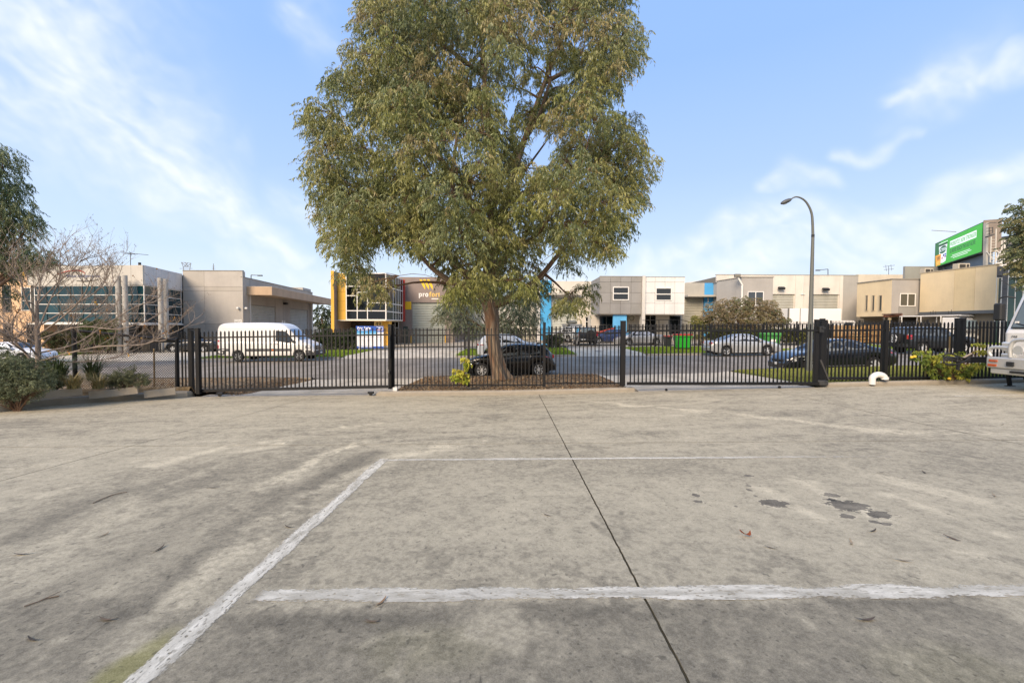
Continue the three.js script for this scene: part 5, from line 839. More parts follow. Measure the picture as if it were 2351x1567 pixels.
// patch on both sides from an outline in x, y
function sidePatch(sh, pts, off, sides = [1, -1]) {
  const out = [];
  const dense = []; pts.forEach((p, i) => { const q = pts[(i + 1) % pts.length], n = Math.max(1, Math.ceil(Math.hypot(q[0] - p[0], q[1] - p[1]) / 0.18)); for (let k = 0; k < n; k++) dense.push([lerp(p[0], q[0], k / n), lerp(p[1], q[1], k / n)]); });
  const cx = dense.reduce((a, p) => a + p[0], 0) / dense.length, cy = dense.reduce((a, p) => a + p[1], 0) / dense.length;
  for (const s of sides) {
    const g = new THREE.ShapeGeometry(new THREE.Shape(dense.map((p) => new THREE.Vector2(p[0], p[1])))), p = g.attributes.position;
    for (let i = 0; i < p.count; i++) p.setZ(i, s * (sh.zSide(p.getX(i), p.getY(i)) + off)); g.computeVertexNormals(); out.push(g);
    const rim = []; dense.forEach((a, i) => { const b = dense[(i + 1) % dense.length], za = s * (sh.zSide(...a) + off), zb = s * (sh.zSide(...b) + off), e = s * 0.03; rim.push(a[0], a[1], za, b[0], b[1], zb, a[0], a[1], za - e, a[0], a[1], za - e, b[0], b[1], zb, b[0], b[1], zb - e); });
    const r = new THREE.BufferGeometry(); r.setAttribute('position', new THREE.Float32BufferAttribute(rim, 3)); r.computeVertexNormals(); out.push(r);
  }
  return out;
}
function glassPatch(sh, x0, x1, inset, off) { // windscreen or rear window
  const pos = [], idx = [], nx = 8, nz = 10;
  for (let i = 0; i <= nx; i++) { const x = lerp(x0, x1, i / nx), w = sh.section(x)[10][0] * inset; for (let j = 0; j <= nz; j++) { const z = lerp(-w, w, j / nz); pos.push(x + Math.sign(x1 - x0) * off * 0.6, sh.yTop(x, z) + off, z); } }
  for (let i = 0; i < nx; i++) for (let j = 0; j < nz; j++) { const a = i * (nz + 1) + j, b = a + nz + 1; idx.push(a, a + 1, b, b, a + 1, b + 1); }
  const g = new THREE.BufferGeometry(); g.setAttribute('position', new THREE.Float32BufferAttribute(pos, 3)); g.setIndex(idx); g.computeVertexNormals(); return g;
}
function wheel(t, x, z, r, w, side, spokes, rimMat = alloy, label) {
  const prof = [[r * 0.62, -w / 2], [r * 0.9, -w / 2], [r * 0.985, -w * 0.36], [r, -w * 0.15], [r, w * 0.15], [r * 0.985, w * 0.36], [r * 0.9, w / 2], [r * 0.66, w / 2], [r * 0.62, w * 0.4], [r * 0.6, -w * 0.4]].map(([a, b]) => new THREE.Vector2(a, b));
  const ty = new THREE.LatheGeometry(prof, 28); ty.rotateX(Math.PI / 2); const m = new THREE.Group(); m.name = 'wheel'; m.position.set(x, r, z); t.add(m); if (side < 0) m.rotation.y = Math.PI;
  part(m, 'tyre', ty, rubber);
  const rim = new THREE.LatheGeometry([[r * 0.56, w * 0.1], [r * 0.6, w * 0.42], [r * 0.64, w * 0.46], [r * 0.645, w * 0.40], [r * 0.6, -w * 0.4]].map(([a, b]) => new THREE.Vector2(a, b)), 28); rim.rotateX(Math.PI / 2); const gs = [rim];
  for (let i = 0; i < spokes; i++) { const a = i / spokes * Math.PI * 2 + 0.3, q = new THREE.BoxGeometry(r * 0.5, r * (spokes > 6 ? 0.11 : 0.17), 0.035); q.translate(r * 0.34, 0, w * 0.36); q.rotateZ(a); gs.push(q); }
  const hub = new THREE.CylinderGeometry(r * 0.15, r * 0.17, 0.05, 14); hub.rotateX(Math.PI / 2); hub.translate(0, 0, w * 0.37); gs.push(hub);
  part(m, 'rim', gs, rimMat); const disc = new THREE.CylinderGeometry(r * 0.56, r * 0.56, 0.02, 20); disc.rotateX(Math.PI / 2); disc.translate(0, 0, w * 0.12); part(m, 'brake', disc, plasticDark);
  return m;
}
const plateMat = M(0xd9dad6, { roughness: 0.5 });
function makeCar(name, label, category, s, pos, turn, group) {
  const t = thing(name, label, category, pos, turn, group), sh = carShape(s), paint = s.paint;
  part(t, 'body', loftBody(s, sh), paint); const x1 = s.L - 0.2;
  part(t, 'underbody', [rbox(0.25, x1, s.sill - 0.04, s.sill + 0.3, -s.W * 0.38, s.W * 0.38, 0.04)], M(0x0c0c0d, { roughness: 0.9 }));
  for (const [i, wx] of s.wx.entries()) for (const z of [1, -1]) { wheel(t, wx, z * (s.W / 2 - 0.125), s.wheelR, 0.21, z, s.spokes || 5, s.rim || alloy); }
  for (const w of s.windows) for (const z of [1, -1]) part(t, 'side_window', sidePatch(sh, w, 0.004, [z]), s.glass || glassCar);
  if (s.pillar) for (const w of s.pillar) part(t, 'door_pillar', sidePatch(sh, w, 0.006), plasticDark);
  if (s.screen) part(t, 'windscreen', glassPatch(sh, s.screen[0], s.screen[1], 0.9, 0.006), s.screenGlass || glassCar);
  if (s.rear) part(t, 'rear_window', glassPatch(sh, s.rear[1], s.rear[0], 0.88, 0.006), s.glass || glassCar);
  for (const [n, m, p] of s.patches || []) for (const z of [1, -1]) part(t, n, sidePatch(sh, p, n === 'door_seam' ? 0.003 : 0.007, [z]), m);
  for (const [n, m, g] of s.extras || []) part(t, n, typeof g === 'function' ? g(sh) : g, m);
  for (const z of [1, -1]) if (s.mirror) { const [mx, my] = s.mirror, zz = sh.zSide(mx, my); part(t, 'mirror', [rbox(mx - 0.06, mx + 0.07, my - 0.05, my + 0.1, z > 0 ? zz + 0.03 : -zz - 0.22, z > 0 ? zz + 0.22 : -zz - 0.03, 0.035), bar(V3(mx, my - 0.03, z * (zz - 0.03)), V3(mx, my, z * (zz + 0.06)), 0.02)], s.mirrorMat || paint); }
  for (const [hx, hy] of s.handles || []) part(t, 'door_handle', [1, -1].map((z) => { const zz = sh.zSide(hx, hy); return rbox(hx - 0.09, hx + 0.09, hy - 0.015, hy + 0.015, z > 0 ? zz : -zz - 0.03, z > 0 ? zz + 0.03 : -zz, 0.01); }), s.handleMat || paint);
  return t;
}
const seam = (x, y0, y1, w = 0.014) => ['door_seam', M(0x0b0b0c), [[x, y0], [x + w, y0], [x + w, y1], [x, y1]]];
// where a car stands: its near side face at distance d, nearer end at px; returns group position and turn. Facing left: heading -x; right: heading +x
function park(xc, dc, face, L) { const x0 = face === 'right' ? xc - L / 2 : xc + L / 2, gl = G(xc - L * 0.3, dc), gr = G(xc + L * 0.3, dc); const t = { pos: [x0, (gl + gr) / 2, -dc], turn: face === 'right' ? 0 : Math.PI, tilt: Math.atan2(gr - gl, L * 0.6) }; return t; }
function stand(t, p) { t.rotation.order = 'ZYX'; t.rotation.z = p.tilt; const half = (p.turn ? -1 : 1); void half; return t; }

// ---- white high-roof van
{
  const W = 1.95, L = 6.25, d = 29.4 + W / 2, xr = X(497, 29.4), p = park(xr + L / 2, d, 'right', L), white = M(0xdcdbd6, { roughness: 0.4, clearcoat: 0.6, clearcoatRoughness: 0.15 });
  const s = { L, W, sill: 0.36, lift: 0.1, wheelR: 0.345, wx: [1.33, 5.3], roofW: 0.86, noseIn: 0.16, tailIn: 0.04, nose: 0.7, tail: 0.2, paint: white, spokes: 6, rim: M(0x8d8f90, { metalness: 0.5, roughness: 0.5 }),
    top: [[0, 2.2], [0.06, 2.36], [0.22, 2.48], [0.7, 2.54], [2.6, 2.54], [3.9, 2.48], [4.2, 2.4], [4.45, 2.26], [4.8, 1.92], [5.28, 1.42], [5.45, 1.32], [5.85, 1.16], [6.1, 1.0], [6.2, 0.82], [L, 0.6]], belt: [[0, 1.32], [3.3, 1.3], [5.0, 1.2], [5.45, 1.18], [6.0, 0.98], [L, 0.55]],
    windows: [[[3.78, 1.36], [4.7, 1.2], [5.06, 1.15], [4.62, 1.74], [4.45, 1.92], [3.8, 2.0]]], screen: [4.62, 5.3], glass: M(0x15181a, { roughness: 0.05, clearcoat: 1 }), screenGlass: M(0x5d6a78, { roughness: 0.05, clearcoat: 1 }),
    patches: [['bumper_strip', M(0x4a4b4c, { roughness: 0.7 }), [[0.05, 0.68], [0.85, 0.68], [0.85, 0.86], [0.05, 0.86]]], ['bumper_strip', M(0x4a4b4c, { roughness: 0.7 }), [[1.82, 0.66], [4.84, 0.66], [4.84, 0.82], [1.82, 0.84]]], ['tail_light', lampRed, [[0.015, 0.88], [0.12, 0.86], [0.14, 1.4], [0.03, 1.42]]], ['headlight', M(0x6d7274, { roughness: 0.15, clearcoat: 1 }), [[5.72, 0.82], [6.05, 0.8], [6.02, 0.98], [5.72, 1.12]]], ['side_marker', lampAmber, [[3.55, 0.7], [3.66, 0.7], [3.66, 0.78], [3.55, 0.78]]], ['front_bumper', M(0x3a3b3d, { roughness: 0.7 }), [[5.72, 0.38], [6.2, 0.38], [6.2, 0.66], [5.72, 0.72]]], ['rear_bumper', M(0x3a3b3d, { roughness: 0.7 }), [[0.02, 0.5], [0.55, 0.46], [0.55, 0.66], [0.02, 0.84]]], seam(3.72, 0.5, 2.1), seam(5.1, 0.55, 1.16), ['door_seam', M(0xb4b3ae), [[0.3, 1.3], [3.7, 1.28], [3.7, 1.295], [0.3, 1.315]]], ['door_seam', M(0xb4b3ae), [[0.3, 2.12], [3.7, 2.1], [3.7, 2.112], [0.3, 2.132]]], seam(2.25, 0.6, 2.1), ['door_seam', M(0x222324), [[3.76, 1.33], [4.75, 1.16], [4.75, 1.19], [3.76, 1.36]]]],
    extras: [['grille', M(0x1b1c1d, { roughness: 0.5 }), [rbox(L - 0.1, L + 0.05, 0.72, 1.0, -0.52, 0.52, 0.03)]], ['grille_bar', chrome, [0.78, 0.86, 0.94].map((y) => box(L + 0.052, L + 0.06, y - 0.012, y + 0.012, -0.5, 0.5))], ['emblem', chrome, new THREE.TorusGeometry(0.085, 0.014, 8, 20).rotateY(Math.PI / 2).translate(L + 0.07, 0.88, 0)], ['front_bumper', M(0x3a3b3d, { roughness: 0.7 }), rbox(L - 0.35, L + 0.07, 0.36, 0.66, -0.84, 0.84, 0.07)], ['number_plate', plateMat, rbox(L + 0.07, L + 0.085, 0.46, 0.57, -0.19, 0.19, 0.005)], ['spare_wheel', rubber, new THREE.CylinderGeometry(0.33, 0.33, 0.2, 20).translate(2.5, 0.3, 0)], ['rear_bumper', M(0x3a3b3d, { roughness: 0.7 }), rbox(-0.1, 0.1, 0.48, 0.66, -0.9, 0.9, 0.04)]],
    mirror: [4.98, 1.25], mirrorMat: M(0x3f4142, { roughness: 0.6 }), handles: [[3.86, 1.12], [3.5, 1.12]], handleMat: plasticDark };
  stand(makeCar('delivery_van', 'white high-roof delivery van parked behind the left gate', 'van', s, p.pos, p.turn), p);
}
const sedan = (o) => ({ L: 4.75, W: 1.8, sill: 0.2, lift: 0.14, wheelR: 0.325, wx: [1.0, 3.75], roofW: 0.7, noseIn: 0.22, tailIn: 0.16, nose: 0.8, tail: 0.6,
  top: [[0, 0.78], [0.05, 0.94], [0.2, 1.0], [0.75, 1.06], [0.95, 1.1], [1.45, 1.32], [1.75, 1.41], [2.2, 1.455], [2.65, 1.43], [3.0, 1.32], [3.4, 1.09], [3.62, 0.98], [4.2, 0.87], [4.52, 0.74], [4.68, 0.62], [4.75, 0.46]], belt: [[0, 0.76], [0.3, 0.94], [1.2, 0.97], [3.4, 0.9], [4.2, 0.82], [4.6, 0.66], [4.75, 0.42]],
  windows: [[[1.28, 1.0], [2.25, 0.97], [2.25, 1.37], [1.95, 1.36], [1.6, 1.25]], [[2.33, 0.97], [3.25, 0.93], [3.02, 1.17], [2.75, 1.31], [2.5, 1.36], [2.33, 1.37]]], screen: [2.72, 3.5], rear: [0.92, 1.62], mirror: [3.18, 0.98], handles: [[1.55, 0.86], [2.5, 0.84]], ...o });
{ // silver sedan
  const s = sedan({ L: 4.65, paint: M(0xb9bab8, { roughness: 0.3, metalness: 0.45, clearcoat: 1, clearcoatRoughness: 0.06 }), wx: [0.98, 3.66], spokes: 5 }), nd = 29.8, d = nd + 0.9, p = park(X(1640, nd) + 4.65 / 2 - 0.1, d, 'right', 4.65);
  s.patches = [['tail_light', lampRed, [[0.06, 0.78], [0.42, 0.8], [0.46, 0.96], [0.16, 0.97]]], ['headlight', lampClear, [[4.1, 0.66], [4.5, 0.6], [4.45, 0.72], [4.1, 0.82]]], seam(1.26, 0.3, 0.95), seam(2.29, 0.3, 0.95), seam(3.36, 0.32, 0.9), ['sill_trim', M(0xc5c6c4, { metalness: 0.5, roughness: 0.35 }), [[1.5, 0.24], [3.2, 0.24], [3.2, 0.29], [1.5, 0.29]]]];
  s.extras = [['number_plate', plateMat, rbox(-0.05, -0.035, 0.66, 0.78, -0.19, 0.19, 0.005)], ['rear_bumper', s.paint, rbox(-0.06, 0.2, 0.4, 0.62, -0.72, 0.72, 0.06)], ['tail_light', lampRed, [rbox(-0.02, 0.1, 0.76, 0.93, 0.48, 0.72, 0.02), rbox(-0.02, 0.1, 0.76, 0.93, -0.72, -0.48, 0.02)]], ['front_bumper', s.paint, rbox(4.4, 4.69, 0.26, 0.5, -0.62, 0.62, 0.07)]];
  stand(makeCar('sedan', 'silver sedan parked beyond the right gate', 'car', s, p.pos, p.turn, 'parked cars'), p);
}
{ // dark sedan at the right
  const L = 4.75, nd = 19.45, s = sedan({ L, paint: M(0x0b0f16, { roughness: 0.25, clearcoat: 1, clearcoatRoughness: 0.03 }), wx: [1.05, 3.8], glass: M(0x6c7172, { roughness: 0.03 }), spokes: 6, tail: 0.7 }), d = nd + 0.9, p = park(X(1866, nd) - 0.95 + L / 2, d, 'left', L);  // pale glass colour stands for buildings mirrored in the side windows
  s.patches = [['tail_light', lampRed, [[0.05, 0.76], [0.34, 0.8], [0.4, 0.93], [0.14, 0.95]]], ['headlight', lampClear, [[3.98, 0.6], [4.56, 0.52], [4.5, 0.64], [4.3, 0.74], [4.0, 0.76]]], seam(1.3, 0.3, 0.95), seam(2.29, 0.3, 0.95), seam(3.4, 0.32, 0.9), ['sill_trim', M(0x7e8284, { metalness: 0.5, roughness: 0.4 }), [[1.5, 0.3], [3.3, 0.3], [3.3, 0.325], [1.5, 0.325]]]];
  s.extras = [['number_plate', plateMat, rbox(L + 0.06, L + 0.075, 0.36, 0.47, -0.19, 0.19, 0.005)], ['front_bumper', M(0x0b0c0e, { roughness: 0.35, clearcoat: 1 }), rbox(L - 0.34, L + 0.06, 0.2, 0.5, -0.68, 0.68, 0.08)], ['grille', M(0x15171a, { roughness: 0.4 }), rbox(L - 0.05, L + 0.03, 0.5, 0.6, -0.36, 0.36, 0.02)], ['headlight', lampClear, [rbox(L - 0.4, L - 0.06, 0.5, 0.63, 0.44, 0.7, 0.05), rbox(L - 0.4, L - 0.06, 0.5, 0.63, -0.7, -0.44, 0.05)]], ['fog_lamp', lampClear, [0.5, -0.5].map((z) => new THREE.SphereGeometry(0.05, 10, 8).translate(L + 0.03, 0.3, z))], ['rear_bumper', s.paint, rbox(-0.05, 0.2, 0.34, 0.6, -0.72, 0.72, 0.06)], ['wiper', plasticDark, [bar(V3(3.52, 1.06, 0.5), V3(3.3, 1.17, -0.1), 0.012)]], ['roof_fin', s.paint, rbox(1.75, 1.9, 1.41, 1.47, -0.02, 0.02, 0.01)]];
  stand(makeCar('sedan', 'dark blue-black sedan parked behind the lamp post', 'car', s, p.pos, p.turn, 'parked cars'), p);
}
const hatch = (o) => ({ L: 4.14, W: 1.72, sill: 0.2, lift: 0.12, wheelR: 0.33, wx: [0.72, 3.3], roofW: 0.74, noseIn: 0.22, tailIn: 0.12, nose: 0.75, tail: 0.5,
  top: [[0, 0.62], [0.04, 0.9], [0.1, 1.0], [0.3, 1.24], [0.5, 1.38], [0.85, 1.46], [1.6, 1.5], [2.05, 1.47], [2.4, 1.36], [2.85, 1.12], [3.08, 1.02], [3.6, 0.92], [3.9, 0.8], [4.06, 0.66], [4.14, 0.46]], belt: [[0, 0.6], [0.2, 0.96], [0.8, 0.99], [2.9, 0.9], [3.6, 0.85], [3.95, 0.7], [4.14, 0.42]],
  windows: [[[0.62, 1.06], [1.55, 0.99], [1.55, 1.4], [1.1, 1.39], [0.82, 1.32]], [[1.66, 0.99], [2.68, 0.94], [2.4, 1.18], [2.12, 1.34], [1.9, 1.4], [1.66, 1.41]]], screen: [2.12, 2.96], rear: [0.1, 0.5], mirror: [2.62, 0.99], handles: [[0.98, 0.9], [1.85, 0.87]], ...o });
{ // dark hatchback behind the tree
  const L = 4.14, nd = 20.35, s = hatch({ paint: M(0x07090c, { roughness: 0.22, clearcoat: 1, clearcoatRoughness: 0.03 }), glass: M(0x5c6264, { roughness: 0.03 }), spokes: 8 }), d = nd + 0.86, p = park((X(1063, nd) + X(1276, nd)) / 2, d, 'left', L);  // glass colour made pale to paint in the reflection on the windows
  s.patches = [['tail_light', lampRed, [[0.06, 0.82], [0.4, 0.88], [0.46, 0.98], [0.12, 1.02]]], ['headlight', lampClear, [[3.5, 0.66], [3.95, 0.58], [3.9, 0.7], [3.55, 0.78]]], seam(0.82, 0.62, 1.0), seam(1.6, 0.28, 1.0), seam(2.72, 0.3, 0.95)];
  s.extras = [['rear_bumper', M(0x14171b, { roughness: 0.35, clearcoat: 1 }), rbox(-0.07, 0.25, 0.26, 0.62, -0.7, 0.7, 0.08)], ['tail_light', lampRed, [rbox(0.02, 0.14, 0.82, 0.99, 0.42, 0.7, 0.03), rbox(0.02, 0.14, 0.82, 0.99, -0.7, -0.42, 0.03)]], ['spoiler', s.paint, rbox(0.28, 0.6, 1.39, 1.43, -0.52, 0.52, 0.015)], ['front_bumper', s.paint, rbox(3.85, 4.16, 0.22, 0.5, -0.6, 0.6, 0.08)], ['roof_fin', plasticDark, rbox(0.62, 0.78, 1.44, 1.51, -0.02, 0.02, 0.015)]];
  stand(makeCar('hatchback', 'black hatchback parked behind the big tree trunk', 'car', s, p.pos, p.turn, 'parked cars'), p);
}
{ // white wagon beyond it
  const L = 4.5, nd = 29.6, s = hatch({ L, W: 1.82, wheelR: 0.35, wx: [0.85, 3.55], paint: M(0xdfdfdc, { roughness: 0.35, clearcoat: 1, clearcoatRoughness: 0.08 }), spokes: 5, glass: M(0x14181a, { roughness: 0.04, clearcoat: 1 }) });
  s.top = [[0, 0.72], [0.03, 1.0], [0.09, 1.1], [0.3, 1.42], [0.55, 1.58], [1.0, 1.62], [1.7, 1.63], [2.3, 1.58], [2.65, 1.44], [3.1, 1.15], [3.3, 1.08], [3.9, 1.0], [4.25, 0.88], [4.42, 0.74], [4.5, 0.5]]; s.belt = [[0, 0.7], [0.2, 1.04], [0.8, 1.07], [3.1, 1.02], [3.9, 0.94], [4.3, 0.78], [4.5, 0.45]];
  s.windows = [[[0.55, 1.12], [1.55, 1.08], [1.55, 1.5], [1.0, 1.5], [0.72, 1.42]], [[1.62, 1.08], [2.95, 1.04], [2.62, 1.3], [2.36, 1.46], [2.1, 1.52], [1.62, 1.52]]]; s.screen = [2.36, 3.18]; s.rear = [0.1, 0.5]; s.mirror = [2.9, 1.08]; s.handles = [[1.0, 0.98], [2.0, 0.96]];
  s.patches = [['tail_light', lampRed, [[0.04, 0.9], [0.5, 0.9], [0.3, 1.0], [0.06, 1.02]]], seam(1.58, 0.3, 1.06), seam(2.95, 0.32, 1.0), ['headlight', lampClear, [[3.9, 0.74], [4.3, 0.68], [4.25, 0.8], [3.95, 0.88]]]]; s.extras = [['tail_light', lampRed, [rbox(-0.01, 0.1, 0.9, 1.0, 0.4, 0.78, 0.02), rbox(-0.01, 0.1, 0.9, 1.0, -0.78, -0.4, 0.02)]]];
  const p = park(X(1096, nd) + L / 2, nd + 0.91, 'right', L); stand(makeCar('wagon', 'white wagon parked across the street behind the trunk', 'car', s, p.pos, p.turn, 'parked cars'), p);
}
const offroad = (o) => ({ L: 4.5, W: 1.86, sill: 0.4, lift: 0.12, wheelR: 0.4, wx: [1.0, 3.7], roofW: 0.84, noseIn: 0.12, tailIn: 0.05, nose: 0.6, tail: 0.3,
  top: [[0, 1.1], [0.02, 1.28], [0.08, 1.5], [0.16, 1.7], [0.4, 1.78], [1.4, 1.8], [2.3, 1.77], [2.6, 1.66], [3.0, 1.32], [3.2, 1.2], [3.9, 1.14], [4.3, 1.04], [4.44, 0.9], [4.5, 0.6]], belt: [[0, 1.08], [0.3, 1.16], [3.1, 1.14], [3.9, 1.08], [4.35, 0.95], [4.5, 0.56]],
  windows: [[[0.28, 1.24], [0.95, 1.2], [0.95, 1.66], [0.36, 1.66]], [[1.03, 1.2], [1.85, 1.18], [1.85, 1.67], [1.03, 1.67]], [[1.94, 1.18], [2.95, 1.16], [2.6, 1.5], [2.4, 1.64], [1.94, 1.67]]], screen: [2.42, 3.1], rear: [0.03, 0.17], mirror: [2.85, 1.2], handles: [[1.2, 1.06], [2.1, 1.05]], ...o });
{ // dark off-roader at the right
  const L = 4.4, nd = 29.4, s = offroad({ L, paint: M(0x191d22, { roughness: 0.3, metalness: 0.2, clearcoat: 1, clearcoatRoughness: 0.05 }), glass: M(0x47505a, { roughness: 0.04, clearcoat: 1 }), wx: [0.95, 3.55], spokes: 6 });
  s.patches = [['tail_light', lampRed, [[0.02, 0.98], [0.3, 1.0], [0.32, 1.26], [0.04, 1.26]]], seam(1.0, 0.8, 1.7), seam(1.9, 0.45, 1.7), seam(3.0, 0.45, 1.15), ['wheel_arch', plasticDark, [[0.42, 0.82], [1.5, 0.82], [1.36, 0.98], [0.56, 0.98]]]];
  s.extras = [['tail_light', lampRed, [rbox(-0.03, 0.08, 0.98, 1.25, 0.7, 0.9, 0.03), rbox(-0.03, 0.08, 0.98, 1.25, -0.9, -0.7, 0.03)]], ['spare_wheel', rubber, (() => { const g = new THREE.CylinderGeometry(0.38, 0.38, 0.24, 24); g.rotateZ(Math.PI / 2); g.translate(-0.14, 1.02, 0.05); return g; })()], ['spare_rim', alloy, (() => { const gs = []; for (let i = 0; i < 6; i++) { const q = new THREE.BoxGeometry(0.03, 0.24, 0.08); q.translate(0, 0.14, 0); q.rotateX(i * Math.PI / 3); q.translate(-0.27, 1.02, 0.05); gs.push(q); } const r = new THREE.TorusGeometry(0.26, 0.025, 6, 24); r.rotateY(Math.PI / 2); r.translate(-0.262, 1.02, 0.05); gs.push(r); return gs; })()], ['rear_bumper', plasticDark, rbox(-0.12, 0.15, 0.46, 0.68, -0.86, 0.86, 0.05)], ['number_plate', plateMat, rbox(-0.14, -0.125, 0.72, 0.84, -0.8, -0.45, 0.005)], ['roof_rail', plasticDark, [1, -1].map((z) => tube([V3(0.35, 1.72, z * 0.72), V3(0.6, 1.85, z * 0.72), V3(2.0, 1.85, z * 0.72), V3(2.3, 1.74, z * 0.72)], 0.018, 5, 16))]];
  const p = park(X(2123, nd) - 0.95 + L / 2, nd + 0.93, 'right', L); stand(makeCar('off_roader', 'dark off-roader with a spare wheel behind the lemon bush', 'car', s, p.pos, p.turn, 'parked cars'), p);
}
{ // forecourt cars
  const at = (px, py, s, face, label, name = 'sedan', dEst = 44) => { const d = dEst, p = park(X(px, d), d, face, s.L); return stand(makeCar(name, label, 'car', s, p.pos, p.turn, 'parked cars'), p); };
  at(1470, 798, sedan({ L: 4.3, wx: [0.8, 3.45], paint: M(0xb5b6b7, { roughness: 0.3, metalness: 0.4, clearcoat: 1 }), patches: [seam(1.3, 0.3, 0.95), ['headlight', lampClear, [[3.7, 0.62], [4.1, 0.56], [4.05, 0.68], [3.75, 0.78]]]] }), 'left', 'silver car in the forecourt left of the green bin', 'sedan', 45);
  at(1398, 790, hatch({ paint: M(0x2b3a63, { roughness: 0.3, clearcoat: 1 }), patches: [seam(1.6, 0.28, 1.0)] }), 'left', 'blue car with a red item on it beside the blue entrance panel', 'hatchback', 49.5);
  at(450, 806, sedan({ paint: M(0x15171a, { roughness: 0.25, clearcoat: 1 }), L: 4.5, patches: [seam(1.3, 0.3, 0.95), seam(2.29, 0.3, 0.95)] }), 'left', 'black sedan in the forecourt left of the white van', 'sedan', 40.8);
  at(30, 822, sedan({ paint: M(0xd9dce0, { roughness: 0.3, clearcoat: 1 }), patches: [seam(1.3, 0.3, 0.95), seam(2.29, 0.3, 0.95), ['headlight', lampClear, [[4.1, 0.62], [4.5, 0.56], [4.45, 0.7], [4.1, 0.8]]]] }), 'right', 'white car half hidden by the bare tree at the left edge', 'sedan', 31);
  // black off-roader seen from behind
  const s = offroad({ L: 4.4, paint: M(0x121416, { roughness: 0.35, clearcoat: 1 }), wx: [0.95, 3.55], wheelR: 0.42, glass: M(0x59656d, { roughness: 0.05, clearcoat: 1 }), extras: [['spare_wheel', rubber, new THREE.CylinderGeometry(0.4, 0.4, 0.24, 22).rotateZ(Math.PI / 2).translate(-0.14, 1.12, 0.2)], ['tail_light', lampRed, [rbox(-0.03, 0.06, 0.95, 1.4, 0.78, 0.92, 0.02), rbox(-0.03, 0.06, 0.95, 1.4, -0.92, -0.78, 0.02)]], ['rear_bumper', plasticDark, rbox(-0.16, 0.1, 0.5, 0.72, -0.9, 0.9, 0.04)], ['number_plate', plateMat, rbox(-0.18, -0.165, 0.58, 0.68, -0.7, -0.3, 0.005)]] });
  const d = 43, x = X(1351, d); const t = makeCar('off_roader', 'black off-roader seen from behind in the forecourt', 'car', s, [x, G(x, d), -d], Math.PI / 2, 'parked cars');
  part(t, 'rear_glass', rbox(-0.02, 0.01, 1.25, 1.66, -0.68, 0.68, 0.02), M(0x7c8a90, { roughness: 0.06, clearcoat: 1 }));
  // utility with roof box behind it
  const u = offroad({ L: 4.8, paint: M(0xb9bdbd, { roughness: 0.35, clearcoat: 1 }), extras: [['roof_box', M(0x5f6058, { roughness: 0.5 }), (() => { const g = new THREE.SphereGeometry(1, 18, 10); g.scale(0.95, 0.22, 0.42); g.translate(1.6, 2.25, 0); return g; })()], ['roof_rack', M(0x8b8d8c, { roughness: 0.5 }), [box(0.7, 0.76, 1.78, 2.06, -0.8, 0.8), box(2.3, 2.36, 1.76, 2.06, -0.8, 0.8), box(0.6, 2.5, 2.03, 2.06, -0.82, -0.76), box(0.6, 2.5, 2.03, 2.06, 0.76, 0.82)]]] });
  const e = 50, xe = X(1322, e); makeCar('off_roader', 'pale off-roader with a roof box behind the black one', 'car', u, [xe + 0.5, G(xe, e), -e], Math.PI / 2 + 0.5, 'parked cars');
  { const p = P(1385, 758, 49), r = single('kayak', 'red kayak lying on the blue car', 'kayak', (() => { const g = new THREE.SphereGeometry(1, 16, 8); g.scale(1.5, 0.13, 0.28); g.rotateZ(0.28); return g; })(), M(0xa8402c, { roughness: 0.5 }), [p.x + 0.1, p.y - 0.12, -49.5]); void r; }
}
console.log('cars done');
// ================================================================ trees and plants
// a leaf is a long diamond folded on its midrib; a spray is a short hanging twig of leaves
function sprayGeo(n, len, wid, reach, droop, seed, twig = true) {
  reseed(seed); const pos = [], q = new THREE.Quaternion(), e = new THREE.Euler();
  for (let i = 0; i < n; i++) {
    const t = (i + rnd()) / n, bx = reach * Math.sin(t * 1.3) , by = -reach * droop * t * t + rr(-0.03, 0.03), bz = rr(-0.12, 0.12) * reach;
    const l = len * rr(0.7, 1.25), w = wid * rr(0.8, 1.25), yaw = rr(0, 6.28), pitch = droop > 0.1 ? -rr(0.75, 1.5) : rr(-0.9, 0.7);
    e.set(0, yaw, pitch, 'YXZ'); q.setFromEuler(e); const roll = new THREE.Quaternion().setFromAxisAngle(V3(1, 0, 0), rr(0, 6.28));
    const P0 = (x, y, z) => V3(x, y, z).applyQuaternion(roll).applyQuaternion(q).add(V3(bx, by, bz));
    const a = P0(0, 0, 0), b = P0(l * 0.4, w / 2, 0.0), c = P0(l * 0.4, -w / 2, 0.0), d = P0(l, rr(-0.15, 0.15) * w, -l * 0.12);
    for (const v of [a, c, b, b, c, d]) pos.push(v.x, v.y, v.z);
  }
  if (twig) { const m = 4; for (let i = 0; i < m; i++) { const f = (k) => V3(reach * Math.sin(k * 1.3), -reach * droop * k * k, 0), a = f(i / m), b = f((i + 1) / m), w = 0.004; pos.push(a.x, a.y + w, a.z, a.x, a.y - w, a.z, b.x, b.y, b.z + w); pos.push(a.x, a.y, a.z - w, b.x, b.y + w, b.z, b.x, b.y - w, b.z); } }
  const g = new THREE.BufferGeometry(); g.setAttribute('position', new THREE.Float32BufferAttribute(pos, 3)); g.computeVertexNormals(); return g;
}
const leafMat = (t = 0.25, rough = 0.55) => M(0xffffff, { roughness: rough, transmission: t, thickness: 0, specularIntensity: 0.4 });
const foliageMat = M(0xffffff, { roughness: 0.42, transmission: 0.22, thickness: 0, specularIntensity: 0.7 }), softMat = leafMat(0.25, 0.8);
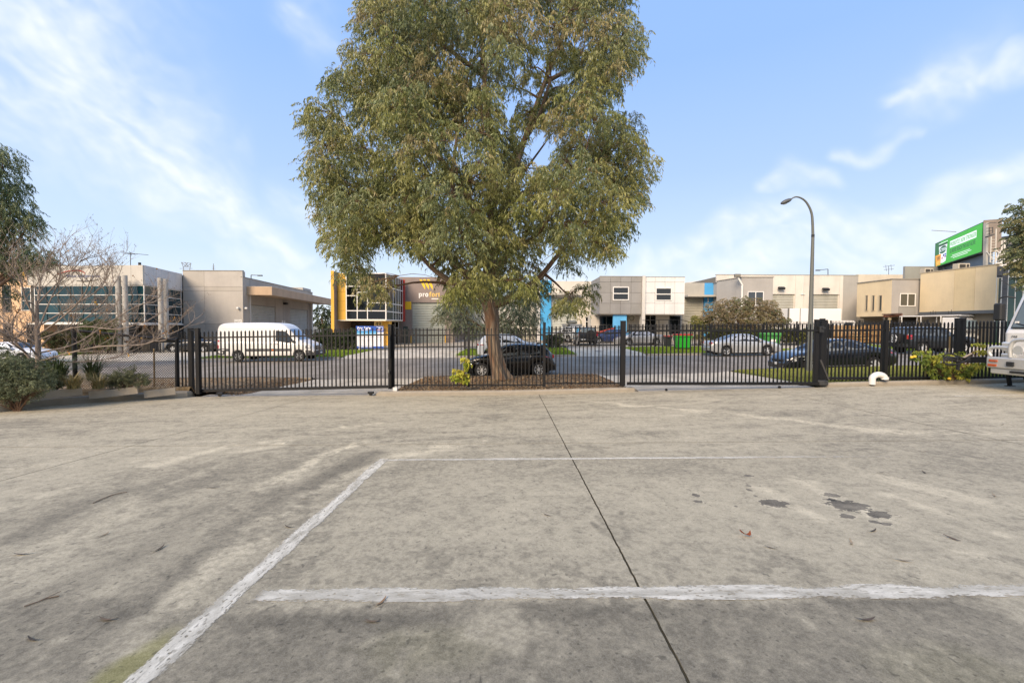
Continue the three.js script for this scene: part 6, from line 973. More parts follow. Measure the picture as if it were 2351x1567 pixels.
// instanced sprays under a plant; places: [x, y, z, yaw, tilt, scale, colour]
function foliage(parent, geos, places, mat = foliageMat, name = 'foliage') {
  const by = geos.map(() => []); places.forEach((p, i) => by[i % geos.length].push(p));
  const m4 = new THREE.Matrix4(), q = new THREE.Quaternion(), e = new THREE.Euler(), s = V3(1, 1, 1), v = V3(0, 0, 0), c = new THREE.Color(); let r = parent; while (r.parent && r.parent !== scene) r = r.parent;
  by.forEach((list, k) => {
    if (!list.length) return; const im = new THREE.InstancedMesh(geos[k], mat, list.length); im.name = name; im.userData.kind = 'stuff';
    list.forEach((p, i) => { e.set(p[4] * 0.6, p[3], p[4], 'YXZ'); q.setFromEuler(e); v.set(p[0] - r.position.x, p[1] - r.position.y, p[2] - r.position.z); s.setScalar(p[5]); m4.compose(v, q, s); im.setMatrixAt(i, m4); c.set(p[6]); const j = 0.86 + 0.28 * hash2(i * 7 + k, i * 13 + 5); im.setColorAt(i, c.multiplyScalar(j)); });
    im.castShadow = im.receiveShadow = true; parent.add(im);
  });
}
// places on and inside a clump
function clump(out, c, r, n, colours, o = {}) {
  const fl = o.flat || 0.85, sh = o.shell || 0.45, main = pick(colours);
  for (let i = 0; i < n; i++) {
    const z = rr(-1, 1), a = rr(0, 6.283), k = Math.sqrt(1 - z * z), rad = r * Math.pow(rnd(), sh) * (0.85 + 0.3 * rnd()), x = k * Math.cos(a), y = k * Math.sin(a);
    const yy = z * fl * rad; out.push([c.x + x * rad, c.y + yy, c.z + y * rad, Math.atan2(-y, x) + rr(-0.9, 0.9), rr(-0.35, 0.35) + (o.tilt || 0), rr(0.75, 1.25) * (o.scale || 1), rnd() < 0.7 ? main : pick(colours)]);
  }
}
const inPoly = (x, y, p) => { let c = false; for (let i = 0, j = p.length - 1; i < p.length; j = i++) if ((p[i][1] > y) !== (p[j][1] > y) && x < (p[j][0] - p[i][0]) * (y - p[i][1]) / (p[j][1] - p[i][1]) + p[i][0]) c = !c; return c; };
const barkTex = dataTex(256, 512, (u, v) => { const f = tfbm(u, v * 0.25, 14, 4), s = tnoise(u * 40, v * 5, 40), b = tfbm(u, v, 4, 3), red = ss(0.5, 0.7, b); const k = 0.62 + 0.62 * f + (s - 0.5) * 0.3; return [lerp(138, 124, red) * k, lerp(122, 98, red) * k, lerp(104, 78, red) * k]; });
const barkMat = new THREE.MeshStandardMaterial({ map: scaled(barkTex, 2, 0.35), bumpMap: scaled(barkTex, 2, 0.35), bumpScale: 0.03, roughness: 0.95, side: 2 });
const twigMat = M(0x5f4a3a, { roughness: 0.95 });
const limbPts = (list, d0, d1) => { const c = new THREE.CatmullRomCurve3(list.map(([a, b], i) => P(a, b, lerp(d0, d1, i / (list.length - 1))))); return c.getPoints(list.length * 4); };

// ---- the big eucalypt behind the fence
{
  const D = 18.3, base = P(1150, 868, D), gy = G(base.x, D), t = thing('gum_tree', 'tall spreading gum tree behind the middle fence', 'tree', [base.x, gy, -D]);
  const trunk = [V3(P(1156, 885, D).x, gy - 0.25, -D), V3(P(1152, 868, D).x, gy + 0.03, -D), P(1148, 852, D), P(1141, 830, D), P(1134, 800, D), P(1130, 765, D), P(1129, 730, D), P(1124, 700, D), P(1120, 672, D)];
  const tp = new THREE.CatmullRomCurve3(trunk).getPoints(40), rad = curve1([[0, 0.5], [4, 0.42], [8, 0.36], [12, 0.33], [18, 0.3], [24, 0.29], [32, 0.33], [36, 0.34], [40, 0.24]]);
  const tg = limb(tp, tp.map((_, i) => rad(i) * 0.86), 22); { const p = tg.attributes.position, n = tg.attributes.normal; for (let i = 0; i < p.count; i++) { const a = Math.atan2(n.getZ(i), n.getX(i)), h = p.getY(i) - gy, root = Math.max(0, 1 - h / 1.1), k = (0.05 * Math.sin(a * 5 + 1) + 0.03 * Math.sin(a * 9)) * (0.4 + 2.2 * root * root) + (fbm(a * 3 + 9, h * 2.2, 3) - 0.5) * 0.1; p.setXYZ(i, p.getX(i) + n.getX(i) * k, p.getY(i), p.getZ(i) + n.getZ(i) * k); } tg.computeVertexNormals(); }
  wpart(t, 'trunk', tg, barkMat);
  const limbs = [
    [[[1122, 692], [1096, 672], [1062, 655], [1028, 641], [992, 615], [960, 580], [925, 540]], 0.2, 0.045, 18.3, 16.4], [[[1120, 690], [1088, 645], [1042, 602], [1002, 552], [984, 505], [958, 440], [940, 380]], 0.19, 0.05, 18.3, 19.4], [[[1122, 690], [1122, 620], [1128, 520], [1130, 420], [1130, 330], [1118, 250], [1110, 150], [1105, 40], [1098, -70]], 0.26, 0.05, 18.3, 18.5],
    [[[1126, 702], [1165, 688], [1200, 665], [1240, 635], [1275, 592], [1320, 540], [1362, 480]], 0.2, 0.04, 18.3, 17.3], [[[1128, 610], [1158, 480], [1185, 380], [1215, 290], [1250, 190], [1290, 90], [1315, -20]], 0.19, 0.05, 18.4, 19.2], [[[1150, 480], [1230, 425], [1310, 385], [1380, 350], [1440, 325]], 0.11, 0.035, 18.5, 19.4], [[[1126, 540], [1060, 430], [980, 330], [900, 262], [840, 205]], 0.15, 0.04, 18.4, 16.6], [[[1112, 175], [1000, 90], [920, 35]], 0.1, 0.04, 18.5, 17.2], [[[1250, 190], [1340, 140], [1410, 90]], 0.1, 0.035, 19, 19.4],
    [[[990, 550], [900, 470], [820, 430], [755, 400]], 0.1, 0.03, 19, 18.4], [[[1135, 470], [1165, 380], [1205, 320], [1240, 260], [1265, 180]], 0.14, 0.05, 18.0, 16.0], [[[1124, 640], [1100, 560], [1060, 500], [1040, 420], [1050, 300]], 0.15, 0.04, 18, 14.8], [[[1130, 630], [1170, 580], [1230, 540], [1280, 470], [1330, 400]], 0.14, 0.04, 18, 15.0], [[[1128, 600], [1140, 520], [1180, 430], [1250, 330]], 0.13, 0.04, 18.6, 21.5], [[[1120, 620], [1050, 520], [980, 440]], 0.12, 0.04, 18.6, 21.6],
  ];
  const nodes = [];
  for (const [list, r0, r1, d0, d1] of limbs) { const pts = limbPts(list, d0, d1), n = pts.length - 1; wpart(t, 'limb', limb(pts, pts.map((_, i) => lerp(r0, r1, Math.pow(i / n, 0.8))), 10), barkMat); pts.forEach((p, i) => { if (i > n * 0.25) nodes.push([p, lerp(r0, r1, i / n)]); }); }
  const poly = [[835, -110], [815, 40], [795, 110], [748, 190], [697, 255], [712, 330], [697, 420], [735, 500], [742, 560], [785, 612], [797, 665], [862, 702], [935, 700], [968, 690], [1005, 722], [1035, 705], [1100, 692], [1180, 690], [1245, 702], [1290, 735], [1372, 712], [1378, 655], [1402, 602], [1432, 562], [1462, 500], [1503, 430], [1508, 380], [1478, 330], [1456, 262], [1412, 218], [1452, 160], [1488, 90], [1458, 30], [1440, -110]];
  const holes = [[1236, 335, 40], [868, 592, 24], [925, 610, 20], [1412, 240, 16], [1262, 598, 22], [1352, 618, 26], [1290, 650, 16], [1170, 255, 14], [1220, 215, 18], [1060, 120, 12], [800, 250, 14], [985, 655, 34], [905, 655, 14], [1180, 150, 15], [1245, 140, 17], [1290, 172, 13], [1150, 232, 13], [1320, 92, 13], [1212, 62, 13], [1098, 182, 9], [1345, 300, 10], [1060, 350, 9], [880, 330, 9]];
  reseed(4242); const lobes = [], colours = [0x868a4c, 0x909054, 0x7a814e, 0x9a985e, 0x727b50, 0x8a8c55, 0x968c60, 0x81885c];
  for (const [gap, side] of [[42, -1], [44, 1], [56, 0]]) {
    const seen = []; let tries = 0;
    while (tries++ < 9000) {
      const px = rr(690, 1515), py = rr(-120, 735); if (seen.some((q) => Math.hypot(q[0] - px, q[1] - py) < gap)) continue;
      const u = (px - 1105) / 425, v = (py - 330) / 560, half = 5.2 * Math.sqrt(Math.max(0.06, 1 - u * u - 0.5 * v * v)), d = D - 0.2 + (side ? side * rr(0.25, 1) : rr(-0.4, 0.4)) * half, rm = rr(0.42, 0.95), rp = rm * FOCAL / d;
      let ok = true; for (let k = 0; k < 8 && ok; k++) ok = inPoly(px + Math.cos(k * 0.785) * rp * 0.7, py + Math.sin(k * 0.785) * rp * 0.62, poly); if (!ok) continue;
      if (holes.some(([x, y, r]) => Math.hypot(px - x, py - y) < r + rp * 0.75)) continue;
      seen.push([px, py]); lobes.push({ c: P(px, py, d), r: rm });
    }
  }
  const places = [], twigs = [];
  const axis = V3(base.x, 0, -D), near = (l) => Math.hypot(l.c.x - axis.x, l.c.z - axis.z); lobes.sort((a, b) => near(a) - near(b));
  for (const l of lobes) {
    clump(places, l.c, l.r, Math.round(140 * l.r * l.r + 14), colours, { flat: 0.9, shell: 0.42 });
    let best = nodes[0], bd = 1e9; for (const q of nodes) { const dd = q[0].distanceTo(l.c) + (q[0].y > l.c.y + 0.4 ? 1.2 : 0); if (dd < bd) { bd = dd; best = q; } }
    nodes.push([l.c.clone().add(V3(0, l.r * 0.2, 0)), Math.min(best[1] * 0.55, 0.03)]);
    const a = best[0], m = a.clone().lerp(l.c, 0.5).add(V3(rr(-0.2, 0.2), rr(0.05, 0.45), rr(-0.2, 0.2))), pts = new THREE.CatmullRomCurve3([a, m, l.c.clone().add(V3(0, l.r * 0.25, 0))]).getPoints(7), r0 = Math.min(best[1] * 0.6, 0.05 + bd * 0.008); twigs.push(limb(pts, pts.map((_, i) => lerp(r0, 0.012, i / 7)), 5));
    for (let k = 0; k < 6; k++) { const e = l.c.clone().add(V3(rr(-1, 1), rr(-0.6, 0.9), rr(-1, 1)).multiplyScalar(l.r * 0.85)), s = pts[5], mm = s.clone().lerp(e, 0.5).add(V3(0, rr(0, 0.2), 0)); twigs.push(limb([s, mm, e], [0.014, 0.009, 0.004], 4)); }
  }
  const tw = wpart(t, 'branches', twigs, twigMat); tw.userData.kind = 'stuff';
  foliage(t, [sprayGeo(18, 0.14, 0.03, 0.27, 0.8, 11), sprayGeo(16, 0.155, 0.028, 0.32, 0.95, 12), sprayGeo(20, 0.125, 0.028, 0.24, 0.65, 13)], places);
  console.log('gum', lobes.length, 'lobes', places.length, 'sprays');
}
// ---- other trees: px, py, radius px of clumps at a distance
function lobeTree(name, label, d, base, trunkR, lobes, colours, geos, dens, o = {}) {
  const b = P(base[0], base[1], d), gy = G(b.x, d), t = thing(name, label, o.category || 'tree', [b.x, gy, -d], 0, o.group), places = [], tw = [], top = V3(0, 0, 0), mat = o.mat || foliageMat;
  const cs = lobes.map(([px, py, r, dd = 0]) => ({ c: P(px, py, d + dd), r: r * d / FOCAL })); cs.forEach((l) => top.add(l.c)); top.multiplyScalar(1 / cs.length);
  const fork = V3(lerp(b.x, top.x, 0.4), lerp(gy, top.y, o.fork || 0.5), -d), tp = [V3(b.x, gy - 0.1, -d), V3(lerp(b.x, fork.x, 0.4), lerp(gy, fork.y, 0.5), -d + 0.05), fork];
  wpart(t, 'trunk', limb(new THREE.CatmullRomCurve3(tp).getPoints(10), Array.from({ length: 11 }, (_, i) => trunkR * lerp(1.1, 0.7, i / 10)), 9), barkMat);
  for (const l of cs) { clump(places, l.c, l.r, Math.round(dens * l.r * l.r + 10), colours, o.clump || {}); const m = fork.clone().lerp(l.c, 0.55).add(V3(0, 0.15, 0)); tw.push(limb([fork, m, l.c], [trunkR * 0.5, trunkR * 0.3, 0.015], 5)); }
  const w = wpart(t, 'branches', tw, twigMat); w.userData.kind = 'stuff'; foliage(t, geos, places, mat); return t;
}
const roundLeaf = [sprayGeo(16, 0.1, 0.05, 0.28, 0.4, 21), sprayGeo(18, 0.09, 0.045, 0.24, 0.3, 22)], bigSpray = [sprayGeo(22, 0.24, 0.09, 0.55, 0.8, 23), sprayGeo(22, 0.22, 0.08, 0.5, 0.7, 24)], gumSpray = [sprayGeo(16, 0.17, 0.032, 0.32, 1.0, 25), sprayGeo(16, 0.18, 0.03, 0.3, 1.1, 26)];
reseed(91);
lobeTree('street_tree', 'dense green tree cut off by the left edge', 23, [-75, 850], 0.22, [[8, 362, 34], [-40, 390, 70], [22, 430, 34], [28, 480, 40], [-30, 480, 80], [48, 520, 36], [75, 505, 14], [10, 550, 40], [-50, 570, 80], [85, 582, 30], [45, 600, 36], [0, 620, 46, 1], [100, 600, 22], [-110, 450, 90], [-60, 340, 50], [-40, 660, 50]], [0x5a6a44, 0x637048, 0x51623e, 0x6c764c, 0x777c52], gumSpray, 150);
lobeTree('street_tree', 'dense grey-green tree cut off by the right edge above the truck', 34, [2440, 800], 0.2, [[2344, 470, 22], [2338, 510, 24], [2352, 545, 30], [2335, 580, 20], [2345, 600, 22], [2385, 500, 50], [2390, 570, 60], [2360, 620, 30], [2430, 540, 60], [2325, 520, 12], [2370, 640, 30]], [0x66734f, 0x737a54, 0x838059, 0x5e6a4a], roundLeaf.map((g) => g), 120, { clump: { scale: 1.5 } });
lobeTree('street_tree', 'grey-green tree across the street behind the big trunk', 36.5, [1122, 800], 0.16, [[1050, 725, 34], [1085, 695, 40], [1025, 705, 22], [1180, 705, 46], [1212, 728, 30], [1150, 745, 36], [1062, 752, 22], [1205, 665, 40], [1120, 655, 42], [1225, 690, 20], [1100, 755, 24], [1170, 765, 26], [1210, 760, 20], [1010, 730, 14]], [0x68735c, 0x747b62, 0x5f6a54, 0x7d7f66], gumSpray, 110, { clump: { scale: 1.3 } });
lobeTree('street_tree', 'dark tree in the gap between the tan canopy and the yellow building', 84, [741, 775], 0.25, [[735, 715, 16], [752, 720, 16], [742, 705, 12], [742, 740, 20], [728, 745, 14], [757, 745, 14], [722, 730, 8]], [0x3d4a2e, 0x485433, 0x53603a], bigSpray, 13, { clump: { scale: 1.4 } });
lobeTree('brown_bush', 'large olive and brown bush in front of the grey office', 42, [1700, 800], 0.14, [[1640, 712, 24], [1670, 703, 24], [1700, 700, 26], [1735, 703, 26], [1765, 706, 22], [1650, 732, 26], [1690, 730, 30], [1730, 732, 30], [1770, 732, 24], [1790, 738, 14], [1625, 726, 12], [1715, 752, 22], [1665, 755, 24], [1745, 760, 20], [1805, 733, 8], [1780, 715, 12]], [0x8d8560, 0x86785a, 0x7a7b58, 0x94866a, 0x727a58], roundLeaf, 260, { category: 'bush', clump: { scale: 1.05, shell: 0.3 } });
const hedge = (label, d, x0, x1, y0, y1, colours, n, sc = 1.4, geos = roundLeaf, category = 'hedge') => { const c = P((x0 + x1) / 2, y1, d), gy = G(c.x, d), t = thing('hedge', label, category, [c.x, gy, -d]), pl = [], tw = []; for (let i = 0; i < n; i++) { const px = rr(x0, x1), py = lerp(y1, y0, Math.sqrt(rnd()) * (0.75 + 0.25 * fbm(px * 0.08, 3, 2) * 1.4)), p = P(px, py, d + rr(-0.5, 0.5)); pl.push([p.x, p.y, p.z, rr(0, 6.28), rr(-0.5, 0.5), sc * rr(0.7, 1.2), pick(colours)]); } for (let i = 0; i < 14; i++) { const px = rr(x0 + 4, x1 - 4); const a = P(px, y0 + (y1 - y0) * 0.4, d); tw.push(bar(V3(a.x + rr(-0.1, 0.1), gy - 0.05, -d), a, 0.02, 0.01, 4)); } const w = wpart(t, 'stems', tw, twigMat); w.userData.kind = 'stuff'; foliage(t, geos, pl, softMat); };
hedge('dark green hedge behind the for sale board', 40.9, 722, 818, 757, 808, [0x3c4a2a, 0x465430, 0x35432a, 0x55603a], 1100);
hedge('low shrubs behind the far fence under the brown bush', 40.8, 1625, 1905, 752, 790, [0x5c6534, 0x6d7238, 0x4b562f, 0x7b7a42], 1500);
hedge('yellowish shrub beside the blue corner', 42.5, 1590, 1632, 722, 792, [0x8a8a50, 0x7c8048, 0x9a9258], 320);
hedge('pale shrub in the forecourt left of the black off-roader', 41.2, 1252, 1290, 766, 806, [0x7d8a5a, 0x6c7a4e, 0x8d8a62], 260);
hedge('green bush in front of the glass-fronted office', 38.4, 185, 262, 730, 800, [0x56613a, 0x626b40, 0x4a5634, 0x6f7046], 700);
hedge('dark shrub by the columns of the glass-fronted office', 38.2, 100, 180, 760, 806, [0x4f4a32, 0x5d5638, 0x46512f], 380);

// ---- bare deciduous tree in the left bed
{
  const d = 12.4, b = P(88, 850, d), t = thing('bare_tree', 'leafless twiggy tree in the left garden bed', 'tree', [b.x, b.y - 0.15, -d]); reseed(77);
  const woodMat = M(0x8f8276, { roughness: 0.95, mottle: 3 }), parts = [], tips = [], leaves = [];
  function grow(p, dir, len, r, level) {
    const n = level < 2 ? 6 : 4, pts = [p.clone()], q = p.clone(), v = dir.clone();
    for (let i = 0; i < n; i++) { v.add(V3(rr(-0.22, 0.22), rr(-0.1, 0.16) + (level > 2 ? 0.05 : 0), rr(-0.22, 0.22))).normalize(); q.add(v.clone().multiplyScalar(len / n)); pts.push(q.clone()); }
    parts.push(limb(pts, pts.map((_, i) => r * lerp(1, level > 3 ? 0.3 : 0.55, i / n)), level < 2 ? 7 : level < 4 ? 4 : 3));
    if (level >= 5) { tips.push(q.clone()); return; }
    const kids = level === 0 ? 9 : level === 1 ? 6 : level === 2 ? 6 : level === 3 ? 5 : 3;
    for (let k = 0; k < kids; k++) {
      const i = Math.min(n, 1 + Math.floor((level === 0 ? 0.15 + 0.85 * k / kids : rr(0.2, 1)) * n)), s = pts[i], ax = V3(rr(-1, 1), rr(-0.25, 0.5), rr(-1, 1)).normalize(), nd = v.clone().multiplyScalar(level === 0 ? 0.35 : 0.75).add(ax.multiplyScalar(level === 0 ? 0.95 : 0.7)).normalize();
      grow(s, nd, len * (level === 0 ? rr(0.75, 1.0) : rr(0.5, 0.78)), r * (level === 0 ? 0.5 : 0.56), level + 1);
    }
  }
  const trunkTop = P(84, 690, d), tp = [b.clone().setY(b.y - 0.2), P(86, 790, d), P(84, 740, d), trunkTop];
  wpart(t, 'trunk', limb(new THREE.CatmullRomCurve3(tp).getPoints(12), Array.from({ length: 13 }, (_, i) => lerp(0.07, 0.035, i / 12)), 9), woodMat);
  // main limbs as the photograph shows them
  for (const [list, r, dz] of [[[[88, 830], [150, 812], [230, 795], [330, 790], [380, 770]], 0.04, -0.3], [[[86, 800], [120, 770], [180, 742], [240, 690], [262, 650]], 0.038, 0.3], [[[85, 770], [140, 730], [190, 680], [215, 620]], 0.034, -0.5], [[[86, 760], [110, 700], [135, 640], [137, 590]], 0.034, 0.2], [[[84, 720], [90, 660], [100, 610]], 0.035, 0.5], [[[84, 740], [60, 690], [40, 630], [20, 600]], 0.034, -0.4], [[[86, 790], [40, 760], [-10, 720], [-50, 690]], 0.036, 0.5], [[[88, 820], [60, 790], [20, 770], [-40, 740]], 0.035, -0.6], [[[88, 810], [170, 790], [250, 740], [320, 700], [350, 695]], 0.035, 0.6], [[[88, 825], [180, 830], [280, 815], [400, 748]], 0.03, 0.9], [[[80, 845], [62, 815], [40, 790], [25, 765]], 0.055, -0.2], [[[86, 780], [180, 750], [270, 755], [330, 740]], 0.03, -0.2], [[[84, 700], [130, 650], [175, 610], [190, 590]], 0.028, 0.2], [[[85, 750], [170, 700], [230, 660], [250, 615]], 0.03, 0.8]]) {
    const pts = new THREE.CatmullRomCurve3(list.map(([a, c], i) => P(a, c, d + dz * i / (list.length - 1) * 1.6))).getPoints(14); parts.push(limb(pts, pts.map((_, i) => r * 0.7 * lerp(1, 0.4, i / 14)), 6));
    for (let k = 3; k <= 14; k += k % 3 ? 1 : 2) for (let m = 0; m < (k % 2 ? 1 : 2); m++) { const v = pts[k].clone().sub(pts[k - 1]).normalize().multiplyScalar(0.7).add(V3(rr(-1, 1), rr(-0.35, 0.9), rr(-1, 1)).normalize().multiplyScalar(0.75)).normalize(); grow(pts[k], v, rr(0.4, 0.72), r * 0.34, 3); }
  }
  const w = wpart(t, 'branches', parts, woodMat); w.userData.kind = 'stuff';
  for (let i = 0; i < 150; i++) { const p = pick(tips); if (p.y < Y(100, 700, d) || rnd() < 0.15) leaves.push([p.x, p.y, p.z, rr(0, 6), rr(-1, 0.3), rr(0.7, 1.3), pick([0xb8822f, 0xc79a3c, 0x9d6a2c, 0xa87a3a])]); }
  foliage(t, [sprayGeo(2, 0.07, 0.04, 0.03, 0.5, 31, false)], leaves, softMat, 'last_leaves');
  const buds = tips.filter((_, i) => i % 2 === 0).map((p) => [p.x, p.y, p.z, rr(0, 6), rr(-1, 1), rr(0.6, 1.1), pick([0x6f5a48, 0x5d4a3c, 0x7d6650])]); foliage(t, [sprayGeo(5, 0.03, 0.016, 0.05, 0.2, 32, false)], buds, softMat, 'buds');
  console.log('bare', parts.length, tips.length);
}
// ---- bed plants
function bush(name, label, d, lobes, colours, geo, dens, o = {}) { const lo = lobes.reduce((a, l) => l[1] + l[2] > a[1] + a[2] ? l : a), c = P(lo[0], lo[1] + lo[2], d), t = thing(name, label, 'shrub', [c.x, c.y, -d]), pl = [], tw = []; const cx = P(lobes.reduce((a, l) => a + l[0], 0) / lobes.length, lo[1] + lo[2], d); for (const [px, py, r, dd = 0] of lobes) { const q = P(px, py, d + dd), R = r * d / FOCAL; clump(pl, q, R, Math.round(dens * R * R + 8), colours, o); for (let k = 0; k < 4; k++) { const e = q.clone().add(V3(rr(-1, 1), rr(-1, 1), rr(-1, 1)).multiplyScalar(R * 0.7)); tw.push(limb([V3(cx.x + rr(-0.1, 0.1), cx.y - 0.05, cx.z), cx.clone().lerp(e, 0.5).add(V3(0, 0.05, 0)), e], [0.012, 0.008, 0.003], 4)); } } const w = wpart(t, 'stems', tw, twigMat); w.userData.kind = 'stuff'; foliage(t, geo, pl, softMat); return t; }
const tiny = [sprayGeo(20, 0.045, 0.016, 0.14, -0.3, 41), sprayGeo(22, 0.04, 0.014, 0.12, -0.2, 42)], fresh = [sprayGeo(9, 0.09, 0.045, 0.16, 0.2, 43), sprayGeo(8, 0.1, 0.05, 0.14, 0.3, 44)];
reseed(55);
bush('grey_shrub', 'large grey-green shrub in the left corner by the kerb', 11.2, [[10, 850, 40], [50, 855, 38], [30, 880, 45], [80, 875, 30], [-30, 870, 60], [60, 900, 26], [10, 905, 35], [95, 862, 22], [40, 838, 22], [100, 885, 16], [-10, 835, 30, 0.6]], [0x6a7258, 0x747c62, 0x5f684e, 0x7f8668, 0x767a55], tiny, 1000);
bush('grey_shrub', 'small grey-green shrub beside the middle sleeper', 13.0, [[265, 868, 20], [290, 862, 22], [310, 870, 20], [280, 880, 18], [325, 880, 12], [250, 880, 12]], [0x555c42, 0x616850, 0x4b5340, 0x6a6e50], tiny, 1100);
bush('young_bush', 'small bright yellow-green bush at the foot of the middle fence', 14.28, [[1052, 850, 7], [1062, 858, 9], [1056, 868, 9], [1068, 842, 6], [1071, 824, 4], [1047, 860, 6], [1066, 872, 7], [1070, 833, 4]], [0xa9ab3c, 0xb9b848, 0x8e9a34, 0xc4bd55], fresh, 260);
{ const t = bush('lemon_bush', 'lemon bush with yellow fruit against the right fence', 14.25, [[2120, 808, 9], [2112, 822, 8], [2135, 818, 8], [2140, 838, 12], [2165, 836, 16], [2190, 838, 15], [2215, 845, 14], [2160, 852, 16], [2185, 856, 18], [2210, 858, 14], [2235, 842, 10], [2145, 822, 8], [2250, 835, 7], [2170, 815, 10], [2195, 815, 8], [2255, 805, 6], [2252, 790, 4], [2130, 830, 6]], [0x7f8c3a, 0x93983f, 0x6c7c34, 0xa8a648, 0x5d6f32], fresh, 260);
  for (const [px, py] of [[2094, 819.5], [2101, 818], [2180, 868.5]]) { const p = P(px, py, 14.1), g = new THREE.SphereGeometry(0.045, 12, 8); g.scale(1.15, 0.95, 0.95); g.translate(p.x, p.y, p.z); wpart(t, 'lemon', g, M(0xd9b83a, { roughness: 0.5 })); } }
{ const s0 = P(2131, 795, 14.75), s1 = P(2126, 876, 14.75); single('timber_stake', 'brown timber stake behind the lemon bush', 'stake', sqbar(V3(s1.x, s1.y - 0.1, s1.z), s0, 0.04), M(0x9a7850, { roughness: 0.9 })); const s2 = P(2182, 772, 14.9), s3 = P(2182, 830, 14.9); single('timber_stake', 'pale timber stake beside the paired fence posts', 'stake', sqbar(V3(s3.x, s3.y - 0.5, s3.z), s2, 0.04), M(0xb79a6c, { roughness: 0.9 })); }
bush('grey_shrub', 'low olive shrub between the corner shrub and the strap-leaved plant', 12.2, [[112, 872, 16], [135, 868, 14], [100, 858, 14], [150, 880, 12], [125, 885, 12]], [0x5f6644, 0x6b7050, 0x535a3c], tiny, 900);
bush('grey_shrub', 'dark low shrub at the foot of the bare tree', 12.9, [[60, 830, 22], [20, 822, 26], [95, 838, 18], [-20, 815, 30], [130, 845, 14]], [0x4f5a3a, 0x5c6644, 0x465034], tiny, 700);
// strap-leaved plants: arching blades from one root
function straps(name, label, d, px, py, n, len, w, spread, colours) {
  const c = P(px, py, d), t = thing(name, label, 'plant', [c.x, c.y, -d]);
  const geos = colours.map(() => []);
  for (let i = 0; i < n; i++) { const a = rr(0, 6.283), l = len * rr(0.6, 1.1), out = spread * rr(0.15, 1), p0 = V3(rr(-0.1, 0.1), 0, rr(-0.1, 0.1)), k = 5, pos = [], idx = [], wd = w * rr(0.7, 1.2), sx = -Math.sin(a), sz = Math.cos(a); for (let j = 0; j <= k; j++) { const u = j / k, x = p0.x + Math.cos(a) * out * u * u * l + Math.cos(a) * 0.1 * u, y = l * (u - 0.42 * out * u * u), z = p0.z + Math.sin(a) * out * u * u * l + Math.sin(a) * 0.1 * u, ww = wd * (1 - u * u) * 0.5 + 0.001; pos.push(x + sx * ww, y, z + sz * ww, x - sx * ww, y, z - sz * ww); if (j) { const b = j * 2; idx.push(b - 2, b - 1, b, b, b - 1, b + 1); } } const g = new THREE.BufferGeometry(); g.setAttribute('position', new THREE.Float32BufferAttribute(pos, 3)); g.setIndex(idx); g.computeVertexNormals(); geos[i % colours.length].push(g); }
  geos.forEach((g, i) => { const m = part(t, 'blades', g, M(colours[i], { roughness: 0.7 })); m.userData.kind = 'stuff'; });
}
straps('strap_plant', 'tall dark green strap-leaved plant beside the chain-link post', 12.3, 130, 882, 150, 1.05, 0.03, 0.9, [0x47552f, 0x536136, 0x3c4a2a]);
straps('strap_plant', 'dark green strap-leaved plant right of the chain-link post', 13.2, 212, 872, 90, 0.95, 0.028, 0.95, [0x4d5b34, 0x5c683c, 0x424f2d]);
straps('grass_clump', 'dry straw-coloured grass clump in front of the chain-link post', 12.0, 168, 892, 200, 0.55, 0.012, 1.0, [0x9c8c5e, 0x85794f, 0x6d6a44]);
straps('grass_clump', 'dry grass clump between the shrub and the middle sleeper', 12.5, 225, 892, 170, 0.5, 0.012, 1.0, [0x8f8258, 0x7d7349, 0x666440]);

// ---- grass blades and litter that nobody could count
function scatter(name, n, place, geo, mat, colours) { const im = new THREE.InstancedMesh(geo, mat, n), m4 = new THREE.Matrix4(), q = new THREE.Quaternion(), e = new THREE.Euler(), c = new THREE.Color(); for (let i = 0; i < n; i++) { const [x, y, z, s, tilt = 0] = place(i); e.set(tilt ? rr(-tilt, tilt) : 0, rr(0, 6.28), tilt ? rr(-tilt, tilt) : 0); q.setFromEuler(e); m4.compose(V3(x, y, z), q, V3(s, s * rr(0.7, 1.3), s)); im.setMatrixAt(i, m4); im.setColorAt(i, c.set(pick(colours)).multiplyScalar(rr(0.8, 1.2))); } im.name = numbered(name); im.userData = { kind: 'stuff', label: name === 'grass' ? 'mown green grass of the verges' : 'dry leaf litter and bark lying on the beds', category: name === 'grass' ? 'grass' : 'leaf litter' }; im.castShadow = im.receiveShadow = true; scene.add(im); }
const tuftGeo = (() => { reseed(61); const pos = []; for (let i = 0; i < 9; i++) { const a = rr(0, 6.28), x = rr(-0.09, 0.09), z = rr(-0.09, 0.09), h = rr(0.05, 0.1), l = rr(-0.04, 0.04), w = 0.009; pos.push(x - Math.cos(a) * w, 0, z - Math.sin(a) * w, x + Math.cos(a) * w, 0, z + Math.sin(a) * w, x + l, h, z + rr(-0.04, 0.04)); } const g = new THREE.BufferGeometry(); g.setAttribute('position', new THREE.Float32BufferAttribute(pos, 3)); g.computeVertexNormals(); return g; })();
const grassCols = [0x7f9a2e, 0x8fa83a, 0x6d8a28, 0x98a848, 0x7c8f35];
{ reseed(62); const cuts = [-70, ...farDrives.flat(), 70], spans = []; for (let i = 0; i < cuts.length; i += 2) spans.push([Math.max(cuts[i], -40), Math.min(cuts[i + 1], 42)]);
  scatter('grass', 26000, () => { const s = pick(spans), x = rr(s[0], s[1]), d = rr(32.4, 40); return [x, G(x, d), -d, rr(0.9, 1.7)]; }, tuftGeo, softMat, grassCols);
  scatter('grass', 15000, () => { const x = rr(9.6, 22), d = rr(14.6, 19.6); return [x, bumpy(x, d), -d, rr(0.5, 1.0)]; }, tuftGeo, softMat, [0x8a9448, 0x979f56, 0x7c8640, 0xa5a468]); }
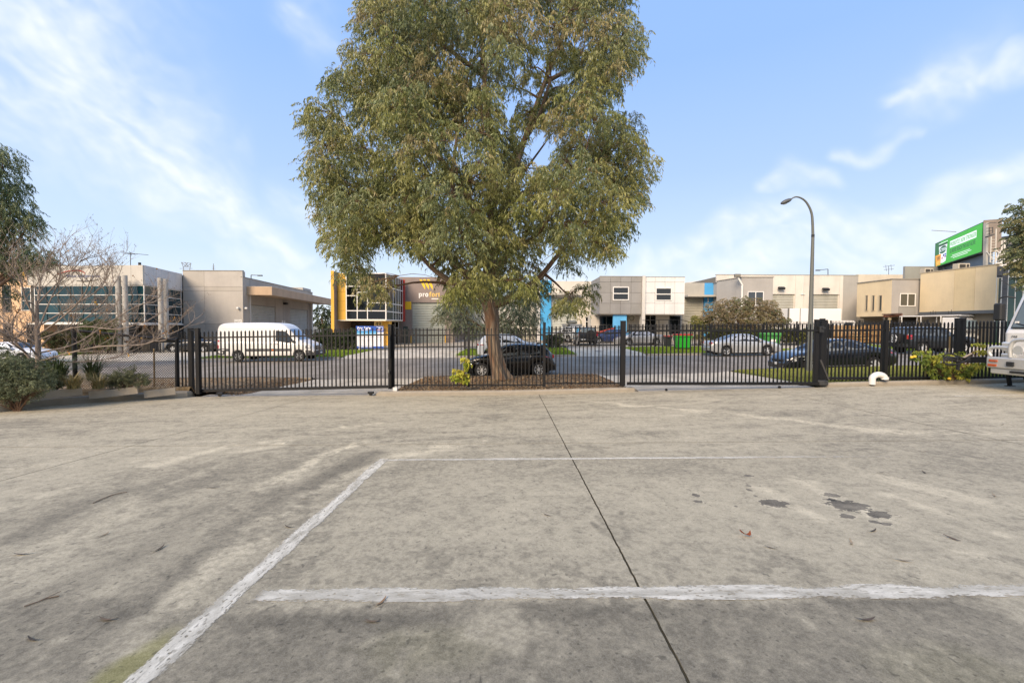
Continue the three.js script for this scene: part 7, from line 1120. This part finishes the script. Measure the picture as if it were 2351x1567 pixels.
const chipGeo = (() => { const g = new THREE.BufferGeometry(); g.setAttribute('position', new THREE.Float32BufferAttribute([-0.05, 0, 0, 0, 0.008, -0.014, 0, 0.004, 0.014, 0, 0.008, -0.014, 0.05, 0.0, 0.004, 0, 0.004, 0.014], 3)); g.computeVertexNormals(); return g; })();
reseed(63); scatter('leaf_litter', 9000, () => { const z = rnd(), x = z < 0.62 ? rr(-3.8, 3.7) : z < 0.85 ? rr(-16, -8.6) : rr(-9.7, -8.6), d = rr(14.35, 19.6); return [x, bumpy(x, d) + 0.012, -d, rr(0.6, 1.5), 0.5]; }, chipGeo, softMat, [0x8a6c4c, 0xa0825c, 0x6e543c, 0xb59a74, 0x574433]);
console.log('plants done');
// ================================================================ far fences, bins, boards, stacks, trucks
function farFence(label, d, px0, px1, h, o = {}) {
  const x0 = X(px0, d), x1 = X(px1, d), g0 = G((x0 + x1) / 2, d), t = thing(o.gate ? 'forecourt_gate' : 'forecourt_fence', label, o.gate ? 'gate' : 'fence', [(x0 + x1) / 2, g0, -d], 0, 'black fences across the street');
  const gy = (x) => G(x, d) + (o.lift || 0.05), n = Math.round((x1 - x0) / 0.125), ps = [];
  for (let i = 0; i <= n; i++) { const x = lerp(x0, x1, i / n), b = gy(x); ps.push(box(x - 0.014, x + 0.014, b, b + h, -d - 0.014, -d + 0.014)); }
  const m = wpart(t, 'pickets', ps, fencePaint); m.userData.kind = 'stuff';
  for (const k of [h * 0.9, 0.12]) wpart(t, 'rail', sqbar(V3(x0, gy(x0) + k, -d), V3(x1, gy(x1) + k, -d), 0.05, o.gate && k < 1 ? 0.1 : 0.05), fencePaint);
  const np = o.gate ? 1 : Math.max(1, Math.round((x1 - x0) / 2.6)); for (let i = 0; i <= np; i++) { const x = lerp(x0, x1, i / np), b = gy(x) - 0.1; wpart(t, 'post', box(x - 0.045, x + 0.045, b, b + h + 0.15, -d - 0.045, -d + 0.045), fencePaint); }
}
farFence('far fence in front of the glass-fronted office', 39.5, 245, 366, 1.85); farFence('far fence at the left edge behind the bare tree', 39.8, -60, 90, 1.8);
farFence('far fence left of the for sale board', 40.6, 702, 812, 1.85); farFence('far fence behind the for sale board', 40.4, 818, 897, 1.85); farFence('open gate in the driveway of the yellow building', 40.5, 905, 1066, 1.8, { gate: true, lift: 0.1 }); farFence('far fence behind the white wagon', 40.6, 1070, 1262, 1.8); farFence('far fence left of the forecourt gate', 40.6, 1266, 1300, 1.8);
farFence('open gate in the driveway of the twin units', 40.4, 1304, 1436, 1.85, { gate: true, lift: 0.1 }); farFence('far fence behind the green bin', 40.4, 1445, 1630, 1.95); farFence('far fence behind the silver sedan', 40.2, 1635, 1755, 2.0); farFence('far fence beside the green skip', 40.2, 1760, 1900, 2.05); farFence('far fence in front of the timber stacks', 39.8, 1908, 2040, 2.1); farFence('far fence behind the dark off-roader', 39.6, 2046, 2130, 2.1);
// curved rail panel by the white unit
{ const d = 44, t = thing('side_gate', 'low gate with a sloping top rail in front of the white unit', 'gate', [X(1530, d), G(15, d), -d]), q = (a, b) => P(a, b, d); wpart(t, 'frame', [sqbar(q(1475, 735), q(1538, 734), 0.05), sqbar(q(1538, 734), q(1562, 733.5), 0.05), sqbar(q(1562, 733.5), q(1590, 740), 0.05), ...[1513, 1536, 1559, 1590].map((px) => sqbar(q(px, 790), q(px, 735), 0.05))], fencePaint); }
// for sale board
{
  const d = 39.9, a = P(817, 748, d), b = P(880.5, 799, d), t = thing('for_sale_board', 'blue and white for sale board behind the left gate', 'sign', [(a.x + b.x) / 2, G(a.x, d), -d]);
  const tex = canvasTex(512, 412, (c, w, h) => { c.fillStyle = '#e4e4ea'; c.fillRect(0, 0, w, h); c.fillStyle = '#1d4fa8'; c.fillRect(0, 0, w, 106); c.fillStyle = '#4b9fd8'; c.fillRect(0, 92, 380, 60); c.fillStyle = '#93c6e6'; c.fillRect(0, 132, 380, 28); c.fillStyle = '#1d4fa8'; c.fillRect(380, 92, 132, 18); c.fillStyle = '#fff'; c.font = 'bold 66px sans-serif'; c.fillText('For Sale', 24, 62); c.fillRect(40, 74, 210, 9); c.fillStyle = '#dbe6f3'; c.fillRect(384, 14, 112, 70); c.fillStyle = '#23488f'; c.fillRect(390, 20, 100, 44); c.fillStyle = '#fff'; c.fillRect(416, 34, 52, 12); c.fillStyle = '#c98a86'; c.fillRect(392, 64, 96, 14); c.fillStyle = '#a9a9b0'; for (let i = 0; i < 4; i++) c.fillRect(40 + i * 110, 196, 84, 12); for (let i = 0; i < 9; i++) c.fillRect(40 + (i % 3) * 160, 230 + ((i / 3) | 0) * 26, 120, 5); c.fillStyle = '#1d4fa8'; c.fillRect(0, 376, w, 36); c.fillStyle = '#fff'; c.fillRect(48, 388, 250, 9); });
  const g = new THREE.PlaneGeometry(b.x - a.x, a.y - b.y); g.translate((a.x + b.x) / 2, (a.y + b.y) / 2, -d + 0.02); wpart(t, 'board_face', g, new THREE.MeshStandardMaterial({ map: tex, roughness: 0.5, side: 2 })); wpart(t, 'board', box(a.x, b.x, b.y, a.y, -d - 0.03, -d + 0.015), whiteTrim); for (const x of [a.x + 0.25, b.x - 0.25]) wpart(t, 'post', box(x - 0.045, x + 0.045, G(x, d) - 0.1, b.y, -d - 0.1, -d - 0.032), whiteTrim);
}
// bins
function bin(name, label, px, base, d, w, dp, h, body, lid, o = {}) {
  const c = P(px, base, d), gy = G(c.x, d), t = thing(name, label, 'bin', [c.x, gy + (o.lift || 0), -d]), B = M(body, { roughness: 0.45, clearcoat: 0.3 }), wr = o.wheel || 0.07;
  const g = new THREE.BufferGeometry(), y0 = wr * 1.6, k = 0.86, v = [[-w / 2 * k, y0, dp / 2 * k], [w / 2 * k, y0, dp / 2 * k], [w / 2, h * 0.86, dp / 2], [-w / 2, h * 0.86, dp / 2], [-w / 2 * k, y0, -dp / 2 * k], [w / 2 * k, y0, -dp / 2 * k], [w / 2, h * 0.86, -dp / 2], [-w / 2, h * 0.86, -dp / 2]], f = [[0, 1, 2, 3], [1, 5, 6, 2], [5, 4, 7, 6], [4, 0, 3, 7], [4, 5, 1, 0]], pos = []; f.forEach(([a, b, c2, d2]) => [a, b, c2, a, c2, d2].forEach((i) => pos.push(...v[i]))); g.setAttribute('position', new THREE.Float32BufferAttribute(pos, 3)); g.computeVertexNormals();
  part(t, 'tub', [g, rbox(-w / 2 - 0.03, w / 2 + 0.03, h * 0.8, h * 0.87, -dp / 2 - 0.03, dp / 2 + 0.03, 0.015)], B);
  const L = new THREE.CylinderGeometry(dp * 0.56, dp * 0.56, w + 0.06, 20, 1, false, -Math.PI / 2, Math.PI); L.rotateZ(Math.PI / 2); L.scale(1, o.dome || 0.28, 1); L.translate(0, h * 0.87, 0); const cap = rbox(-w / 2 - 0.04, w / 2 + 0.04, h * 0.865, h * 0.99, -dp / 2 - 0.04, dp / 2 + 0.05, 0.05); part(t, 'lid', cap, M(lid, { roughness: 0.45, clearcoat: 0.3 })); part(t, 'handle', [bar(V3(-w * 0.4, h * 0.84, dp / 2 + 0.09), V3(w * 0.4, h * 0.84, dp / 2 + 0.09), 0.018), ...[-1, 1].map((s) => bar(V3(s * w * 0.4, h * 0.84, dp / 2 + 0.02), V3(s * w * 0.4, h * 0.84, dp / 2 + 0.09), 0.018))], B);
  for (const [sx, sz] of [[1, 1], [-1, 1], [1, -1], [-1, -1]]) { const q = new THREE.CylinderGeometry(wr, wr, 0.05, 12); q.rotateZ(Math.PI / 2); q.translate(sx * w * 0.36, wr, sz * dp * 0.36); part(t, 'wheel', q, rubber); }
  if (o.ribs) for (let i = 0; i < 3; i++) part(t, 'rib', box(-w * 0.28 + i * w * 0.28 - 0.02, -w * 0.28 + i * w * 0.28 + 0.02, y0 + 0.1, h * 0.7, dp / 2 * 0.95, dp / 2 + 0.012), B);
  if (o.plate) part(t, 'notice', box(-w * 0.18, w * 0.2, h * 0.45, h * 0.6, dp / 2 - 0.02, dp / 2 + 0.03), whiteTrim); return t;
}
bin('wheelie_bin', 'bright green bin with a red lid on the far grass', 1567, 805, 36.6, 1.15, 0.9, 1.28, 0x2fb42e, 0xb8321f, { wheel: 0.1, plate: false });
bin('wheelie_bin', 'small dark bin with a red lid left of the green bin', 1533, 798, 40.0, 0.55, 0.6, 1.05, 0x2b2f2d, 0x9c3026);
bin('skip_bin', 'green wheeled skip bin behind the silver sedan', 1766, 792, 36.2, 1.25, 1.0, 1.3, 0x3f8a3c, 0x4d9648, { plate: true, wheel: 0.1 });
// timber packs
{ reseed(70); const woods = [M(0xc29a62, { roughness: 0.9, mottle: 2 }), M(0xb08550, { roughness: 0.9, mottle: 2 }), M(0xcfab74, { roughness: 0.9, mottle: 2 }), M(0x9c7446, { roughness: 0.9, mottle: 2 })], bearer = M(0x6d5236, { roughness: 0.9 });
  [[1913, 1958, 745, 'left pack of stacked timber behind the dark sedan'], [1960, 2000, 746, 'middle pack of stacked timber behind the dark sedan'], [2002, 2042, 744, 'right pack of stacked timber behind the dark sedan']].forEach(([a, b, top, label]) => {
    const d = 43, x0 = X(a, d), x1 = X(b, d), gy = G(x0, d), yt = Y(a, top, d), t = thing('timber_pack', label, 'timber stack', [(x0 + x1) / 2, gy, -d], 0, 'timber packs'); const rows = 9, h = (yt - gy - 0.1) / rows;
    for (let r = 0; r < rows; r++) { if (r % 3 === 0) for (const k of [0.15, 0.5, 0.85]) wpart(t, 'bearer', box(lerp(x0, x1, k) - 0.05, lerp(x0, x1, k) + 0.05, gy + 0.1 + r * h - 0.06, gy + 0.1 + r * h, -d - 1, -d), bearer); for (let k = 0; k < 2; k++) { const e = rr(-0.06, 0.06); wpart(t, 'plank', box(lerp(x0, x1, k / 2) + 0.01 + e * 0.2, lerp(x0, x1, (k + 1) / 2) - 0.01, gy + 0.11 + r * h, gy + 0.1 + (r + 1) * h - (r % 3 === 2 ? 0.075 : 0.02), -d - 1, -d + e), pick(woods)); } }
  });
  // rusty bars on a rack
  const d = 42.5, t = thing('steel_rack', 'rack of rusty steel lengths above the timber packs', 'rack', [X(2054, d), G(30, d), -d]); for (let i = 0; i < 6; i++) wpart(t, 'steel_length', bar(P(2026 + rr(0, 6), 727 - i * 1.1, d + rr(-0.5, 0.5)), P(2072 + rr(-6, 4), 724 - i * 0.9, d + rr(-0.5, 0.5)), 0.05, 0.05, 6), M(pick([0x6b3a26, 0x4f3a2e, 0x7a4a30]), { roughness: 0.9 })); for (const px of [2030, 2066]) wpart(t, 'rack_post', sqbar(P(px, 790, d), P(px, 728, d), 0.1), M(0x555049));
}
// ---- white box truck by the cream warehouse
{
  const d = 46.5, x0 = X(1810, d), x1 = X(1932, d), gy = G(x0, d), t = thing('box_truck', 'white box truck parked in front of the cream warehouse', 'truck', [(x0 + x1) / 2, gy, -d - 1.2]), white = M(0xe4e2dc, { roughness: 0.45, clearcoat: 0.4 }), yt = Y(1870, 708, d);
  wpart(t, 'cargo_box', rbox(x0, x1, gy + 0.95, yt, -d - 2.3, -d, 0.05), white); wpart(t, 'rear_frame', [box(x0 - 0.03, x0 + 0.08, gy + 0.9, yt + 0.02, -d - 0.1, -d + 0.03), box(X(1836, d), X(1836, d) + 0.06, gy + 0.95, yt, -d + 0.004, -d + 0.03)], M(0x6e6c66)); wpart(t, 'chassis', box(x0 + 0.2, x1 + 1.6, gy + 0.55, gy + 0.9, -d - 1.8, -d - 0.4), plasticDark);
  wpart(t, 'cab', (() => { const s = new THREE.Shape([[0.1, 0.5], [1.75, 0.5], [1.8, 1.2], [1.55, 2.1], [1.4, 2.2], [0.1, 2.2]].map(([a, b]) => new THREE.Vector2(a, b))), g = new THREE.ExtrudeGeometry(s, { depth: 1.9, bevelSize: 0.04, bevelThickness: 0.04, bevelSegments: 2 }); g.translate(x1, gy, -d - 2.1); return uvMetres(g); })(), white); const sw = new THREE.PlaneGeometry(0.8, 0.65); sw.translate(x1 + 0.9, gy + 1.72, -d - 0.14); wpart(t, 'side_window', sw, glassDark);
  for (const x of [x0 + 1.4, x1 + 0.9]) { const g = new THREE.Group(); void g; wpart(t, 'wheel', wheelGeo(0.42, 0.25).translate(x, gy + 0.42, -d - 0.3), rubber); wpart(t, 'wheel', wheelGeo(0.42, 0.25).translate(x, gy + 0.42, -d - 2.0), rubber); }
}
// cab-over front: own axes x forward, y up, z right; w wide, h high
function cabFront(t, L, w, h, y0, white) {
  const s = new THREE.Shape([[0, y0], [L, y0], [L + 0.02, y0 + (h - y0) * 0.42], [L - (h - y0) * 0.16, h - 0.22], [L - (h - y0) * 0.22, h - 0.06], [L - (h - y0) * 0.32, h], [0, h]].map(([a, b]) => new THREE.Vector2(a, b))), g = new THREE.ExtrudeGeometry(s, { depth: w - 0.24, bevelSize: 0.1, bevelThickness: 0.12, bevelSegments: 4, steps: 1 }); g.translate(-0.1, 0, -w / 2 + 0.12); return uvMetres(g);
}
// ---- white flat-bed truck with pipe rack
{
  const d = 40.5, xc = X(2232, d), gy = G(xc, d), t = thing('flatbed_truck', 'white flat-bed truck with a pipe rack behind the dark off-roader', 'truck', [xc, gy, -d], -Math.PI / 2 + 0.25), white = M(0xe0ded8, { roughness: 0.4, clearcoat: 0.5 }), w = 2.0, h = 2.25;
  // heading +x in own axes points at the camera; the tray runs back and to the left
  part(t, 'cab', cabFront(t, 0, w, h, 0.5, white).translate(0, 0, 0), white); const cab = cabFront(t, 1.5, w, h, 0.5, white); cab.translate(-1.5, 0, 0); t.remove(t.children[0]); part(t, 'cab', cab, white);
  const ws = new THREE.PlaneGeometry(w * 0.86, 0.78); ws.rotateY(Math.PI / 2); ws.rotateZ(0.22); ws.translate(0.02, 1.72, 0); part(t, 'windscreen', ws, M(0x9fb0b4, { roughness: 0.05, clearcoat: 1 }));
  part(t, 'grille', rbox(0.02, 0.08, 0.95, 1.2, -0.7, 0.7, 0.02), M(0x3b3d3e)); for (const y of [1.0, 1.08, 1.15]) part(t, 'grille_bar', box(0.081, 0.095, y - 0.012, y + 0.012, -0.68, 0.68), white); part(t, 'bumper', rbox(-0.1, 0.16, 0.42, 0.72, -1, 1, 0.05), white); part(t, 'bumper_opening', rbox(0.1, 0.175, 0.46, 0.6, -0.3, 0.3, 0.02), plasticDark);
  for (const z of [1, -1]) { part(t, 'headlight', rbox(0.0, 0.1, 0.75, 0.95, z > 0 ? 0.72 : -0.97, z > 0 ? 0.97 : -0.72, 0.03), lampClear); part(t, 'mirror', rbox(-0.05, 0.12, 1.3, 1.7, z > 0 ? 1.05 : -1.25, z > 0 ? 1.25 : -1.05, 0.03), plasticDark); wheel(t, -0.75, z * 0.88, 0.4, 0.24, z, 6, M(0xcfcfcb)); wheel(t, -3.9, z * 0.88, 0.4, 0.24, z, 6, M(0xcfcfcb)); }
  part(t, 'chassis', box(-5, -0.3, 0.5, 0.72, -0.45, 0.45), plasticDark); part(t, 'tray', [box(-5.2, -1.7, 0.78, 0.92, -1.05, 1.05), box(-1.72, -1.66, 0.92, 2.1, -1.05, 1.05)], M(0xa3a199, { roughness: 0.6, mottle: 0.8 }));
  const rack = []; for (const x of [-1.75, -3.4, -5.1]) for (const z of [-1.02, 1.02]) rack.push(bar(V3(x, 0.9, z), V3(x, 2.5, z), 0.045, 0.045, 8)); for (const z of [-1.02, 1.02]) rack.push(bar(V3(-5.3, 2.5, z), V3(-0.2, 2.52, z), 0.05, 0.05, 8)); for (const x of [-0.3, -1.75, -3.4, -5.1]) rack.push(bar(V3(x, 2.5, -1.02), V3(x, 2.5, 1.02), 0.045, 0.045, 8)); part(t, 'rack', rack, white);
  for (let i = 0; i < 5; i++) part(t, 'pipe', bar(V3(-5.2 + i * 0.2, 2.58 + (i % 2) * 0.06, -0.8 + i * 0.14), V3(-0.6 + i * 0.05, 2.6 + (i % 2) * 0.06, -0.8 + i * 0.16), 0.035, 0.035, 6), M(0x4b4743, { roughness: 0.7 })); for (let i = 0; i < 7; i++) part(t, 'stake', bar(V3(-3.9 + i * 0.42, 2.5, -0.95 + (i % 3) * 0.3), V3(-3.9 + i * 0.42, 2.98 + (i % 2) * 0.1, -0.95 + (i % 3) * 0.3), 0.02, 0.02, 5), M(0x3d3b38, { roughness: 0.7 }));
}
// ---- big white truck at the right edge, nose to the left
{
  const dc = 11.85, xf = X(2302, 12.75) + 0.2, gy = yardY(xf + 0.5, dc), t = thing('truck', 'white cab-over truck with an alloy bull bar at the right edge', 'truck', [xf, gy, -dc], Math.PI), white = M(0xe3e2de, { roughness: 0.3, clearcoat: 1, clearcoatRoughness: 0.1 }), al = M(0xc4c5c2, { metalness: 0.4, roughness: 0.4 });
  // own axes: x forward is world -x, z right is world -z: the far side is z = +
  const w = 2.1, cs = new THREE.Shape([[-1.9, 0.62], [0, 0.62], [0.02, 1.55], [-0.42, 2.6], [-0.5, 2.71], [-0.7, 2.8], [-1.9, 2.8]].map(([a, b]) => new THREE.Vector2(a, b))), cab = new THREE.ExtrudeGeometry(cs, { depth: w - 0.28, bevelSize: 0.12, bevelThickness: 0.14, bevelSegments: 5, steps: 1 }); cab.translate(-0.12, 0, -w / 2 + 0.14); part(t, 'cab', uvMetres(cab), white);
  const ang = 0.40, ws = new RoundedBoxGeometry(0.03, 0.94, w * 0.8, 3, 0.014); ws.rotateZ(ang); ws.translate(-0.185, 2.16, 0); part(t, 'windscreen', ws, M(0x616d72, { roughness: 0.04 })); const seal = new RoundedBoxGeometry(0.025, 0.99, w * 0.825, 3, 0.012); seal.rotateZ(ang); seal.translate(-0.195, 2.155, 0); part(t, 'windscreen_seal', seal, plasticDark);  // windscreen grey lightened to paint in its bluish reflection
  for (const z of [1, -1]) {
    part(t, 'mirror', rbox(-0.12, 0.05, 1.92, 2.42, z > 0 ? 1.1 : -1.32, z > 0 ? 1.32 : -1.1, 0.05), plasticDark); part(t, 'mirror_arm', [tube([V3(-0.2, 2.56, z * 0.95), V3(-0.05, 2.6, z * 1.1), V3(-0.03, 2.54, z * 1.22), V3(-0.03, 2.4, z * 1.22)], 0.02, 6, 14)], plasticDark);
    part(t, 'headlight', [rbox(-0.05, 0.06, 1.05, 1.32, z > 0 ? 0.74 : -1.06, z > 0 ? 1.06 : -0.74, 0.05)], lampClear); part(t, 'lower_lamp', rbox(0.0, 0.1, 0.86, 1.0, z > 0 ? 0.7 : -1.02, z > 0 ? 1.02 : -0.7, 0.04), lampClear);
    part(t, 'wiper', [bar(V3(0.06, 1.68, z * 0.1), V3(-0.03, 1.84, z * 0.75), 0.014), bar(V3(0.05, 1.64, z * 0.1), V3(0.07, 1.69, z * 0.2), 0.02)], plasticDark);
    wheel(t, -1.0, z * 0.92, 0.46, 0.28, z, 6, M(0xcbcbc7)); wheel(t, -4.6, z * 0.92, 0.46, 0.28, z, 6, M(0xcbcbc7));
    part(t, 'indicator', [rbox(0.5, 0.525, 0.77, 0.83, z > 0 ? 0.7 : -0.92, z > 0 ? 0.92 : -0.7, 0.008), rbox(0.5, 0.525, 0.64, 0.71, z > 0 ? 0.72 : -0.95, z > 0 ? 0.95 : -0.72, 0.008)], M(0xb35a34, { roughness: 0.25, clearcoat: 1 }));
    const r = 0.045, hoop = [V3(0.42, 0.92, z * 0.96), V3(0.44, 1.05, z * 1.0), V3(0.44, 1.14, z * 0.95), V3(0.44, 1.17, z * 0.85), V3(0.44, 1.17, z * 0.45)]; part(t, 'bull_bar_hoop', tube(hoop, r, 10, 26), al);
    part(t, 'spot_lamp', [(() => { const g = new THREE.CylinderGeometry(0.12, 0.1, 0.1, 20); g.rotateZ(-Math.PI / 2); g.translate(0.42, 1.12, z * 0.24); return g; })()], lampClear);
  }
  part(t, 'bull_bar', [tube([V3(0.44, 0.92, -0.44), V3(0.45, 1.2, -0.44), V3(0.44, 1.36, -0.36), V3(0.44, 1.4, 0), V3(0.44, 1.36, 0.36), V3(0.45, 1.2, 0.44), V3(0.44, 0.92, 0.44)], 0.05, 10, 40)], al);
  part(t, 'bumper', [rbox(0.18, 0.5, 0.6, 0.9, -1.02, 1.02, 0.04), rbox(0.16, 0.46, 0.44, 0.598, -0.94, 0.94, 0.04)], al); part(t, 'tow_point', rbox(0.5, 0.54, 0.68, 0.8, 0.28, 0.46, 0.01), plasticDark); part(t, 'bumper_slot', rbox(0.45, 0.505, 0.5, 0.56, -0.4, 0.4, 0.01), plasticDark);
  { const tex = canvasTex(256, 64, (c, w2, h2) => { c.clearRect(0, 0, w2, h2); c.fillStyle = '#4a4c4e'; c.font = 'italic bold 60px sans-serif'; c.textBaseline = 'middle'; c.fillText('FRR', 40, h2 / 2); }); const g = new THREE.PlaneGeometry(0.36, 0.085); g.rotateY(Math.PI / 2); g.translate(0.03, 1.47, 0.7); part(t, 'badge', g, new THREE.MeshStandardMaterial({ map: tex, transparent: true, alphaTest: 0.4, side: 2, roughness: 0.4 })); const g2 = rbox(-0.05, -0.03, 1.84, 1.9, 0.7, 0.8, 0.004); part(t, 'sticker', g2, whiteTrim); }
  part(t, 'chassis', box(-6.6, -0.2, 0.6, 0.85, -0.45, 0.45), plasticDark); part(t, 'tray', rbox(-6.8, -2.15, 0.95, 3.0, -1.15, 1.15, 0.05), white); part(t, 'antenna', bar(V3(-0.4, 2.7, 0.95), V3(-0.1, 3.1, 1.3), 0.008), plasticDark);
}
// ---- trailer drawbar with coupling and stand
{
  const d = 13.55, a = P(2185, 826, d), gy = yardY(14, d), y = a.y, t = thing('trailer', 'black trailer with its drawbar resting on a stand behind the truck', 'trailer', [X(2305, d), gy, -d]), blk = M(0x121315, { roughness: 0.45 });
  wpart(t, 'drawbar', [sqbar(V3(X(2222, d), y, -d), V3(19, y + 0.02, -d), 0.1, 0.15), sqbar(V3(X(2222, d), y + 0.085, -d), V3(19, y + 0.105, -d), 0.13, 0.02)], blk); const s0 = P(2301, 850, d), s1 = P(2309, 889, d); wpart(t, 'stand', [sqbar(V3(s0.x, y, -d + 0.1), V3(s1.x, yardY(s1.x, d - 0.1) + 0.02, -d + 0.12), 0.08, 0.07), box(s1.x - 0.09, s1.x + 0.09, yardY(s1.x, d) + 0.0, yardY(s1.x, d) + 0.02, -d + 0.05, -d + 0.2)], blk);
  wpart(t, 'coupling', [rbox(X(2195, d), X(2226, d), y - 0.06, y + 0.09, -d - 0.09, -d + 0.09, 0.03), rbox(X(2172, d), X(2200, d), y - 0.02, y + 0.1, -d - 0.06, -d + 0.06, 0.03), sqbar(V3(X(2205, d), y - 0.05, -d), V3(X(2203, d), y - 0.3, -d), 0.06)], M(0x2a2c2e, { roughness: 0.5 }));
  const hose = (pts, r, m) => wpart(t, 'hose', tube(pts.map(([px, py, dz]) => { const p = P(px, py, d - dz); return p; }), r, 7, 40), m); const hm = M(0x1c1d1e, { roughness: 0.6 }); hose([[2168, 815, 0.1], [2178, 811, 0.14], [2200, 818, 0.16], [2220, 822, 0.12], [2232, 812, 0.1]], 0.022, hm); hose([[2172, 822, 0.12], [2168, 832, 0.14], [2185, 836, 0.2], [2210, 832, 0.2], [2228, 820, 0.16]], 0.02, hm); hose([[2176, 816, 0.1], [2166, 826, 0.14], [2176, 838, 0.18], [2200, 836, 0.18]], 0.016, hm); hose([[2206, 824, 0.1], [2222, 816, 0.12], [2231, 811, 0.12]], 0.026, M(0x8c8275, { roughness: 0.7 }));
  wpart(t, 'deck', rbox(17.2, 22, y + 0.1, y + 0.3, -d - 0.5, -d + 0.45, 0.03), blk); for (const x of [19, 20.2]) wpart(t, 'wheel', wheelGeo(0.33, 0.2).translate(x, yardY(x, d) + 0.33, -d + 0.45), rubber);
}
// ---- the warehouse whose forecourt this is, behind the camera: seen only mirrored in the glass across the street
{
  const t = thing('warehouse', 'pale warehouse behind the photographer, facing the yard', 'building', [0, 0.4, 17]), z = 14;
  wpart(t, 'wall', [box(-22, -9.02, 0.2, 10.5, z, z + 0.3), box(-4.98, 3.98, 0.2, 10.5, z, z + 0.3), box(8.02, 24, 0.2, 10.5, z, z + 0.3), box(-9.019, -4.981, 4.8, 10.5, z, z + 0.3), box(3.981, 8.019, 4.8, 10.5, z, z + 0.3)], paintWall(0xb7b0a2)); wpart(t, 'roof', box(-22, 24, 10.0, 10.2, z + 0.301, z + 24), M(0x9a9a96)); for (const [a, b] of [[-9, -5], [4, 8]]) { const g = shutterGeo(a, b, 0.2, 4.8, 0, 0.13, 0.03); g.rotateY(Math.PI); g.translate(a + b, 0, z + 0.2); wpart(t, 'roller_shutter', g, shutterGrey); }
}
// ---- fallen gum leaves and twigs on the concrete
{
  const leafG = (() => { const pos = [], n = 6; for (let i = 0; i < n; i++) { const a = i / n, b = (i + 1) / n, w = (u) => 0.011 * Math.sin(Math.PI * Math.min(0.98, u * 0.95 + 0.03)), x = (u) => (u - 0.5) * 0.13, y = (u) => 0.006 + 0.012 * Math.pow(u - 0.5, 2) * 4, c = (u) => 0.02 * Math.sin(u * 2.4); pos.push(x(a), y(a), c(a) - w(a), x(a), y(a) + 0.003, c(a) + w(a), x(b), y(b), c(b) - w(b), x(b), y(b), c(b) - w(b), x(a), y(a) + 0.003, c(a) + w(a), x(b), y(b) + 0.003, c(b) + w(b)); } const g = new THREE.BufferGeometry(); g.setAttribute('position', new THREE.Float32BufferAttribute(pos, 3)); g.computeVertexNormals(); return g; })();
  const cols = [0x5d5044, 0x74624e, 0x8a6f52, 0x4c443b, 0x9a8a72].map((h) => M(h, { roughness: 0.9 })); reseed(80);
  for (const [px, py, s] of [[490, 1119, 1.2], [55, 1271, 1.3], [360, 1261, 1.2], [236, 1228, 0.9], [665, 1209, 1], [870, 1383, 1.1], [855, 1424, 1], [250, 1420, 1.1], [80, 1466, 0.9], [700, 1144, 0.8], [606, 1024, 1], [460, 944, 1.1], [1258, 1182, 1], [2000, 1218, 1.1], [1950, 1246, 1], [2070, 1285, 1.2], [2185, 1238, 1.1], [1768, 1256, 0.9], [1984, 1420, 1.2], [2120, 1085, 1], [2118, 1036, 0.9], [2020, 1084, 0.9], [2280, 1138, 0.9], [2300, 975, 1], [1395, 1028, 1], [1020, 980, 0.9], [715, 980, 0.8]]) {
    const p = onYard(px, py); single('fallen_leaf', 'thin dry brown leaf lying on the concrete yard', 'leaf', leafG, pick(cols), [p.x, yardY(p.x, p.d) + 0.001, -p.d], rr(-0.6, 0.6) + (rnd() < 0.3 ? 1.4 : 0), 'fallen leaves on the yard').scale.set(s * 0.85, s * 0.8, s * 0.8);
  }
  { const p = onYard(1707, 1228); single('fallen_leaf', 'broad orange-brown curled leaf on the concrete below the oil marks', 'leaf', leafG, M(0x8e4a24, { roughness: 0.8 }), [p.x, yardY(p.x, p.d) + 0.002, -p.d], 0.3).scale.set(0.6, 2.5, 2.2); }
  for (const [pts, label] of [[[[213, 1156], [235, 1146], [262, 1136], [292, 1130]], 'thin curved twig on the concrete at the left'], [[[55, 1394], [85, 1384], [110, 1375], [135, 1370]], 'thin forked twig on the concrete at the lower left']]) { const q = pts.map(([a, b]) => { const p = onYard(a, b); return V3(p.x, yardY(p.x, p.d) + 0.008, -p.d); }); single('twig', label, 'twig', [tube(q, 0.004, 5, 16), bar(q[1], q[1].clone().add(V3(0.05, 0.01, -0.1)), 0.003, 0.002, 4)], M(0x7a6a58, { roughness: 0.95 })); }
}
console.log('objects done');
scene.traverse((o) => { if (o.isMesh) { o.castShadow = o.castShadow !== false; o.receiveShadow = true; } });
renderer.render(scene, camera);
